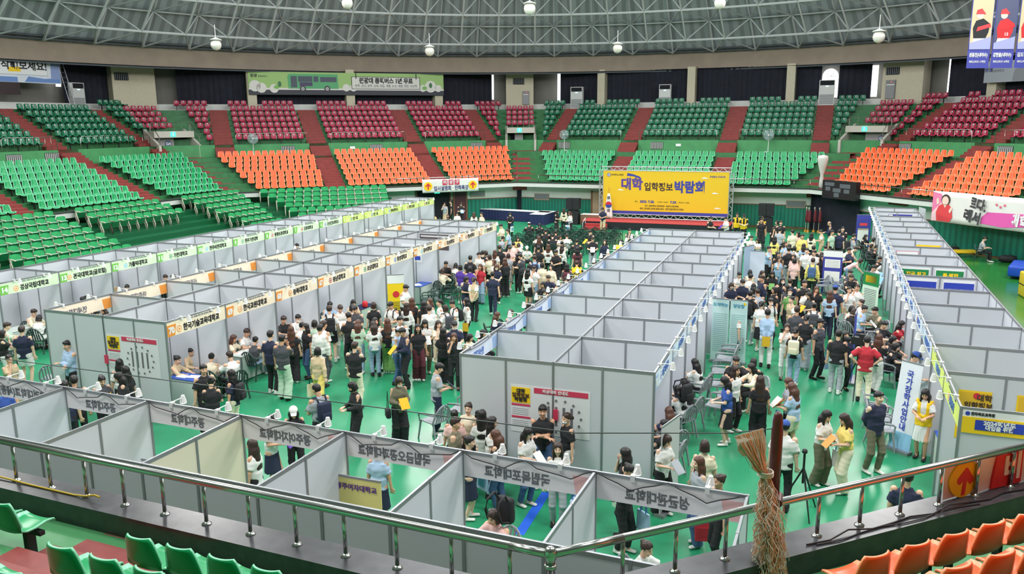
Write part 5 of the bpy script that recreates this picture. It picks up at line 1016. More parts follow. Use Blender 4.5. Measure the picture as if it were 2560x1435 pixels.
def rack(x, y, ang, lb, cols):
    e = empty('leaflet_rack', lb, 'rack', rotz(x, y, 0, math.radians(ang))); fr = MB()
    for sx in (-.3, .3): fr.tube([(sx, -.25, 0), (sx, .15, 1.35)], .014, 6).tube([(sx, .3, 0), (sx, .15, 1.35)], .014, 6)
    for i in range(4): fr.tube([(-.3, -.2 + .1 * i, .3 + .3 * i), (.3, -.2 + .1 * i, .3 + .3 * i)], .01, 5)
    link('frame', fr.mesh('frame', ALU), e)
    for i in range(4):
        for k in range(4 if len(cols) > 2 else 2):
            wd = .6 / (4 if len(cols) > 2 else 2); x0 = -.3 + wd * k; link('leaflet', MB().hexa([(x0 + .01, -.2 + .1 * i, .32 + .3 * i), (x0 + wd - .01, -.2 + .1 * i, .32 + .3 * i), (x0 + wd - .01, -.17 + .1 * i, .32 + .3 * i), (x0 + .01, -.17 + .1 * i, .32 + .3 * i), (x0 + .01, -.13 + .1 * i, .56 + .3 * i), (x0 + wd - .01, -.13 + .1 * i, .56 + .3 * i), (x0 + wd - .01, -.1 + .1 * i, .56 + .3 * i), (x0 + .01, -.1 + .1 * i, .56 + .3 * i)]).mesh('leaflet', cols[(i * 3 + k) % len(cols)]), e)
rack(-8.5, 9.5, 60, 'leaflet rack with colourful brochures in the booth with sign 66', [mat('leaf_pink', (236, 140, 150), .5), mat('leaf_green', (130, 200, 140), .5), mat('leaf_blue', (110, 190, 220), .5), mat('leaf_orange', (244, 180, 110), .5), CANV])
rack(9.0, 17.6, -70, 'leaflet rack with blue and white brochures at the right-hand row, nearer', [mat('sky_print', (150, 200, 236), .5), CANV]); rack(9.05, 18.6, -70, 'leaflet rack with blue and white brochures at the right-hand row, farther', [MATS['sky_print'], CANV])
e = empty('seal', 'red round stamp box on the table in the booth with sign 66', 'box', (-8.1, 9.9, .76)); link('body', MB().lathe([(.09, 0), (.1, .03), (.1, .16), (.07, .2), (.02, .22)], 14).mesh('body', mat('bright_red', (226, 44, 52), .4), True), e); counter(-8.25, 10.0, 87, 1.0, .5, 'navy-draped counter in the booth with sign 66', NAVYC)
tag(MB().box(-.28, .28, -.2, .2, 0, .3).obj('cardboard_box', mat('cardboard', (176, 140, 100), .8), M=rotz(-17.6, 7.6, 1.0, .2)), 'open cardboard box in the booth with green sign numbered 12', 'box'); counter(-17.6, 7.6, 90, 1.2, .6, 'counter carrying a cardboard box under green sign 12', h=.99)
# tripods and cameras
def tripod(x, y, h, lb, rot=0):
    e = empty('tripod', lb, 'tripod', rotz(x, y, 0, rot)); link('column', MB().tube([(0, 0, h * .5), (0, 0, h)], .022, 8).mesh('column', BLACKM), e); link('head', MB().lathe([(.05, h), (.05, h + .04), (.03, h + .07)], 10).mesh('head', BLACKM), e)
    for i in range(3): a = 2 * PI * i / 3; link('leg', MB().tube([(0, 0, h * .75), (.42 * math.cos(a), .42 * math.sin(a), 0)], [.02, .013], 6).mesh('leg', BLACKM), e)
    return e
tripod(.62, -.55, 1.35, 'black tripod with camera standing by the near end wall of the central island'); e = empty('camera', 'small black camera on the tripod at the central island end wall', 'camera', (.62, -.55, 1.425)); link('body', MB().box(-.06, .06, -.05, .05, 0, .12).mesh('body', BLACKM), e); link('lens', MB().lathe([(.035, -.05), (.035, -.14)], 12, (0, 0, .06), axis='y').mesh('lens', SPK), e)
tripod(7.98, 7.55, 1.35, 'tall black tripod under the television camera in the right aisle', .4); e = empty('television_camera', 'black television camera on the tall tripod in front of the person in red', 'camera', rotz(7.98, 7.55, 1.425, 1.2)); link('body', MB().box(-.07, .07, -.28, .18, 0, .2).mesh('body', BLACKM), e); link('lens', MB().lathe([(.05, .18), (.065, .36)], 14, (0, 0, .1), axis='y').mesh('lens', SPK), e); link('viewfinder', MB().box(-.04, .1, -.1, .0, .22, .29).mesh('viewfinder', SPK), e); link('handle', MB().tube([(0, -.2, .2), (0, -.15, .28), (0, .1, .28), (0, .14, .2)], .014, 6).mesh('handle', BLACKM), e)
tripod(6.75, .25, 1.2, 'black tripod beside the person in the blue cap, behind the net', .9)
tag(MB().box(-.09, .09, 0, 1.75, .004, .007).obj('floor_tape', mat('blue_tape', (32, 96, 214), .5), M=rotz(2.07, -2.25, 0, .03)), 'strip of blue tape on the floor before the central island', 'tape')
# right-hand sports floor: mats, basketball stand, bags
e = empty('basketball_stand', 'blue padded base of a folded basketball stand at the right edge', 'basketball stand', rotz(16.3, 27.9, 0, -.3)); BLP = mat('blue_vinyl', (30, 76, 190), .35); PADW = mat('white_padding', (220, 222, 214), .5)
link('base', rbox(MB(), -.8, 1.6, -1.2, .8, .12, .62, .08).mesh('base', BLP, True), e); link('post', MB().tube([(.9, .2, .6), (.25, .5, 1.75)], .14, 10).mesh('post', BLP), e); link('collar', MB().tube([(.3, .47, 1.66), (.12, .55, 1.95)], .15, 10).mesh('collar', PADW), e); link('arm', rbox(MB(), -.5, 1.7, .3, .8, 1.95, 2.2, .08).mesh('arm', PADW, True), e)
for sx in (-.6, 1.4): link('wheel', MB().lathe([(.06, -.02), (.06, .02)], 12, (sx, -.9, .06), axis='y').mesh('wheel', BLACKM), e)
e = empty('padded_block', 'yellow padded block at the right edge of the green floor', 'mat', rotz(15.7, 22.8, 0, .1)); link('body', rbox(MB(), -.75, .8, -.7, .7, 0, 1.0, .06).mesh('body', mat('yellow_vinyl', (232, 196, 40), .4), True), e); link('strap', MB().box(-.76, .81, -.71, .71, .48, .52).mesh('strap', BLACKM), e)
BAGK = mat('black_nylon', (30, 30, 34), .7, noise=.2, nscale=12)
def bag(x, y, L, D, h, lb, rot=0):
    e = empty('duffel_bag', lb, 'bag', rotz(x, y, 0, rot)); link('body', MB().lathe([(.01, -L / 2), (h * .35, -L / 2 + .02), (h * .5, -L / 4), (h * .52, L / 4), (h * .36, L / 2 - .02), (.01, L / 2)], 12, (0, 0, h / 2), None, 'x').mesh('body', BAGK, True), e); link('handle', MB().tube([(-.15, 0, h * .9), (-.1, 0, h + .12), (.1, 0, h + .12), (.15, 0, h * .9)], .012, 5).mesh('handle', BLACKM), e)
bag(16.15, 31.9, .8, .4, .38, 'long black duffel bag lying beside the seated person on the green floor'); bag(14.05, 34.2, .5, .35, .4, 'upright black bag beside the folded yellow board', .4); bag(13.8, 31.5, .5, .2, .16, 'flat black bag on the green floor by the right-hand row', .3)
tag(MB().box(-.6, .6, -.35, .35, 0, .05).box(-.5, .5, -.3, .3, .05, .1).obj('folded_board', mat('yellow_vinyl', (232, 196, 40), .4), M=rotz(14.45, 33.2, .25, .3)), 'folded yellow board lying by the white wall', 'board'); tag(MB().tube([(-.5, -.3, .02), (-.4, .3, .25)], .015, 5).tube([(.5, -.3, .02), (.4, .3, .25)], .015, 5).tube([(-.5, .3, .02), (.5, .3, .24)], .015, 5).obj('trolley_frame', BLACKM, M=rotz(14.45, 33.2, 0, .3)), 'thin black trolley frame under the yellow board', 'trolley')
tag(MB().box(-.25, .25, -.2, .2, 0, .35).obj('black_case', BLACKM, M=rotz(13.2, 34.0, 0, .2)), 'small black case at the foot of the teal wall', 'case')
mb = MB(); mb.box(-.01, .01, 0, 1, .05, 2.5); q = D0 + alD * PD * 16.0 + xD * 2.05; tag(mb.obj('loose_panel', PANEL, M=frame((q.x + .45, q.y + .1, 0), (.98, .2, 0))), 'plain grey panel standing at the far end of the right-hand row', 'panel')
# white rolled net tied to a post behind the scoreboard
e = empty('rolled_net', 'white rolled net tied to a post behind the scoreboard', 'net', A('F', .35, -10.45, ZP)); link('post', MB().tube([(0, 0, 0), (0, 0, 2.2)], .04, 8).mesh('post', BLACKM), e); link('net', MB().lathe([(.06, .0), (.16, .1), (.14, .5), (.1, .9), (.22, 1.3), (.34, 1.9), (.3, 2.1), (.05, 2.15)], 12, (.12, -.1, 0)).mesh('net', mat('white_netting', (206, 204, 198), .8, bump=.6, nscale=30), True), e)
# ------------------------------------------------------------------ foreground: cables, red-arrow banner, net on its post
tag(MB().tube([A('N', .2, t, ZP + .012 + dz) for t, dz in [(2.3, .02), (2.75, .01), (3.1, 0), (3.5, 0), (3.85, 0), (4.05, .02), (4.2, .06), (4.28, .05)]], .012, 7).obj('extension_cord', mat('yellow_cable', (206, 170, 50), .5)), 'yellow extension cord lying on the dark ledge at the left', 'cord')
tag(MB().tube([A('NR', .27 + .03 * math.sin(i * 2.3), -8.3 + i * .3, ZP + .012 + (.03 if i % 5 == 2 else 0)) for i in range(15)], .01, 6).obj('extension_cord', WIRE), 'black cable running along the dark ledge at the right', 'cord')
tag(MB().tube([A('NR', .31 + .03 * math.sin(i * 1.7), -8.2 + i * .3, ZP + .01) for i in range(9)], .007, 6).obj('extension_cord', WIRE), 'thin black cable beside the thicker one on the right ledge', 'cord')
NRx = -SIDE['NR'][1]
M = frame(A('NR', .1, -6.12, ZP + .01), SIDE['NR'][1]); e = empty('arrow_banner', 'white banner with red arrow on a yellow disc, tied to the foreground railing', 'banner', M); wB = 4.2
link('sheet', MB().strip([[(wB * i / 40, .012 * math.sin(i * .9 + z * 5), z) for i in range(41)] for z in (0, .12, .24, .36, .46)]).mesh('sheet', CANV, True), e)
def both(nm, pts, m, l): link(nm, MB().prism(pts, -.02 - .004 * l, .02 + .004 * l, None, lambda x, y, z: (x, z, y)).mesh(nm, m), e)
both('disc', [(.31 + .24 * math.cos(a), .22 + .24 * math.sin(a) * .95) for a in [2 * PI * i / 28 for i in range(28)]], YEL, 0)
both('arrow', [(.27, .02), (.33, .02), (.345, .2), (.4, .14), (.455, .17), (.45, .22), (.34, .36), (.31, .36), (.19, .24), (.185, .19), (.23, .16), (.285, .2)], REDP, 1)
both('tile', [(.78, .0), (.84, .42), (1.25, .46), (1.3, .46), (1.3, .0)], REDP, 0); letter(e, '비', .36, CANV, (1.12, 0, .22), bold=.015, depth=.03); both('tile', [(1.45, .0), (1.45, .46), (1.95, .46), (1.95, 0)], REDP, 0); letter(e, '상', .36, CANV, (1.7, 0, .22), bold=.015, depth=.03); both('tile', [(2.1, .0), (2.1, .46), (2.6, .46), (2.6, 0)], REDP, 0); letter(e, '구', .36, CANV, (2.35, 0, .22), bold=.015, depth=.03)
# taut wire and gathered ball net on a dark red post
tag(MB().tube([A('N', .15, -4, 4.28), A('N', .15, 10.2, 4.5), A('NR', .16, -9.3, 4.16), A('NR', .16, -8.75, 4.12)], .005, 6).obj('steel_wire', mat('wire_grey', (70, 74, 76), .4)), 'taut steel wire crossing in front of the booths to the net post', 'wire')
e = empty('net_post', 'dark red post stub holding the gathered ball net', 'post', A('NR', .2, -8.72, ZP)); MRN = mat('dark_red_paint', (84, 34, 34), .35)
link('post', MB().lathe([(.058, .5), (.058, 1.33), (.05, 1.38), (.052, 1.42), (.04, 1.5), (.015, 1.53)], 16).mesh('post', MRN, True), e); link('stem', MB().tube([(0, 0, 0), (0, 0, .55)], .025, 8).mesh('stem', STEEL), e); link('winch', MB().lathe([(.045, -.1), (.045, .1)], 14, (.05, -.07, .62), None, 'y').mesh('winch', MRN), e)
rs = random.Random(3); white = MB(); orng = MB(); sN, sT = SIDE['NR'][0], SIDE['NR'][1]
def NP(off, t, z): return A('NR', .2 + off, -8.9 + t, z)
for i in range(230):
    f = rs.random(); tt = -.34 + .34 * f; z0 = 4.13 + .03 * f; a = rs.uniform(0, 2 * PI); r1 = rs.uniform(0, .05); r2 = rs.uniform(.03, .17); zb_ = rs.uniform(2.35, 3.3) if i % 3 else 2.2; a2 = a + rs.uniform(-.5, .5)
    pts = [NP(0, tt, z0), NP(.01 + .03 * math.cos(a), tt * .8, z0 - .12), NP(.05 + r1 * math.cos(a), tt * .35 + r1 * math.sin(a), 3.78), NP(.07 + r1 * math.cos(a), .0 + r1 * math.sin(a), 3.68)]
    n = 9
    for k in range(1, n + 1):
        g = k / n; rr = r1 + (r2 - r1) * min(1, g * 1.3); w_ = .018 * math.sin(k * 2.1 + i); pts.append(NP(.08 + .1 * g + rr * math.cos(a2 + w_ * 8) + w_, .06 * g + rr * math.sin(a2) + w_, 3.68 + (zb_ - 3.68) * g))
    (orng if rs.random() < .45 else white).tube(pts, .0034, 4, cap=False)
for i in range(420):      # loose loops standing off the bundle
    g = rs.random() ** .7; a = rs.uniform(0, 2 * PI); rr = (.05 + .12 * min(1, g * 1.3)); c = NP(.08 + .1 * g + rr * math.cos(a), .06 * g + rr * math.sin(a), 3.68 + (2.3 - 3.68) * g); w_ = rs.uniform(.015, .035); d = (sN * math.cos(a) + sT * math.sin(a)); tg = Vector((-d.y, d.x, 0)) * w_
    (orng if rs.random() < .4 else white).tube([c - tg, c - tg * .8 - Vector((0, 0, w_)) + d * w_ * .6, c - Vector((0, 0, w_ * 1.9)) + d * w_ * .8, c + tg * .8 - Vector((0, 0, w_)) + d * w_ * .6, c + tg], .003, 4, cap=False)
for i in range(46):       # grey rope hem along the wire
    tt = -.34 + .34 * i / 45; white.tube([NP(-.01, tt, 4.13 + .03 * i / 45), NP(.02, tt + .01, 4.08), NP(.02, tt + .03, 3.98), NP(.03, tt * .8 + .02, 3.92)], .005, 4, cap=False)
nt = empty('ball_net', 'gathered white and orange ball net tied to the dark red post in the foreground', 'net', NP(0, 0, ZP)); I = Matrix.Translation(-NP(0, 0, ZP))
NW = mat('white_net_cord', (222, 212, 198), .7); NO = mat('orange_net_cord', (226, 156, 112), .7)
for b, m, nm in ((white, NW, 'white_cords'), (orng, NO, 'orange_cords')): b.v = [(x - nt.location.x, y - nt.location.y, z - nt.location.z) for x, y, z in b.v]; o = link(nm, b.mesh(nm, m, True), nt)
tie = MB()
for k in range(4): tie.tube([Vector(NP(.07 + .075 * math.cos(a), .0 + .075 * math.sin(a), 3.69 + .014 * k)) - nt.location for a in [2 * PI * i / 16 for i in range(17)]], .007, 5)
link('tie_cord', tie.mesh('tie_cord', NW, True), nt)
# ------------------------------------------------------------------ people: smooth bodies and clothes grown from distance fields
def V3(*a): return np.array(a, float)
def smin(a, b, k):
    h = np.clip(.5 + .5 * (b - a) / k, 0, 1); return b * (1 - h) + a * h - k * h * (1 - h)
class Fld:
    def __init__(s): s.p = []; s.cuts = []
    def cap(s, a, b, ra, rb, xd=(1, 0, 0), flat=False, k=.02):
        ra = (ra, ra) if np.isscalar(ra) else ra; rb = (rb, rb) if np.isscalar(rb) else rb
        s.p.append(('c', np.array(a, float), np.array(b, float), ra, rb, np.array(xd, float), flat, k)); return s
    def ell(s, c, r, R=None, k=.02): s.p.append(('e', np.array(c, float), np.array(r, float), R, k)); return s
    def cut(s, fn): s.cuts.append(fn); return s       # keep where fn(p) < 0
    def mesh(s, cell, name, noise=None):
        lo = np.full(3, 9.); hi = np.full(3, -9.)
        bb = []
        for q in s.p:
            if q[0] == 'c':
                r = max(max(q[3]), max(q[4])) + .01; a = np.minimum(q[1], q[2]) - r; b = np.maximum(q[1], q[2]) + r
            else: r = q[2].max() + .01; a = q[1] - r; b = q[1] + r
            bb.append((a, b)); lo = np.minimum(lo, a); hi = np.maximum(hi, b)
        lo -= 2 * cell; n = np.ceil((hi - lo) / cell).astype(int) + 3
        F = np.full(n, .3, np.float32); ax = [lo[i] + cell * np.arange(n[i]) for i in range(3)]
        for q, (a, b) in zip(s.p, bb):
            k = q[-1]; m = k + 2 * cell
            i0 = np.maximum(((a - m - lo) / cell).astype(int), 0); i1 = np.minimum(((b + m - lo) / cell).astype(int) + 2, n)
            sl = tuple(slice(i0[i], i1[i]) for i in range(3)); X, Y, Z = np.meshgrid(*[ax[i][sl[i]] for i in range(3)], indexing='ij')
            if q[0] == 'c':
                _, A_, B_, ra, rb, xd, flat, _k = q; w = B_ - A_; L = np.linalg.norm(w) + 1e-9; w = w / L; xd = xd - w * (xd @ w)
                if np.linalg.norm(xd) < 1e-3: xd = np.cross(w, (0, 1, 0))
                xd = xd / np.linalg.norm(xd); yd = np.cross(w, xd); dx, dy, dz = X - A_[0], Y - A_[1], Z - A_[2]
                sa = dx * w[0] + dy * w[1] + dz * w[2]; t = np.clip(sa / L, 0, 1); px = dx * xd[0] + dy * xd[1] + dz * xd[2]; py = dx * yd[0] + dy * yd[1] + dz * yd[2]; pw = sa - t * L
                rx = ra[0] + (rb[0] - ra[0]) * t; ry = ra[1] + (rb[1] - ra[1]) * t; mn = np.minimum(rx, ry)
                if flat: d = np.maximum((np.sqrt((px / rx) ** 2 + (py / ry) ** 2) - 1) * mn, np.maximum(-sa, sa - L))
                else: d = (np.sqrt((px / rx) ** 2 + (py / ry) ** 2 + (pw / mn) ** 2) - 1) * mn
            else:
                _, c, r, R, _k = q; P = np.stack([X - c[0], Y - c[1], Z - c[2]], -1)
                if R is not None: P = P @ R
                d = (np.sqrt(((P / r) ** 2).sum(-1)) - 1) * r.min()
            F[sl] = smin(F[sl], d, k)
        if s.cuts or noise:
            X, Y, Z = np.meshgrid(*ax, indexing='ij')
            if noise: F += noise(X, Y, Z)
            for fn in s.cuts: F = np.maximum(F, fn(X, Y, Z))
        return nets(F, lo, cell, name)
def nets(F, lo, cell, name):
    """naive surface nets"""
    S = F < 0; n = np.array(F.shape); cnt = np.zeros(n - 1, int)
    corners = [(i, j, k) for i in (0, 1) for j in (0, 1) for k in (0, 1)]
    for c in corners: cnt += S[c[0]:n[0] - 1 + c[0], c[1]:n[1] - 1 + c[1], c[2]:n[2] - 1 + c[2]]
    act = (cnt > 0) & (cnt < 8); idx = np.full(n - 1, -1); cells = np.argwhere(act); idx[act] = np.arange(len(cells))
    ps = np.zeros((len(cells), 3)); num = np.zeros(len(cells))
    for a in corners:
        for d in range(3):
            if a[d]: continue
            b = list(a); b[d] = 1; fa = F[tuple((cells + a).T)]; fb = F[tuple((cells + b).T)]; cr = (fa < 0) != (fb < 0)
            t = np.where(cr, fa / np.where(cr, fa - fb, 1), 0); p = np.tile(np.array(a, float), (len(cells), 1)); p[:, d] += t
            ps[cr] += p[cr]; num[cr] += 1
    V = lo + cell * (cells + ps / num[:, None]); Q = []
    for d in range(3):
        u, v = (d + 1) % 3, (d + 2) % 3; sl0 = [slice(1, -1)] * 3; sl0[d] = slice(0, n[d] - 1); sl1 = list(sl0); sl1[d] = slice(1, n[d])
        a = S[tuple(sl0)]; b = S[tuple(sl1)]; e = np.argwhere(a != b)
        if not len(e): continue
        o = np.array([1, 1, 1]); o[d] = 0; g = e + o; fl = a[tuple(e.T)]
        def at(du, dv): c = g.copy(); c[:, u] += du; c[:, v] += dv; return idx[tuple(c.T)]
        q = np.stack([at(-1, -1), at(0, -1), at(0, 0), at(-1, 0)], 1); q[~fl] = q[~fl][:, ::-1]; Q.append(q)
    Q = np.concatenate(Q); me = bpy.data.meshes.new(name)
    me.vertices.add(len(V)); me.vertices.foreach_set('co', V.astype(np.float32).ravel()); me.loops.add(Q.size); me.loops.foreach_set('vertex_index', Q.astype(np.int32).ravel())
    me.polygons.add(len(Q)); me.polygons.foreach_set('loop_start', np.arange(0, Q.size, 4, dtype=np.int32)); me.polygons.foreach_set('loop_total', np.full(len(Q), 4, np.int32))
    me.polygons.foreach_set('use_smooth', np.ones(len(Q), bool)); me.update(calc_edges=True); me.validate(clean_customdata=False); return me, V, Q
def ik(a, c, l1, l2, pole):
    a, c, pole = map(lambda q: np.array(q, float), (a, c, pole)); d = c - a; L = np.linalg.norm(d)
    if L > (l1 + l2) * .999: c = a + d / L * (l1 + l2) * .999; d = c - a; L = np.linalg.norm(d)
    w = d / L; x = (l1 * l1 - l2 * l2 + L * L) / (2 * L); h = math.sqrt(max(0, l1 * l1 - x * x)); p = pole - w * (pole @ w); p /= np.linalg.norm(p) + 1e-9
    return a + w * x + p * h, c
def rx(a): c, s = math.cos(a), math.sin(a); return np.array([[1, 0, 0], [0, c, -s], [0, s, c]])
SKINM = mat('skin', (222, 178, 150), .5); EYED = mat('eye_dark', (40, 30, 28), .4); LIPS = mat('lips', (190, 112, 104), .5)
def skeleton(pose, sex):
    """joints of a standing, sitting or bending figure that faces -Y; +X is its left hand"""
    f = sex == 'F'; sw = .158 if f else .185; hw = .088 if f else .085; J = {}; sit = pose in 'SL'
    lean = {'S': .2, 'L': .12, 'N': .95, 'W': .06, 'R': .05}.get(pose, .02); pz = .5 if sit else .93; py = .06 if sit else (.14 if pose == 'N' else 0)
    P = V3(0, py, pz); R = rx(lean); up = lambda z, y=0, x=0: P + R @ V3(x, y, z); J['P'] = P; J['R'] = R
    J['waist'] = up(.15); J['chest'] = up(.36, -.005); J['neck'] = up(.53, .01)
    pitch = {'R': .5, 'S': .38, 'N': .75, 'L': .5, 'F': .16, 'X': .12, 'H': .1, 'A': .08, 'B': .05, 'W': .08}[pose]; HR = rx(pitch); J['HR'] = HR
    J['head'] = J['neck'] + R @ V3(0, 0, .06) + HR @ V3(0, -.015, .11)
    WR = {'A': [(.25, -.03, .84), (-.25, -.01, .84)], 'R': [(.085, -.3, 1.1), (-.085, -.28, 1.12)], 'F': [(.24, -.06, .86), (-.075, -.17, 1.44)], 'X': [(-.1, -.24, 1.19), (.12, -.22, 1.14)], 'W': [(.24, -.17, .88), (-.25, .15, .88)],
          'B': [(.05, .17, .92), (-.05, .18, .94)], 'H': [(.2, .0, 1.02), (-.2, .0, 1.02)], 'N': [(.17, -.5, .8), (-.13, -.52, .8)], 'S': [(.13, -.42, .77), (-.11, -.44, .78)], 'L': [(.07, -.3, .72), (-.07, -.28, .72)]}[pose]
    pole = {'A': (.3, 1, 0), 'R': (.6, .5, -1), 'F': (.5, .1, -1), 'X': (.8, .3, -1), 'W': (.2, 1, 0), 'B': (1, .7, 0), 'H': (1, .5, 0), 'N': (.8, .5, .3), 'S': (.9, .4, -.5), 'L': (.8, .6, -.5)}[pose]
    for i, s in enumerate((1, -1)):
        sh = up(.475, .005, s * sw); wr = V3(*WR[i]); el, wr = ik(sh, wr, .285, .245, (pole[0] * s, pole[1], pole[2])); J['sh', s] = sh; J['el', s] = el; J['wr', s] = wr
        hip = P + V3(s * hw, 0, -.02)
        if sit: an = V3(s * .11, -.4 + (.06 if s > 0 else 0), .085)
        elif pose == 'W': an = V3(s * .07, -.3 if s > 0 else .33, .085 if s > 0 else .13)
        elif pose == 'N': an = V3(s * .1, .16 - .04 * s, .085)
        else: an = V3(s * (.09 if f else .11), .02 - .05 * s, .085)
        kn, an = ik(hip, an, .43, .42, (s * .15, -1, .35)); J['hip', s] = hip; J['kn', s] = kn; J['an', s] = an
    return J
FULL = {}
def body_mesh(pose, sex):
    key = ('body', pose, sex)
    if key in FULL: return FULL[key]
    J = skeleton(pose, sex); F = Fld(); f = sex == 'F'; R = J['R']; X = (1, 0, 0)
    F.cap(J['P'], J['waist'], (.15, .1), (.118 if f else .135, .09), X, k=.05).cap(J['waist'], J['chest'], (.118 if f else .135, .09), (.145 if f else .16, .1), X, k=.05).cap(J['chest'], J['neck'] - R @ V3(0, 0, .06), (.13, .085), (.09, .06), X, k=.05).cap(J['neck'] - R @ V3(0, 0, .04), J['head'] - J['HR'] @ V3(0, -.012, .08), .05, .049, k=.025)
    H, HR = J['head'], J['HR']; h = lambda x, y, z: H + HR @ V3(x, y, z)
    F.ell(h(0, .012, .025), (.074, .092, .094), HR, .02).ell(h(0, -.028, -.03), (.06, .064, .078), HR, .03).ell(h(0, -.055, -.088), (.028, .028, .024), HR, .03).cap(h(0, -.088, .012), h(0, -.108, -.026), .009, .0145, k=.014)
    for s in (-1, 1):
        F.ell(h(s * .077, .012, -.012), (.011, .021, .032), HR, .012).ell(h(s * .034, -.072, -.028), (.024, .02, .022), HR, .02)
        F.cap(J['sh', s], J['el', s], .047 if f else .054, .038 if f else .042, k=.04).cap(J['el', s], J['wr', s], .037 if f else .041, .024 if f else .028, k=.015)
        F.cap(J['hip', s], J['kn', s], .085, .055, k=.05).cap(J['kn', s], J['an', s], .054, .036, k=.03).cap(J['an', s] + V3(0, .03, -.045), J['an', s] + V3(0, -.15, -.058), .036, .025, k=.03)
        d = J['wr', s] - J['el', s]; d /= np.linalg.norm(d); side = np.cross(d, V3(0, 0, 1) if abs(d[2]) < .8 else V3(0, 1, 0)); side /= np.linalg.norm(side); nrm = np.cross(side, d)
        if nrm @ (V3(-s, -.2, -.2)) < 0: nrm = -nrm
        w = J['wr', s]; thumb = 1 if (side @ V3(0, -1, .4)) > 0 else -1
        F.cap(w - d * .01, w + d * .075, (.028, .017), (.039, .014), side, k=.012)
        for i, L in enumerate((.072, .082, .077, .06)):
            b = w + d * .078 + side * thumb * (.033 - .0215 * i); m = b + (d * math.cos(.3) + nrm * math.sin(.3)) * L * .5 + side * thumb * (.006 - .004 * i); e = m + (d * math.cos(.85 + .08 * i) + nrm * math.sin(.85 + .08 * i)) * L * .5
            F.cap(b, m, .0088, .0082, k=.004).cap(m, e, .0082, .0072, k=.003)
        b = w + d * .025 + side * thumb * .03; m = b + (d * .7 + side * thumb * .6 + nrm * .3) * .04; F.cap(b, m, .0125, .0105, k=.01).cap(m, m + (d * .9 + side * thumb * .15 + nrm * .4) * .028, .0105, .008, k=.004)
    me, V, Q = F.mesh(.0105, 'body'); C = V[Q].mean(1); L = (C - H) @ HR; fr = L[:, 1] < -.045; ax = np.abs(L[:, 0])
    mi = np.zeros(len(Q), np.int32); eye = fr & ((((ax - .031) / .015) ** 2 + ((L[:, 2] - .012) / .0075) ** 2) < 1); brow = fr & (ax > .012) & (ax < .048) & (np.abs(L[:, 2] - .034 + (ax - .03) ** 2 * 6) < .005)
    lip = fr & (((L[:, 0] / .023) ** 2 + ((L[:, 2] + .062) / .008) ** 2) < 1); mi[eye | brow] = 1; mi[lip] = 2
    for m in (SKINM, EYED, LIPS): me.materials.append(m)
    me.polygons.foreach_set('material_index', mi); FULL[key] = (me, J); return FULL[key]
fold = lambda X, Y, Z: .0035 * np.sin(38 * X + 21 * Z + 9 * Y) * np.sin(17 * Z - 11 * X) + .002 * np.sin(60 * Z + 25 * Y)
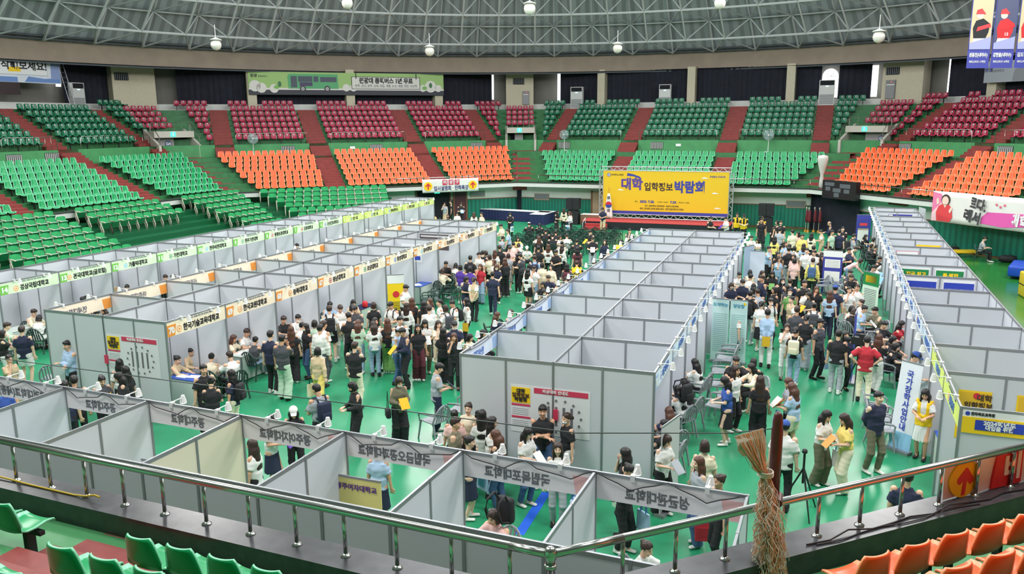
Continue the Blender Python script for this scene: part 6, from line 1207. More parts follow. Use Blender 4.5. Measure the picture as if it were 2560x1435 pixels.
def garment(pose, sex, kind):
    key = (kind, pose, sex)
    if key in FULL: return FULL[key]
    J = skeleton(pose, sex); F = Fld(); f = sex == 'F'; R = J['R']; X = (1, 0, 0); up = lambda z, y=0, x=0: J['P'] + R @ V3(x, y, z); sit = pose in 'SL'; b = .0 if f else .012; noise = fold; cell = .017
    if kind in 'TLVY':
        g = .012 if kind in 'VY' else 0; e = .008 if kind == 'V' and False else 0
        F.cap(up(-.0 if sit else (-.1 if kind != 'V' else -.04)), up(.15), (.175 + b + g, .128 + g), (.158 + b + g, .12 + g), X, True, .03).cap(up(.12), up(.36), (.158 + b + g, .12 + g), (.172 + b + g, .122 + g), X, k=.05).cap(up(.34), up(.5), (.172 + b + g, .118 + g), (.105, .07 + g * .5), X, k=.05)
        if kind == 'Y': F.cut(lambda x, y, z, q=up(.5): np.where(y < q[1] - .02, .055 - np.abs(x) - np.maximum(0, (q[2] - .27 - z)) * .9, -1) * np.where(z > q[2] - .33, 1, -1).clip(0, 1) - (z <= q[2] - .33))
        for s in (1, -1):
            sh, el, wr = J['sh', s], J['el', s], J['wr', s]; sh0 = sh - R @ V3(s * .04, 0, .015)
            if kind == 'T': F.cap(sh0, sh + (el - sh) * .78, .072 + b * .5, .074 + b * .6, flat=True, k=.045)
            elif kind == 'L': F.cap(sh0, el, .07 + b * .5, .06 + b * .3, k=.045).cap(el, el + (wr - el) * .9, .056 + b * .3, .046, flat=True, k=.03)
            else: F.cap(sh0, sh + (el - sh) * .1, .085, .08, flat=True, k=.03)
        nk = up(.545, -.0); n_ = R @ V3(0, -.45, 1); n_ /= np.linalg.norm(n_); F.cut(lambda x, y, z: (x - nk[0]) * n_[0] + (y - nk[1]) * n_[1] + (z - nk[2]) * n_[2])
    elif kind in 'PWH':
        F.cap(up(.1), up(-.05), (.142, .108), (.165, .12), X, False, .03)
        for s in (1, -1):
            h, k, a = J['hip', s], J['kn', s], J['an', s]; r = {'P': (.098, .073, .062), 'W': (.102, .098, .105), 'H': (.108, .112, 0)}[kind]
            if kind == 'H': F.cap(h + V3(0, 0, .02), h + (k - h) * .72, r[0], r[1], flat=False, k=.04); F.cut(lambda x, y, z, h=h, k=k, s=s: np.where(x * s > 0, ((x - h[0]) * (k - h)[0] + (y - h[1]) * (k - h)[1] + (z - h[2]) * (k - h)[2]) / .43 - .3, -1))
            else: F.cap(h + V3(0, 0, .02), k, r[0], r[1], k=.04).cap(k, a + (k - a) * (-.06 if kind == 'W' else .03), r[1], r[2], flat=True, k=.04)
        noise = lambda x, y, z: fold(x, y, z) * .8
    elif kind == 'S':
        if sit: 
            m = (J['kn', 1] + J['kn', -1]) / 2; F.cap(up(.12), up(-.04), (.14, .105), (.17, .125), X, False, .03).cap(J['P'] + V3(0, 0, -.01), m + V3(0, .04, .02), (.175, .1), (.19, .085), X, True, .05)
        else: F.cap(up(.12), up(-.08), (.135, .1), (.172, .128), X, True, .03).cap(up(-.06), V3(0, J['P'][1] - .01, .46), (.172, .128), (.205, .17), X, True, .03)
        noise = lambda x, y, z: .006 * np.sin(16 * np.arctan2(y, x)) * np.clip(.9 - z, 0, .4) * 2.5
    elif kind == 'shoe':
        cell = .014; noise = None
        for s in (1, -1):
            a = J['an', s]; F.cap(a + V3(0, .045, -.05), a + V3(s * .015, -.155, -.056), (.044, .036), (.043, .028), X, k=.02).cap(a + V3(0, .02, -.02), a + V3(0, .02, .02), .045, .047, k=.02); F.cut(lambda x, y, z, zz=a[2] - .083: np.where(True, zz - z, 0) if zz < .02 else np.full_like(z, -1))
    FULL[key] = F.mesh(cell, {'T': 'shirt', 'L': 'long_sleeved_top', 'V': 'sleeveless_top', 'Y': 'vest', 'P': 'trousers', 'W': 'wide_trousers', 'H': 'shorts', 'S': 'skirt', 'shoe': 'shoes'}[kind], noise)[0]; return FULL[key]
def hair_mesh(kind, pose, sex):
    key = ('hair', kind, pose, sex)
    if key in FULL: return FULL[key]
    J = skeleton(pose, sex); H, HR, R = J['head'], J['HR'], J['R']; h = lambda x, y, z: H + HR @ V3(x, y, z); F = Fld(); X = (1, 0, 0)
    F.ell(h(0, .012, .032), (.087, .106, .104), HR, .02); low = -.055
    if kind == 's': F.ell(h(0, -.045, .085), (.06, .055, .035), HR, .03)
    if kind == 'b': F.cap(h(0, .015, .02), h(0, .015, -.105), (.09, .098), (.103, .1), X, True, .03); low = -.3
    if kind == 'l':
        bk = J['neck'] + R @ V3(0, .1, -.3); F.cap(h(0, .015, .02), h(0, .03, -.12), (.09, .095), (.1, .085), X, False, .03).cap(h(0, .055, -.1), bk, (.105, .06), (.095, .028), X, False, .05); low = -.9
        for s in (-1, 1): F.cap(h(s * .078, -.01, -.06), J['neck'] + R @ V3(s * .09, -.06, -.17), (.026, .035), (.018, .022), X, False, .03)
    if kind == 'p': F.cap(h(0, .105, .03), h(0, .135, -.02), .03, .034, k=.02).cap(h(0, .135, -.02), J['neck'] + R @ V3(0, .11, -.2), (.034, .026), (.016, .012), X, False, .03)
    if kind == 'u': F.ell(h(0, .1, .07), (.045, .042, .042), HR, .01)
    if kind == 'z': low = .0
    z0 = {'z': -1, 's': .052, 'u': .062, 'p': .06, 'b': .048, 'l': .05}[kind]; y0 = -.012 if kind in 'sup' else -.035
    def face(x, y, z):
        px, py, pz = x - H[0], y - H[1], z - H[2]; ly = HR[1, 1] * py + HR[2, 1] * pz; lz = HR[1, 2] * py + HR[2, 2] * pz
        r = np.maximum(np.maximum(ly - y0 + .25 * np.maximum(0, np.abs(px) - .05), lz - z0 - .02 * np.cos(px * 40)), np.abs(px) - (.092 if kind in 'sup' else .066))
        return np.maximum(-r, (low - lz) if kind in 'supz' else np.full_like(lz, -1.0)) if kind != 'z' else np.maximum(np.maximum(ly - 1, -.02 - lz), np.maximum(lz - .05, -.03 - ly))
    F.cut(face)
    nz = lambda x, y, z: .003 * np.sin(np.arctan2(y - H[1], x - H[0]) * 26) * np.sin(14 * z + 30 * x) 
    FULL[key] = F.mesh(.0145, 'hair', nz)[0]; return FULL[key]
def cap_mesh(pose, sex):
    key = ('cap', pose, sex)
    if key in FULL: return FULL[key]
    J = skeleton(pose, sex); H, HR = J['head'], J['HR']; h = lambda x, y, z: H + HR @ V3(x, y, z); F = Fld(); F.ell(h(0, .01, .04), (.095, .112, .1), HR)
    def lowcut(x, y, z): return .05 - (HR[1, 2] * (y - H[1]) + HR[2, 2] * (z - H[2]))
    F.cut(lowcut); a = F.mesh(.01, 'cap')[0]; G = Fld(); G.cap(h(0, -.085, .062), h(0, -.16, .045), (.075, .006), (.06, .006), HR @ V3(1, 0, 0), k=.01); FULL[key] = (a, G.mesh(.007, 'brim')[0]); return FULL[key]
def mask_mesh(pose, sex):
    key = ('mask', pose, sex)
    if key in FULL: return FULL[key]
    J = skeleton(pose, sex); H, HR = J['head'], J['HR']; F = Fld(); F.ell(H + HR @ V3(0, -.05, -.055), (.064, .066, .05), HR); FULL[key] = F.mesh(.01, 'face_mask')[0]; return FULL[key]
PEOPLE = """
-17.19 4.12 7 M S s Li c -
-16.50 3.76 111 F S b Lw w -
-13.72 1.01 122 M A s Tn Hw -
-11.89 -0.85 353 F F u Te Pe -
-16.30 2.42 53 M S s Ts w -
-14.27 0.82 53 F F b Tk Pw -
-11.12 0.24 260 M X s Lb Pk -
-9.86 0.44 317 F A u Tu Su -
-8.90 -0.29 132 F A l Tw Pk -
-8.28 -0.70 187 F A l Tk Pk -
-8.01 -1.07 227 F R l Tk Pk b:y
-8.39 -1.34 338 F R u Tc Pk b:y
-8.56 -1.89 140 M A s Tk Pk -
-8.38 -2.30 130 M A s Tn Pk -
-9.49 -2.81 114 M A s Lu Pn -
-15.11 4.68 18 M S s Tc c -
-15.42 5.47 258 F S l Te k -
-18.27 13.55 351 M S s Tk k -
-17.77 13.46 271 M S s Tk k -
-17.68 13.89 100 F S b Tc k -
-17.76 15.17 319 F S u Te k -
-18.70 18.83 67 F S l Tk k -
-18.12 18.76 266 M S s Tc k -
-17.42 19.10 5 M S s Tk k -
-17.49 19.55 335 M S s Tn k -
-17.63 20.45 185 F S l Tk k -
-18.25 22.68 334 M S s Tk k -
-17.28 21.69 243 M S s Tn k -
-17.48 24.46 302 M S s Te k -
-17.27 6.15 349 M S s Tk k -
-17.47 6.55 289 F S u Tc k -
-17.39 8.34 316 M S s Tk k -
-17.62 10.44 354 M S s Tk k -
-17.71 10.88 104 F S b Tn k -
-17.19 10.62 263 M S s Tk k -
-9.15 2.32 343 F S u Le k -
-8.94 1.51 14 F S u Le k -
-8.15 1.97 111 F S u Ti k -
-6.42 -0.25 332 M A s Tk Pk -
-5.79 -0.76 122 F R u Tk Pk -
-5.74 -0.09 190 F A l Tn Pi k:k
-7.53 2.08 160 M S s Tw k -
-8.85 4.27 349 M S s Tw k -
-8.94 3.76 10 F S l Ti k -
-8.15 3.76 89 F S u Tc l -
-6.79 2.75 97 M A s Tn Pk -
-6.20 2.44 97 M F s Tc Ws -
-8.71 5.90 337 M S s Tk k -
-8.43 6.26 336 M S s Lw k m
-6.85 3.77 126 F A l Tk Wk -
-6.67 4.24 245 F A l Tk Pd m
-7.82 5.58 95 F S u Tw k -
-6.70 4.69 104 F A b Ts Pk -
-5.86 3.70 94 M A s Lw Pc -
-6.03 4.12 74 M A s Tw Pc -
-4.96 2.20 104 F W b Le Wy t:i
-6.92 5.83 123 M A s Tw Hk k:k
-8.51 8.21 333 M S s Lb k -
-6.83 6.27 313 M R s Tw Pw b:w
-5.90 5.32 142 M R s Tk Pk -
-6.30 6.36 271 M R s Tc Pk b:w
-7.15 7.54 322 F R b Te Pk -
-6.64 6.67 102 F A b Tw Pk -
-4.05 2.49 92 M F s Tk Pi -
-2.99 -1.63 306 F R l Tk Pk c:w
-2.99 -0.70 154 M R s Tg Pk k:n,b:w
-2.58 0.10 232 F R b Lk Wk m
-3.12 -2.24 8 F R b Tw Sn b:v
-5.50 5.09 111 F R l Ts Pl -
-4.93 5.02 130 F R l Tw Pl -
-5.16 5.48 330 F A l Tw Pk -
-4.71 5.42 119 F A l Tk WG -
-6.23 7.28 120 F A b Tk Pk -
-4.22 5.25 328 M A s Tw Pk -
-3.98 4.55 19 F R s Lb Pd c:g
-3.57 4.35 228 M R s Ln Pk b:y
-3.57 5.09 307 F A l Tk Wm -
-3.68 5.74 307 F R l Tw Pt b:w
-4.07 6.86 111 M A s Lw Pk -
-5.19 7.52 108 F A l Lw Pk -
-5.45 7.09 259 M R s Tw Pk k:k
-5.39 8.29 117 F A l Tk Pk -
-4.75 7.87 107 F A l Tk Pk -
-4.77 8.39 236 F A l Tw Pk -
-4.34 8.21 215 F A p Tw Pk -
-3.82 7.52 155 F A b Tw Pg k:c
-3.88 8.30 234 F R u Tw Ww k:k
-3.61 8.67 214 F A l Lw Pk b:y
-3.23 5.70 316 F F l Ti Pi -
-2.62 5.45 305 M R s Tn Pk m
-2.73 4.97 115 F A l Tk Wk -
-2.27 4.67 295 F F l Tk Pk b:o,t:b
-2.49 6.07 354 F S b Ti k -
-1.36 1.61 36 M R s Tg Pn b:n
-1.89 0.76 319 F R b Lt Wk m,b:y,o:k
-6.41 9.67 358 M R s Tw Pk -
-8.09 16.65 325 M S s Tk k -
-7.46 14.97 85 M S b Li k -
-7.63 16.70 94 F S b Tw k -
-6.38 14.44 84 F A b Tv Hw -
-6.53 15.81 98 M A s Tk Pk -
-5.79 14.05 103 F A b Tv Hw -
-5.65 14.80 272 F F l Tr Wl -
-6.48 16.71 253 M A s Tw Pk c:k
-6.53 17.18 92 M A s Tk Pk -
-6.70 17.98 112 F A b Tk Pk -
-6.12 16.98 107 F A b Ti Pk -
-6.41 18.32 91 F A l Tw Pe -
-6.36 18.77 101 M A s Tk Pk -
-5.54 16.03 231 F A l Tw Pk -
-5.08 15.05 301 F R l Tn Pk m
-4.35 12.81 112 M W s Tn Pn o:k
-5.19 12.18 334 F R b Tn Pn -
-4.77 11.98 93 F B p Ve Pk -
-5.17 16.29 131 F A l Tk Wk k:k
-5.49 17.55 100 F A b Tg Sg -
-6.02 19.11 300 M R s Tp Pk m
-5.04 17.53 100 F A l Tk Pk -
-4.74 17.20 170 M R s Tc Pk -
-8.48 24.60 81 M S s Tg k -
-7.93 24.18 200 M W s Tb Pk -
-9.10 26.31 231 M R s Ti Pk b:w
-7.91 25.39 310 F S l Ty k b:w
-6.98 23.03 110 F S b Tw k -
-7.11 22.59 100 M S s Tp k -
-3.45 14.20 79 F A l Tw Hk -
-3.66 18.72 257 M R s Tk Pk -
-3.47 15.03 289 F F s Tw Pl c:k
-3.79 15.36 99 F A b Tw Pk -
-3.41 15.87 108 F A b Ti Pe t:e
-2.90 15.51 257 F A b Li Pi -
-2.34 15.77 106 F A l Tc Pk k:m
-2.25 15.34 286 F S b Tg k m
-2.69 18.46 106 M S s Yk k -
-3.14 20.17 116 F A l Tm Wk -
-3.13 22.87 284 M R s Tk Pg b:w
-3.86 25.46 225 M R s Tk Pk m,b:y
-3.97 20.51 77 F A l Lw Pk -
-4.93 23.70 102 M S s Tw k -
-5.48 26.45 106 M S s Tw k -
-5.92 26.52 317 F S b Tw k -
-6.18 26.15 107 M S s Tk k -
-6.42 27.50 102 M S s Tk k -
-7.13 27.88 98 M S s Tk k -
-5.87 22.91 108 F A l Tk Wk -
-7.07 26.35 108 F S b Tw k -
-4.62 20.48 103 F A l Tw Pk -
-4.68 19.23 98 M A s Tk Pk -
-4.05 16.84 109 M A s Tb Pk k:n
-6.35 22.47 289 F S b Tw k c:w
-9.03 30.60 109 M S s Tk k c:w
-8.55 31.11 108 F S b Tk k -
-4.41 24.55 96 M S s Tk k -
-2.91 15.02 308 M S s Tn k -
-2.73 14.07 258 F S b Tk k -
-2.42 12.84 328 F S l Tt k m
-2.18 10.45 29 F S b Tk k -
-2.73 8.85 32 F S l Tn k -
-2.41 9.27 351 F S b Tg k -
-2.34 6.71 353 F S l Tk k -
-5.92 36.27 264 M R s Tn Pe -
-2.51 22.76 274 F A l Ln Pn -
-2.19 21.74 344 M S s Tw k -
-2.30 25.19 93 M S s Yk k -
-2.54 27.97 342 M S s Tw k m
-2.08 26.32 302 M F s Tc Pk -
-2.08 18.72 14 M S s Tk k -
-8.66 34.95 347 F R l Tk Sk m
-8.50 36.06 107 F A l Li Pk -
-7.52 34.25 226 F R l Lw Pk t:w
-10.97 32.66 280 F R b Lk Pk m,t:w
-18.22 33.08 237 M S s Yk k -
-18.53 35.10 337 F S b Yw k -
-17.08 33.73 316 F A b Tm Pk -
-17.05 34.46 236 F S b Ly k -
-17.52 37.10 265 F F b Tg Se -
-20.08 42.05 115 M A s Tk Pk -
-17.27 37.62 204 M A s Tk Pk -
-16.12 36.70 304 M R s Tk Pk b:b
-14.35 30.67 295 F A b Tk Pk m
-14.38 32.14 294 F R b Tw Pk -
-13.26 32.21 113 F A l Tw Pk -
-12.23 31.03 232 M A s Ti Pk -
2.52 35.46 285 M A s Yk Pk c:k
2.96 34.94 274 M R s Yk Pk c:k
4.06 33.61 293 M F s Yk Pk -
4.08 32.57 293 M A s Tk Wk -
4.84 29.87 302 F F l Tk Pk -
4.92 32.83 212 F A b Tk Pk -
5.14 31.77 282 M A s Tk Pk -
5.21 28.56 72 M A s Tg Pk -
5.08 26.14 82 F A l Ty Pk -
3.78 28.68 304 M S s Tw k -
4.21 28.51 233 F S l Tw k -
5.85 28.15 121 M A s Ti Pk m
6.12 28.50 211 F A l Tp Pk -
6.33 26.49 270 M A s Ly Pk -
6.74 28.19 80 F A l Ti Pk -
5.59 24.70 311 F A l Tb Pk -
5.83 22.99 91 M A s Tg Pk -
5.84 22.02 111 M A s Tk Wg -
6.04 23.42 91 F A b Tw Pk -
6.42 24.35 90 F A l Tb Pk -
4.98 22.09 332 M F s Tb Pk -
5.46 20.32 312 F F b Tb Pl b:n
5.40 21.44 302 F A l Tk Pk -
6.08 20.95 241 F A l Tp Pk -
6.57 21.98 270 M A s Tw Pk -
6.88 21.63 249 M A s Lw Pk -
6.12 19.81 81 F A b Tp Pk -
6.82 19.38 85 M A s Ly Pk k:d
2.13 33.28 215 M R s Tw Pk b:v
1.18 33.00 336 M R s Tk Pk -
7.72 32.54 179 M R z Ln Pn -
7.26 29.63 189 F R u Ve Pe o:k
7.68 28.56 329 M A s Ts Pk -
8.05 28.85 83 M A s Tn Pk -
8.24 30.23 288 M A s Tk Pk -
8.58 27.26 17 M R s Tg Pk k:k
9.37 31.58 327 F S l Tk k -
9.68 30.32 346 F S b Ti k -
9.45 28.16 336 F S b Tc k -
9.57 26.96 356 M S s Tk k -
9.50 23.65 346 M S s Tk k -
9.76 23.19 245 F S b Tw k -
8.36 22.94 207 M R s Tn Pk b:g
8.26 25.20 358 M N s Ti Pk -
8.37 22.38 357 F N b Tp Pl -
7.40 26.21 89 M S s Tw k -
7.50 25.72 59 F S l Ti k -
7.18 21.98 89 F A l Tk Pk -
7.19 21.18 289 F A l Tk Pk -
9.11 21.23 326 M S s Tg k -
6.84 23.02 90 M A s Tk Pk -
4.08 18.00 294 M S s Tw k -
4.45 18.88 84 F S b Li k -
4.53 17.42 64 M S s Tw k -
4.49 14.22 294 M R s Tn Pk m
4.14 13.95 295 F R b Tn Pk -
5.03 16.54 323 F F l Tk Pk -
5.40 16.83 272 F R l Tk Pk b:G
5.14 15.04 213 M A s Ln Pk -
5.81 15.32 291 F A l Tk Pk m
6.08 14.73 91 M A s Tn Pk -
6.01 14.10 211 F A l Tc Pk -
6.12 13.46 271 F A u TG Pk m
5.63 13.54 212 F A b Tk Pk -
6.23 12.10 221 F W u Ve We -
6.55 14.44 300 M A s Tk Pk -
6.65 13.69 280 F R b Tw Pk -
6.95 14.24 279 F F l Tk Pk -
6.79 13.25 220 F R l Tc Pk b:y
5.58 11.70 292 F F s Tw Pk m,k:k
4.79 16.00 93 F S l Tg k -
5.07 14.59 123 M S s Tg k -
4.93 11.99 73 M A s Tk Pg k:k
5.33 11.13 73 F A p Tw Sk b:w
4.80 9.71 4 F A b Tw Sk b:w
5.60 9.50 92 M B s Lb Pw b:y
6.40 10.14 90 M A s Tc Pc -
6.89 11.48 89 F A u Tw Pk k:c
6.67 9.60 80 F A p Tk Wg b:y
7.02 8.84 329 M A s Tc Pk c:k,t:b
6.18 8.39 271 F F b Tw Pw -
6.41 8.00 80 F A p Tk Pl k:i
5.02 5.96 284 M S s Tk k -
5.44 6.09 83 F S b Tk k -
5.52 5.64 213 F S l Li k b:w
5.17 3.97 334 F A l Tw Pk -
5.10 3.11 195 F R l Tu Sk o:k
5.77 3.34 102 F A l Tk Wk -
6.43 3.48 210 F R l Tg Pk b:w
6.51 3.02 150 F R l Tb Hi b:o,t:b
7.54 13.93 88 M A s Tn Pn c:u
7.37 13.44 88 F A l Tb Pn b:w
7.99 14.51 287 F F u Tw Pe -
8.28 14.87 247 F F p Tw Pk -
8.29 12.51 196 F A u Tw Pk -
8.25 11.64 346 F R u Tb Sn b:w
8.01 13.38 307 F S b Tw k -
8.06 12.89 57 F S b Tk k -
8.82 12.96 205 M S s Lt k -
8.78 11.15 325 M S s Tk k -
9.29 11.62 344 F S l Tr k -
8.19 19.88 307 M S s Tc k -
8.20 18.80 297 M S s Tk k -
7.48 7.67 78 M A s Tk Pg -
7.68 8.07 287 F A l Tn Pk -
8.15 7.18 86 M H s Tr Pi -
8.48 7.99 55 F F l Tk Pw -
8.91 9.63 324 F S b Tk k m
8.92 8.90 334 F S b Tk k -
9.06 6.01 343 M R s Tw Pk c:u
9.12 3.69 252 F R l Yw Sw -
8.10 2.59 310 M B s Ln Pt -
7.06 1.62 328 F R l Tw Wt t:w,b:w
7.51 1.42 207 F R l Ty Wi b:o
8.28 -1.31 83 M A s Tn Pk -
6.38 0.28 86 M A s Tw Pk c:u
9.92 1.60 268 F R b Yw Pk -
10.32 1.80 237 F R b Yw Pk -
4.13 5.59 157 F S l Tw k -
4.14 3.87 157 F S b Tk k -
4.05 3.28 148 F S l Tw k k:k
4.09 1.73 139 F S l Tn k -
4.14 1.03 169 F S u Tk k -
4.31 -0.66 329 F R b Tw Wk b:g
5.07 -0.83 96 F A b Ti Pi -
5.08 -1.57 216 F A l Tg Wd t:r
5.48 -2.16 215 F A u Tk Pk -
0.34 -0.41 274 F A u Li Pk -
0.22 -0.85 115 F A u Tp Pk -
0.52 -1.52 15 M A s Tt Pk -
1.01 -2.00 24 F F u Tn Sn -
0.75 -0.71 103 F A l Tw Pk -
1.07 -1.02 22 F A l Tw Pl -
1.44 -1.54 171 F R l Tk Pd t:b
1.81 -1.16 339 F R l Tw Pd b:w
1.89 -0.34 288 M X s Tk Pd -
2.39 -0.31 226 F A p Tk Pw m
2.62 -1.72 287 F A l Tw Pg t:b
3.84 -1.62 182 F F l Tk Pk b:s
3.94 -2.24 342 F R u Tk Pk m,t:b,k:k
4.55 -3.90 341 F S u Tw k -
2.29 -3.83 251 M S b Tp k k:k
-2.59 -3.42 189 F A l Tw Pk -
-0.34 -2.90 100 F A b Tb Sn t:y
14.96 31.86 350 M L s Tg k -
"""
def tinted(name, rough, bump=0):
    """one cloth, hair or skin material whose hue comes from each object's own colour"""
    m = mat(name, (200, 200, 200), rough, bump=bump, nscale=60); nt = m.node_tree; oi = nt.nodes.new('ShaderNodeObjectInfo'); nt.links.new(oi.outputs['Color'], nt.nodes['Principled BSDF'].inputs['Base Color']); return m
DYED = tinted('dyed_fabric', .85, .08); HAIRT = tinted('hair_strands', .45); SKINT = tinted('skin_tone', .5)
def setmat(o, m, slot=0):
    g = SKINT if m.name.startswith('skin') else HAIRT if m.name.endswith('hair') else DYED
    if not o.data.materials: o.data.materials.append(g)
    elif o.data.materials[0] is not g: o.data.materials[0] = g
    o.color = m.diffuse_color
CLOTH = dict(w=(228, 228, 226), k=(34, 34, 38), n=(38, 44, 70), g=(166, 172, 180), c=(72, 74, 80), b=(168, 194, 224), y=(240, 214, 120), e=(206, 184, 150), r=(186, 44, 58), p=(236, 192, 188), o=(232, 160, 90), v=(86, 58, 156), d=(72, 98, 140), l=(140, 166, 190), G=(110, 160, 90),
             s=(186, 212, 190), u=(52, 84, 160), m=(96, 44, 54), i=(232, 222, 196), t=(112, 108, 88))
CNAME = dict(w='white', k='black', n='navy', g='light grey', c='charcoal', b='pale blue', y='yellow', e='beige', r='red', p='pale pink', o='orange', v='purple', d='blue denim', l='faded denim', G='green', s='pale mint', u='royal blue', m='maroon', i='cream', t='olive')
CM = {k: mat('fabric_' + CNAME[k].replace(' ', '_'), v, .85, bump=.08, nscale=60) for k, v in CLOTH.items()}; VESTY = mat('yellow_vest_fabric', (244, 200, 30), .8)
HAIRS = [mat('black_hair', (26, 23, 24), .45), mat('dark_brown_hair', (52, 36, 30), .45), mat('brown_hair', (84, 52, 40), .45)]; MASKM = mat('white_face_mask', (236, 236, 236), .7); SHW = mat('white_shoe', (226, 226, 222), .5); SHK = mat('black_shoe', (32, 32, 34), .4)
SKINS = [SKINM, mat('skin_warm', (212, 164, 134), .5), mat('skin_light', (232, 192, 168), .5)]
BACKP = MB(); rbox(BACKP, -.15, .15, .115, .27, .98, 1.4, .05); BACKP = BACKP.mesh('body', None, True); BPOCK = MB(); rbox(BPOCK, -.11, .11, .265, .31, 1.0, 1.18, .02); BPOCK = BPOCK.mesh('pocket', None, True)
BSTR = [MB().tube([(s * .09, .13, 1.38), (s * .11, .06, 1.5), (s * .115, -.09, 1.44), (s * .12, -.135, 1.28), (s * .14, -.06, 1.1), (s * .13, .13, 1.03)], .02, 6).mesh('strap', None, True) for s in (-1, 1)]
TOTE = MB().hexa([(-.14, -.05, 0), (.14, -.05, 0), (.14, .05, 0), (-.14, .05, 0), (-.16, -.015, .36), (.16, -.015, .36), (.16, .015, .36), (-.16, .015, .36)]).mesh('body'); TOTEP = MB().box(-.1, .1, -.045, -.03, .06, .26).mesh('printed_picture'); TOTEH = [MB().tube([(-.07, y, .35), (-.05, y, .55), (.05, y, .55), (.07, y, .35)], .009, 5).mesh('handle') for y in (-.015, .015)]
SBAG = MB(); rbox(SBAG, -.13, .13, -.06, .06, 0, .22, .035); SBAG = SBAG.mesh('body', None, True); SBAGH = MB().tube([(-.11, 0, .2), (-.06, 0, .5), (.0, 0, .66), (.06, 0, .5), (.11, 0, .2)], .009, 5).mesh('strap')
BOOK = MB().box(-.11, .11, -.004, .004, -.15, .15).mesh('booklet')
for me in (BACKP, BPOCK, *BSTR, TOTE, TOTEP, *TOTEH, SBAG, SBAGH, BOOK): 
    if not me.materials: me.materials.append(WHITE)
# places one can name: what stands nearest
PLACES = [('sign %d' % (70 - i), (-7.6 + .046 * i, 1.3 + 2.083 * i)) for i in range(10)] + [('green sign %d' % (15 - i), (-15.6, 1.4 + 2.083 * i)) for i in range(10)] + [('the lime signs', (-15.3, 28)), ('the navy-skirted tables', (-12.5, 38.5)), ('the stage', (-3, 37.5)), ('the stage steps', (-7, 37.5)), ('the left loudspeaker', (-9.2, 39)), ('the rows of empty chairs', (-7, 30.5)), ('the audience chairs', (-8, 27)),
         ('the island end wall', (2, -.6)), ('the island near right corner', (4.5, 1)), ('the grey chairs by the island', (4.8, 6.5)), ('the pale teal banners', (5, 10.5)), ('the middle of the right aisle', (6.4, 13)), ('the pale green banner', (8.2, 15.8)), ('the indigo banner', (7.2, 21)), ('the far end of the right aisle', (6, 26)), ('the black drape', (7, 36)), ('the right loudspeaker', (4, 38)), ('the television camera', (7.8, 7)), ('the leaning banner', (8.4, 4)), ('the information counter', (9.2, 2.6)), ('the red arrow banner', (8.2, -1)),
         ('the orange island end wall', (-9.8, -.4)), ('the foreground signs', (-2.5, -3.6)), ('the crescent sign', (5, -3.8)), ('the central island left side', (-1.2, 6)), ('the island left far half', (-1.2, 14)), ('the open green floor', (0, 24)), ('the white right wall', (15, 33)), ('the middle of the left aisle', (-4, 8)), ('the left aisle beyond sign 65', (-4, 15)), ('the net post', (6.9, -1))]
HN = dict(s='short-haired', b='bob-haired', l='long-haired', p='ponytailed', u='tied-haired', z='balding')
TN = dict(T='T-shirt', L='long sleeves', V='sleeveless top', Y='yellow vest'); PN = dict(A='standing', R='looking down at hands', F='hand raised to face', X='arms crossed', W='walking', B='hands behind back', H='hands on hips', N='bending forward', S='seated', L='seated')
people = []
for ln in PEOPLE.strip().split('\n'):
    x, y, ang, sex, pose, hair, top, bot, ex = ln.split(); people.append([float(x), float(y), int(ang), sex, pose, hair, top, bot, dict(q.split(':') if ':' in q else (q, '1') for q in ex.split(',')) if ex != '-' else {}])
def view(ang, x, y):
    a = (ang - math.degrees(math.atan2(CAM.y - y, CAM.x - x))) % 360
    return 'facing us' if a < 50 or a > 310 else 'facing right' if a < 130 else 'seen from behind' if a < 230 else 'facing left'
labels = []
for x, y, ang, sex, pose, hair, top, bot, ex in people:
    pl = min(PLACES, key=lambda q: (q[1][0] - x) ** 2 + (q[1][1] - y) ** 2)[0]
    hd = ('%s-capped' % CNAME[ex['c']].split()[-1]) if 'c' in ex else HN[hair]
    tp = 'yellow vest' if top[0] == 'Y' else CNAME[top[1]] + ' ' + TN[top[0]]
    labels.append('%s%s person in %s, %s, %s, by %s' % ('masked ' if 'm' in ex else '', hd, tp, PN[pose], view(ang, x, y), pl))
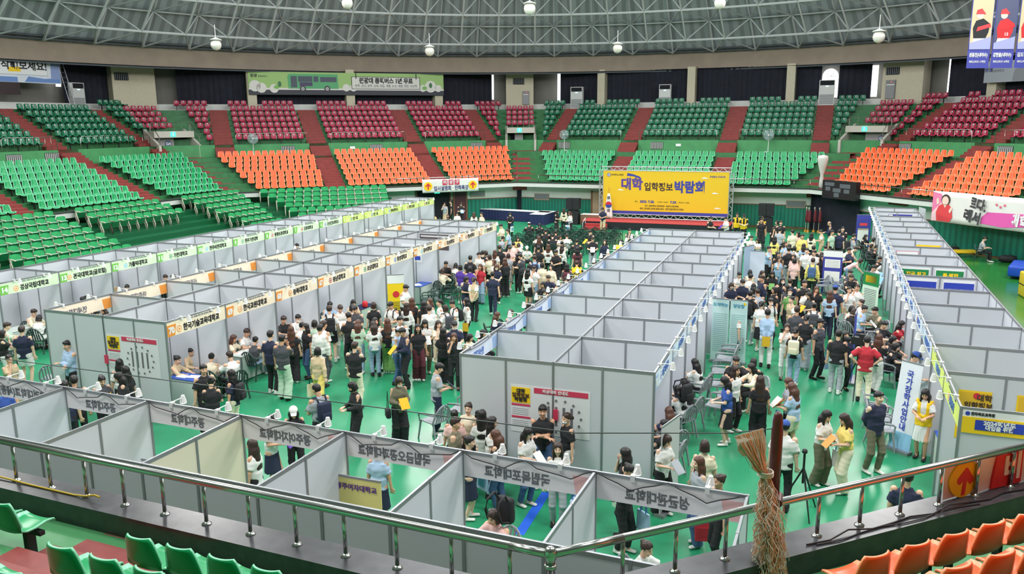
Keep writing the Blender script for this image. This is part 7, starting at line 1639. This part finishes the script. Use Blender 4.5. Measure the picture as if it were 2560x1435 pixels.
# where the wording still coincides, tell them apart by distance from the viewer
from collections import defaultdict
dup = defaultdict(list)
for i, l in enumerate(labels): dup[l].append(i)
for l, ids in dup.items():
    if len(ids) > 1:
        ids.sort(key=lambda i: (people[i][0] - CAM.x) ** 2 + (people[i][1] - CAM.y) ** 2)
        for k, i in enumerate(ids): labels[i] = ('nearest ' if k == 0 else '%s nearest ' % ORD[k]) + l
rp = random.Random(11); cn = 0
for (x, y, ang, sex, pose, hair, top, bot, ex), lb in zip(people, labels):
    sc = (1.0 if sex == 'M' else .93) * rp.uniform(.985, 1.015); pj = 'S' if pose in 'SL' else pose
    M = rotz(x, y, .006, math.radians(ang + 90)) @ Matrix.Scale(sc, 4); far = math.hypot(x - CAM.x, y - CAM.y) > 47
    bm, J = body_mesh(pose, sex); bo = link('person', bm); bo.matrix_world = M; tag(bo, lb, 'person', 'visitors and staff of the fair'); setmat(bo, SKINS[rp.randrange(3)])
    hm = HAIRS[2] if (hair == 'l' and rp.random() < .22) else HAIRS[0 if rp.random() < .75 else 1]
    if hair == 'z': hm = mat('grey_hair', (110, 106, 104), .5)
    o = link('hair', hair_mesh(hair, pose, sex), bo); o.data.materials or o.data.materials.append(hm); setmat(o, hm)
    def wear(kind, m):
        g = garment(pose, sex, kind)
        if not g.materials: g.materials.append(m)
        o = link(g.name.split('.')[0], g, bo); setmat(o, m); return o
    tk, tcol = top[0], top[1]
    wear('T' if tk == 'Y' else tk, CM[tcol])
    if tk == 'Y': wear('Y', VESTY)
    if tk == 'V': wear('T', CM['w'])
    bk_ = bot if len(bot) > 1 else 'P' + bot
    wear(bk_[0], CM[bk_[1]]); wear('shoe', SHW if rp.random() < .55 else SHK)
    if 'c' in ex:
        a, b = cap_mesh(pose, sex)
        for me, nm in ((a, 'cap'), (b, 'brim')):
            if not me.materials: me.materials.append(CM['w'])
            setmat(link(nm, me, bo), CM[ex['c']])
    if 'm' in ex:
        me = mask_mesh(pose, sex)
        if not me.materials: me.materials.append(MASKM)
        setmat(link('face_mask', me, bo), CM['k'] if rp.random() < .2 else MASKM)
    who = 'person in %s by %s' % ('yellow vest' if tk == 'Y' else CNAME[tcol] + ' ' + TN[tk], lb.split(', by ')[-1])
    if 'k' in ex:
        e = empty('backpack', '%s backpack worn by the %s' % (CNAME[ex['k']], who), 'backpack', M @ Matrix.Translation((0, -.012, 0)))
        for me in (BACKP, BPOCK, *BSTR): setmat(link(me.name.split('.')[0], me, e), CM[ex['k']])
    wl, wr_ = J['wr', 1], J['wr', -1]
    if 't' in ex:
        p = wl + V3(.06, -.02, -.62) if pose != 'F' else wl + V3(.03, -.04, -.62); e = empty('tote_bag', '%s tote bag held by the %s' % (CNAME[ex['t']], who), 'bag', M @ Matrix.Translation(p) @ Matrix.Rotation(1.2, 4, 'Z'))
        setmat(link('body', TOTE, e), CM[ex['t']]); setmat(link('printed_picture', TOTEP, e), TEALP if ex['t'] in 'wb' else CM[ex['t']])
        for me in TOTEH: setmat(link('handle', me, e), CM['u'] if ex['t'] in 'wb' else CM['k'])
    if 'o' in ex:
        e = empty('shoulder_bag', '%s shoulder bag carried by the %s' % (CNAME[ex['o']], who), 'bag', M @ Matrix.Translation((-.27, .03, .72)) @ Matrix.Rotation(1.4, 4, 'Z')); setmat(link('body', SBAG, e), CM[ex['o']]); setmat(link('strap', SBAGH, e), CM[ex['o']])
    if 'b' in ex:
        if pose in 'RS': p = (wl + wr_) / 2 + V3(0, -.1, .04); T = Matrix.Translation(p) @ Matrix.Rotation(-.75, 4, 'X')
        elif pose == 'B': p = (wl + wr_) / 2 + V3(0, .05, -.1); T = Matrix.Translation(p)
        else: p = wl + V3(.0, -.08, -.1); T = Matrix.Translation(p) @ Matrix.Rotation(.9, 4, 'Z')
        o = link('booklet', BOOK); o.matrix_world = M @ T; setmat(o, CM[ex['b']] if ex['b'] != 'y' else MATS['poster_yellow']); tag(o, '%s booklet held by the %s' % (CNAME[ex['b']], who), 'booklet')
    if pose in 'SL':
        cn += 1; dx, dy = math.cos(math.radians(ang)), math.sin(math.radians(ang)); chair(x - dx * .02, y - dy * .02, ang, CHG if x > -1 and y < 21 else CHD, ('grey' if x > -1 and y < 21 else 'dark green') + ' armchair under the seated ' + ' '.join(w_ for w_ in lb.replace(', seated', '').split())[:200], 'occupied armchairs')
# empty chairs in rows before the stage, where nobody sits or stands
occ = [(p[0], p[1]) for p in people]; g_ = 0; SEATX = []
for r_ in range(7):
    for c_ in range(9):
        x = -9.6 + .66 * c_ + .1 * r_; y = 33.4 - .95 * r_
        if c_ in (4,) and r_ > 4 or r_ > 4 and c_ > 6: continue
        if all((x - a) ** 2 + (y - b) ** 2 > .33 for a, b in occ + CHAIRS): SEATX.append((r_, c_, x, y))
for r_, c_, x, y in SEATX: chair(x, y, 90 + rp.uniform(-6, 6), CHD, 'empty dark green armchair facing the stage, %s row from the stage, %s place from left' % (ORD[r_], ORD[c_]), 'audience chairs before the stage')
# cut chair labels to the longest allowed length
for o in COL.objects:
    l = o.get('label')
    if l and len(l.split()) > 16:
        w_ = l.replace(' seen from behind', ' from behind').replace(' in the ', ' in ').split(); o['label'] = ' '.join(w_[:16]).rstrip(',')
seen = defaultdict(list)
for o in COL.objects:
    if o.get('label') and not o.parent: seen[o['label']].append(o)
for l, os_ in seen.items():
    if len(os_) > 1:
        os_.sort(key=lambda o: (o.matrix_world.translation - CAM).length)
        for k, o in enumerate(os_): o['label'] = ' '.join((('nearest ' if k == 0 else ORD[k] + ' nearest ') + l).split()[:16]).rstrip(',')
bpy.data.scenes.remove(TMP)
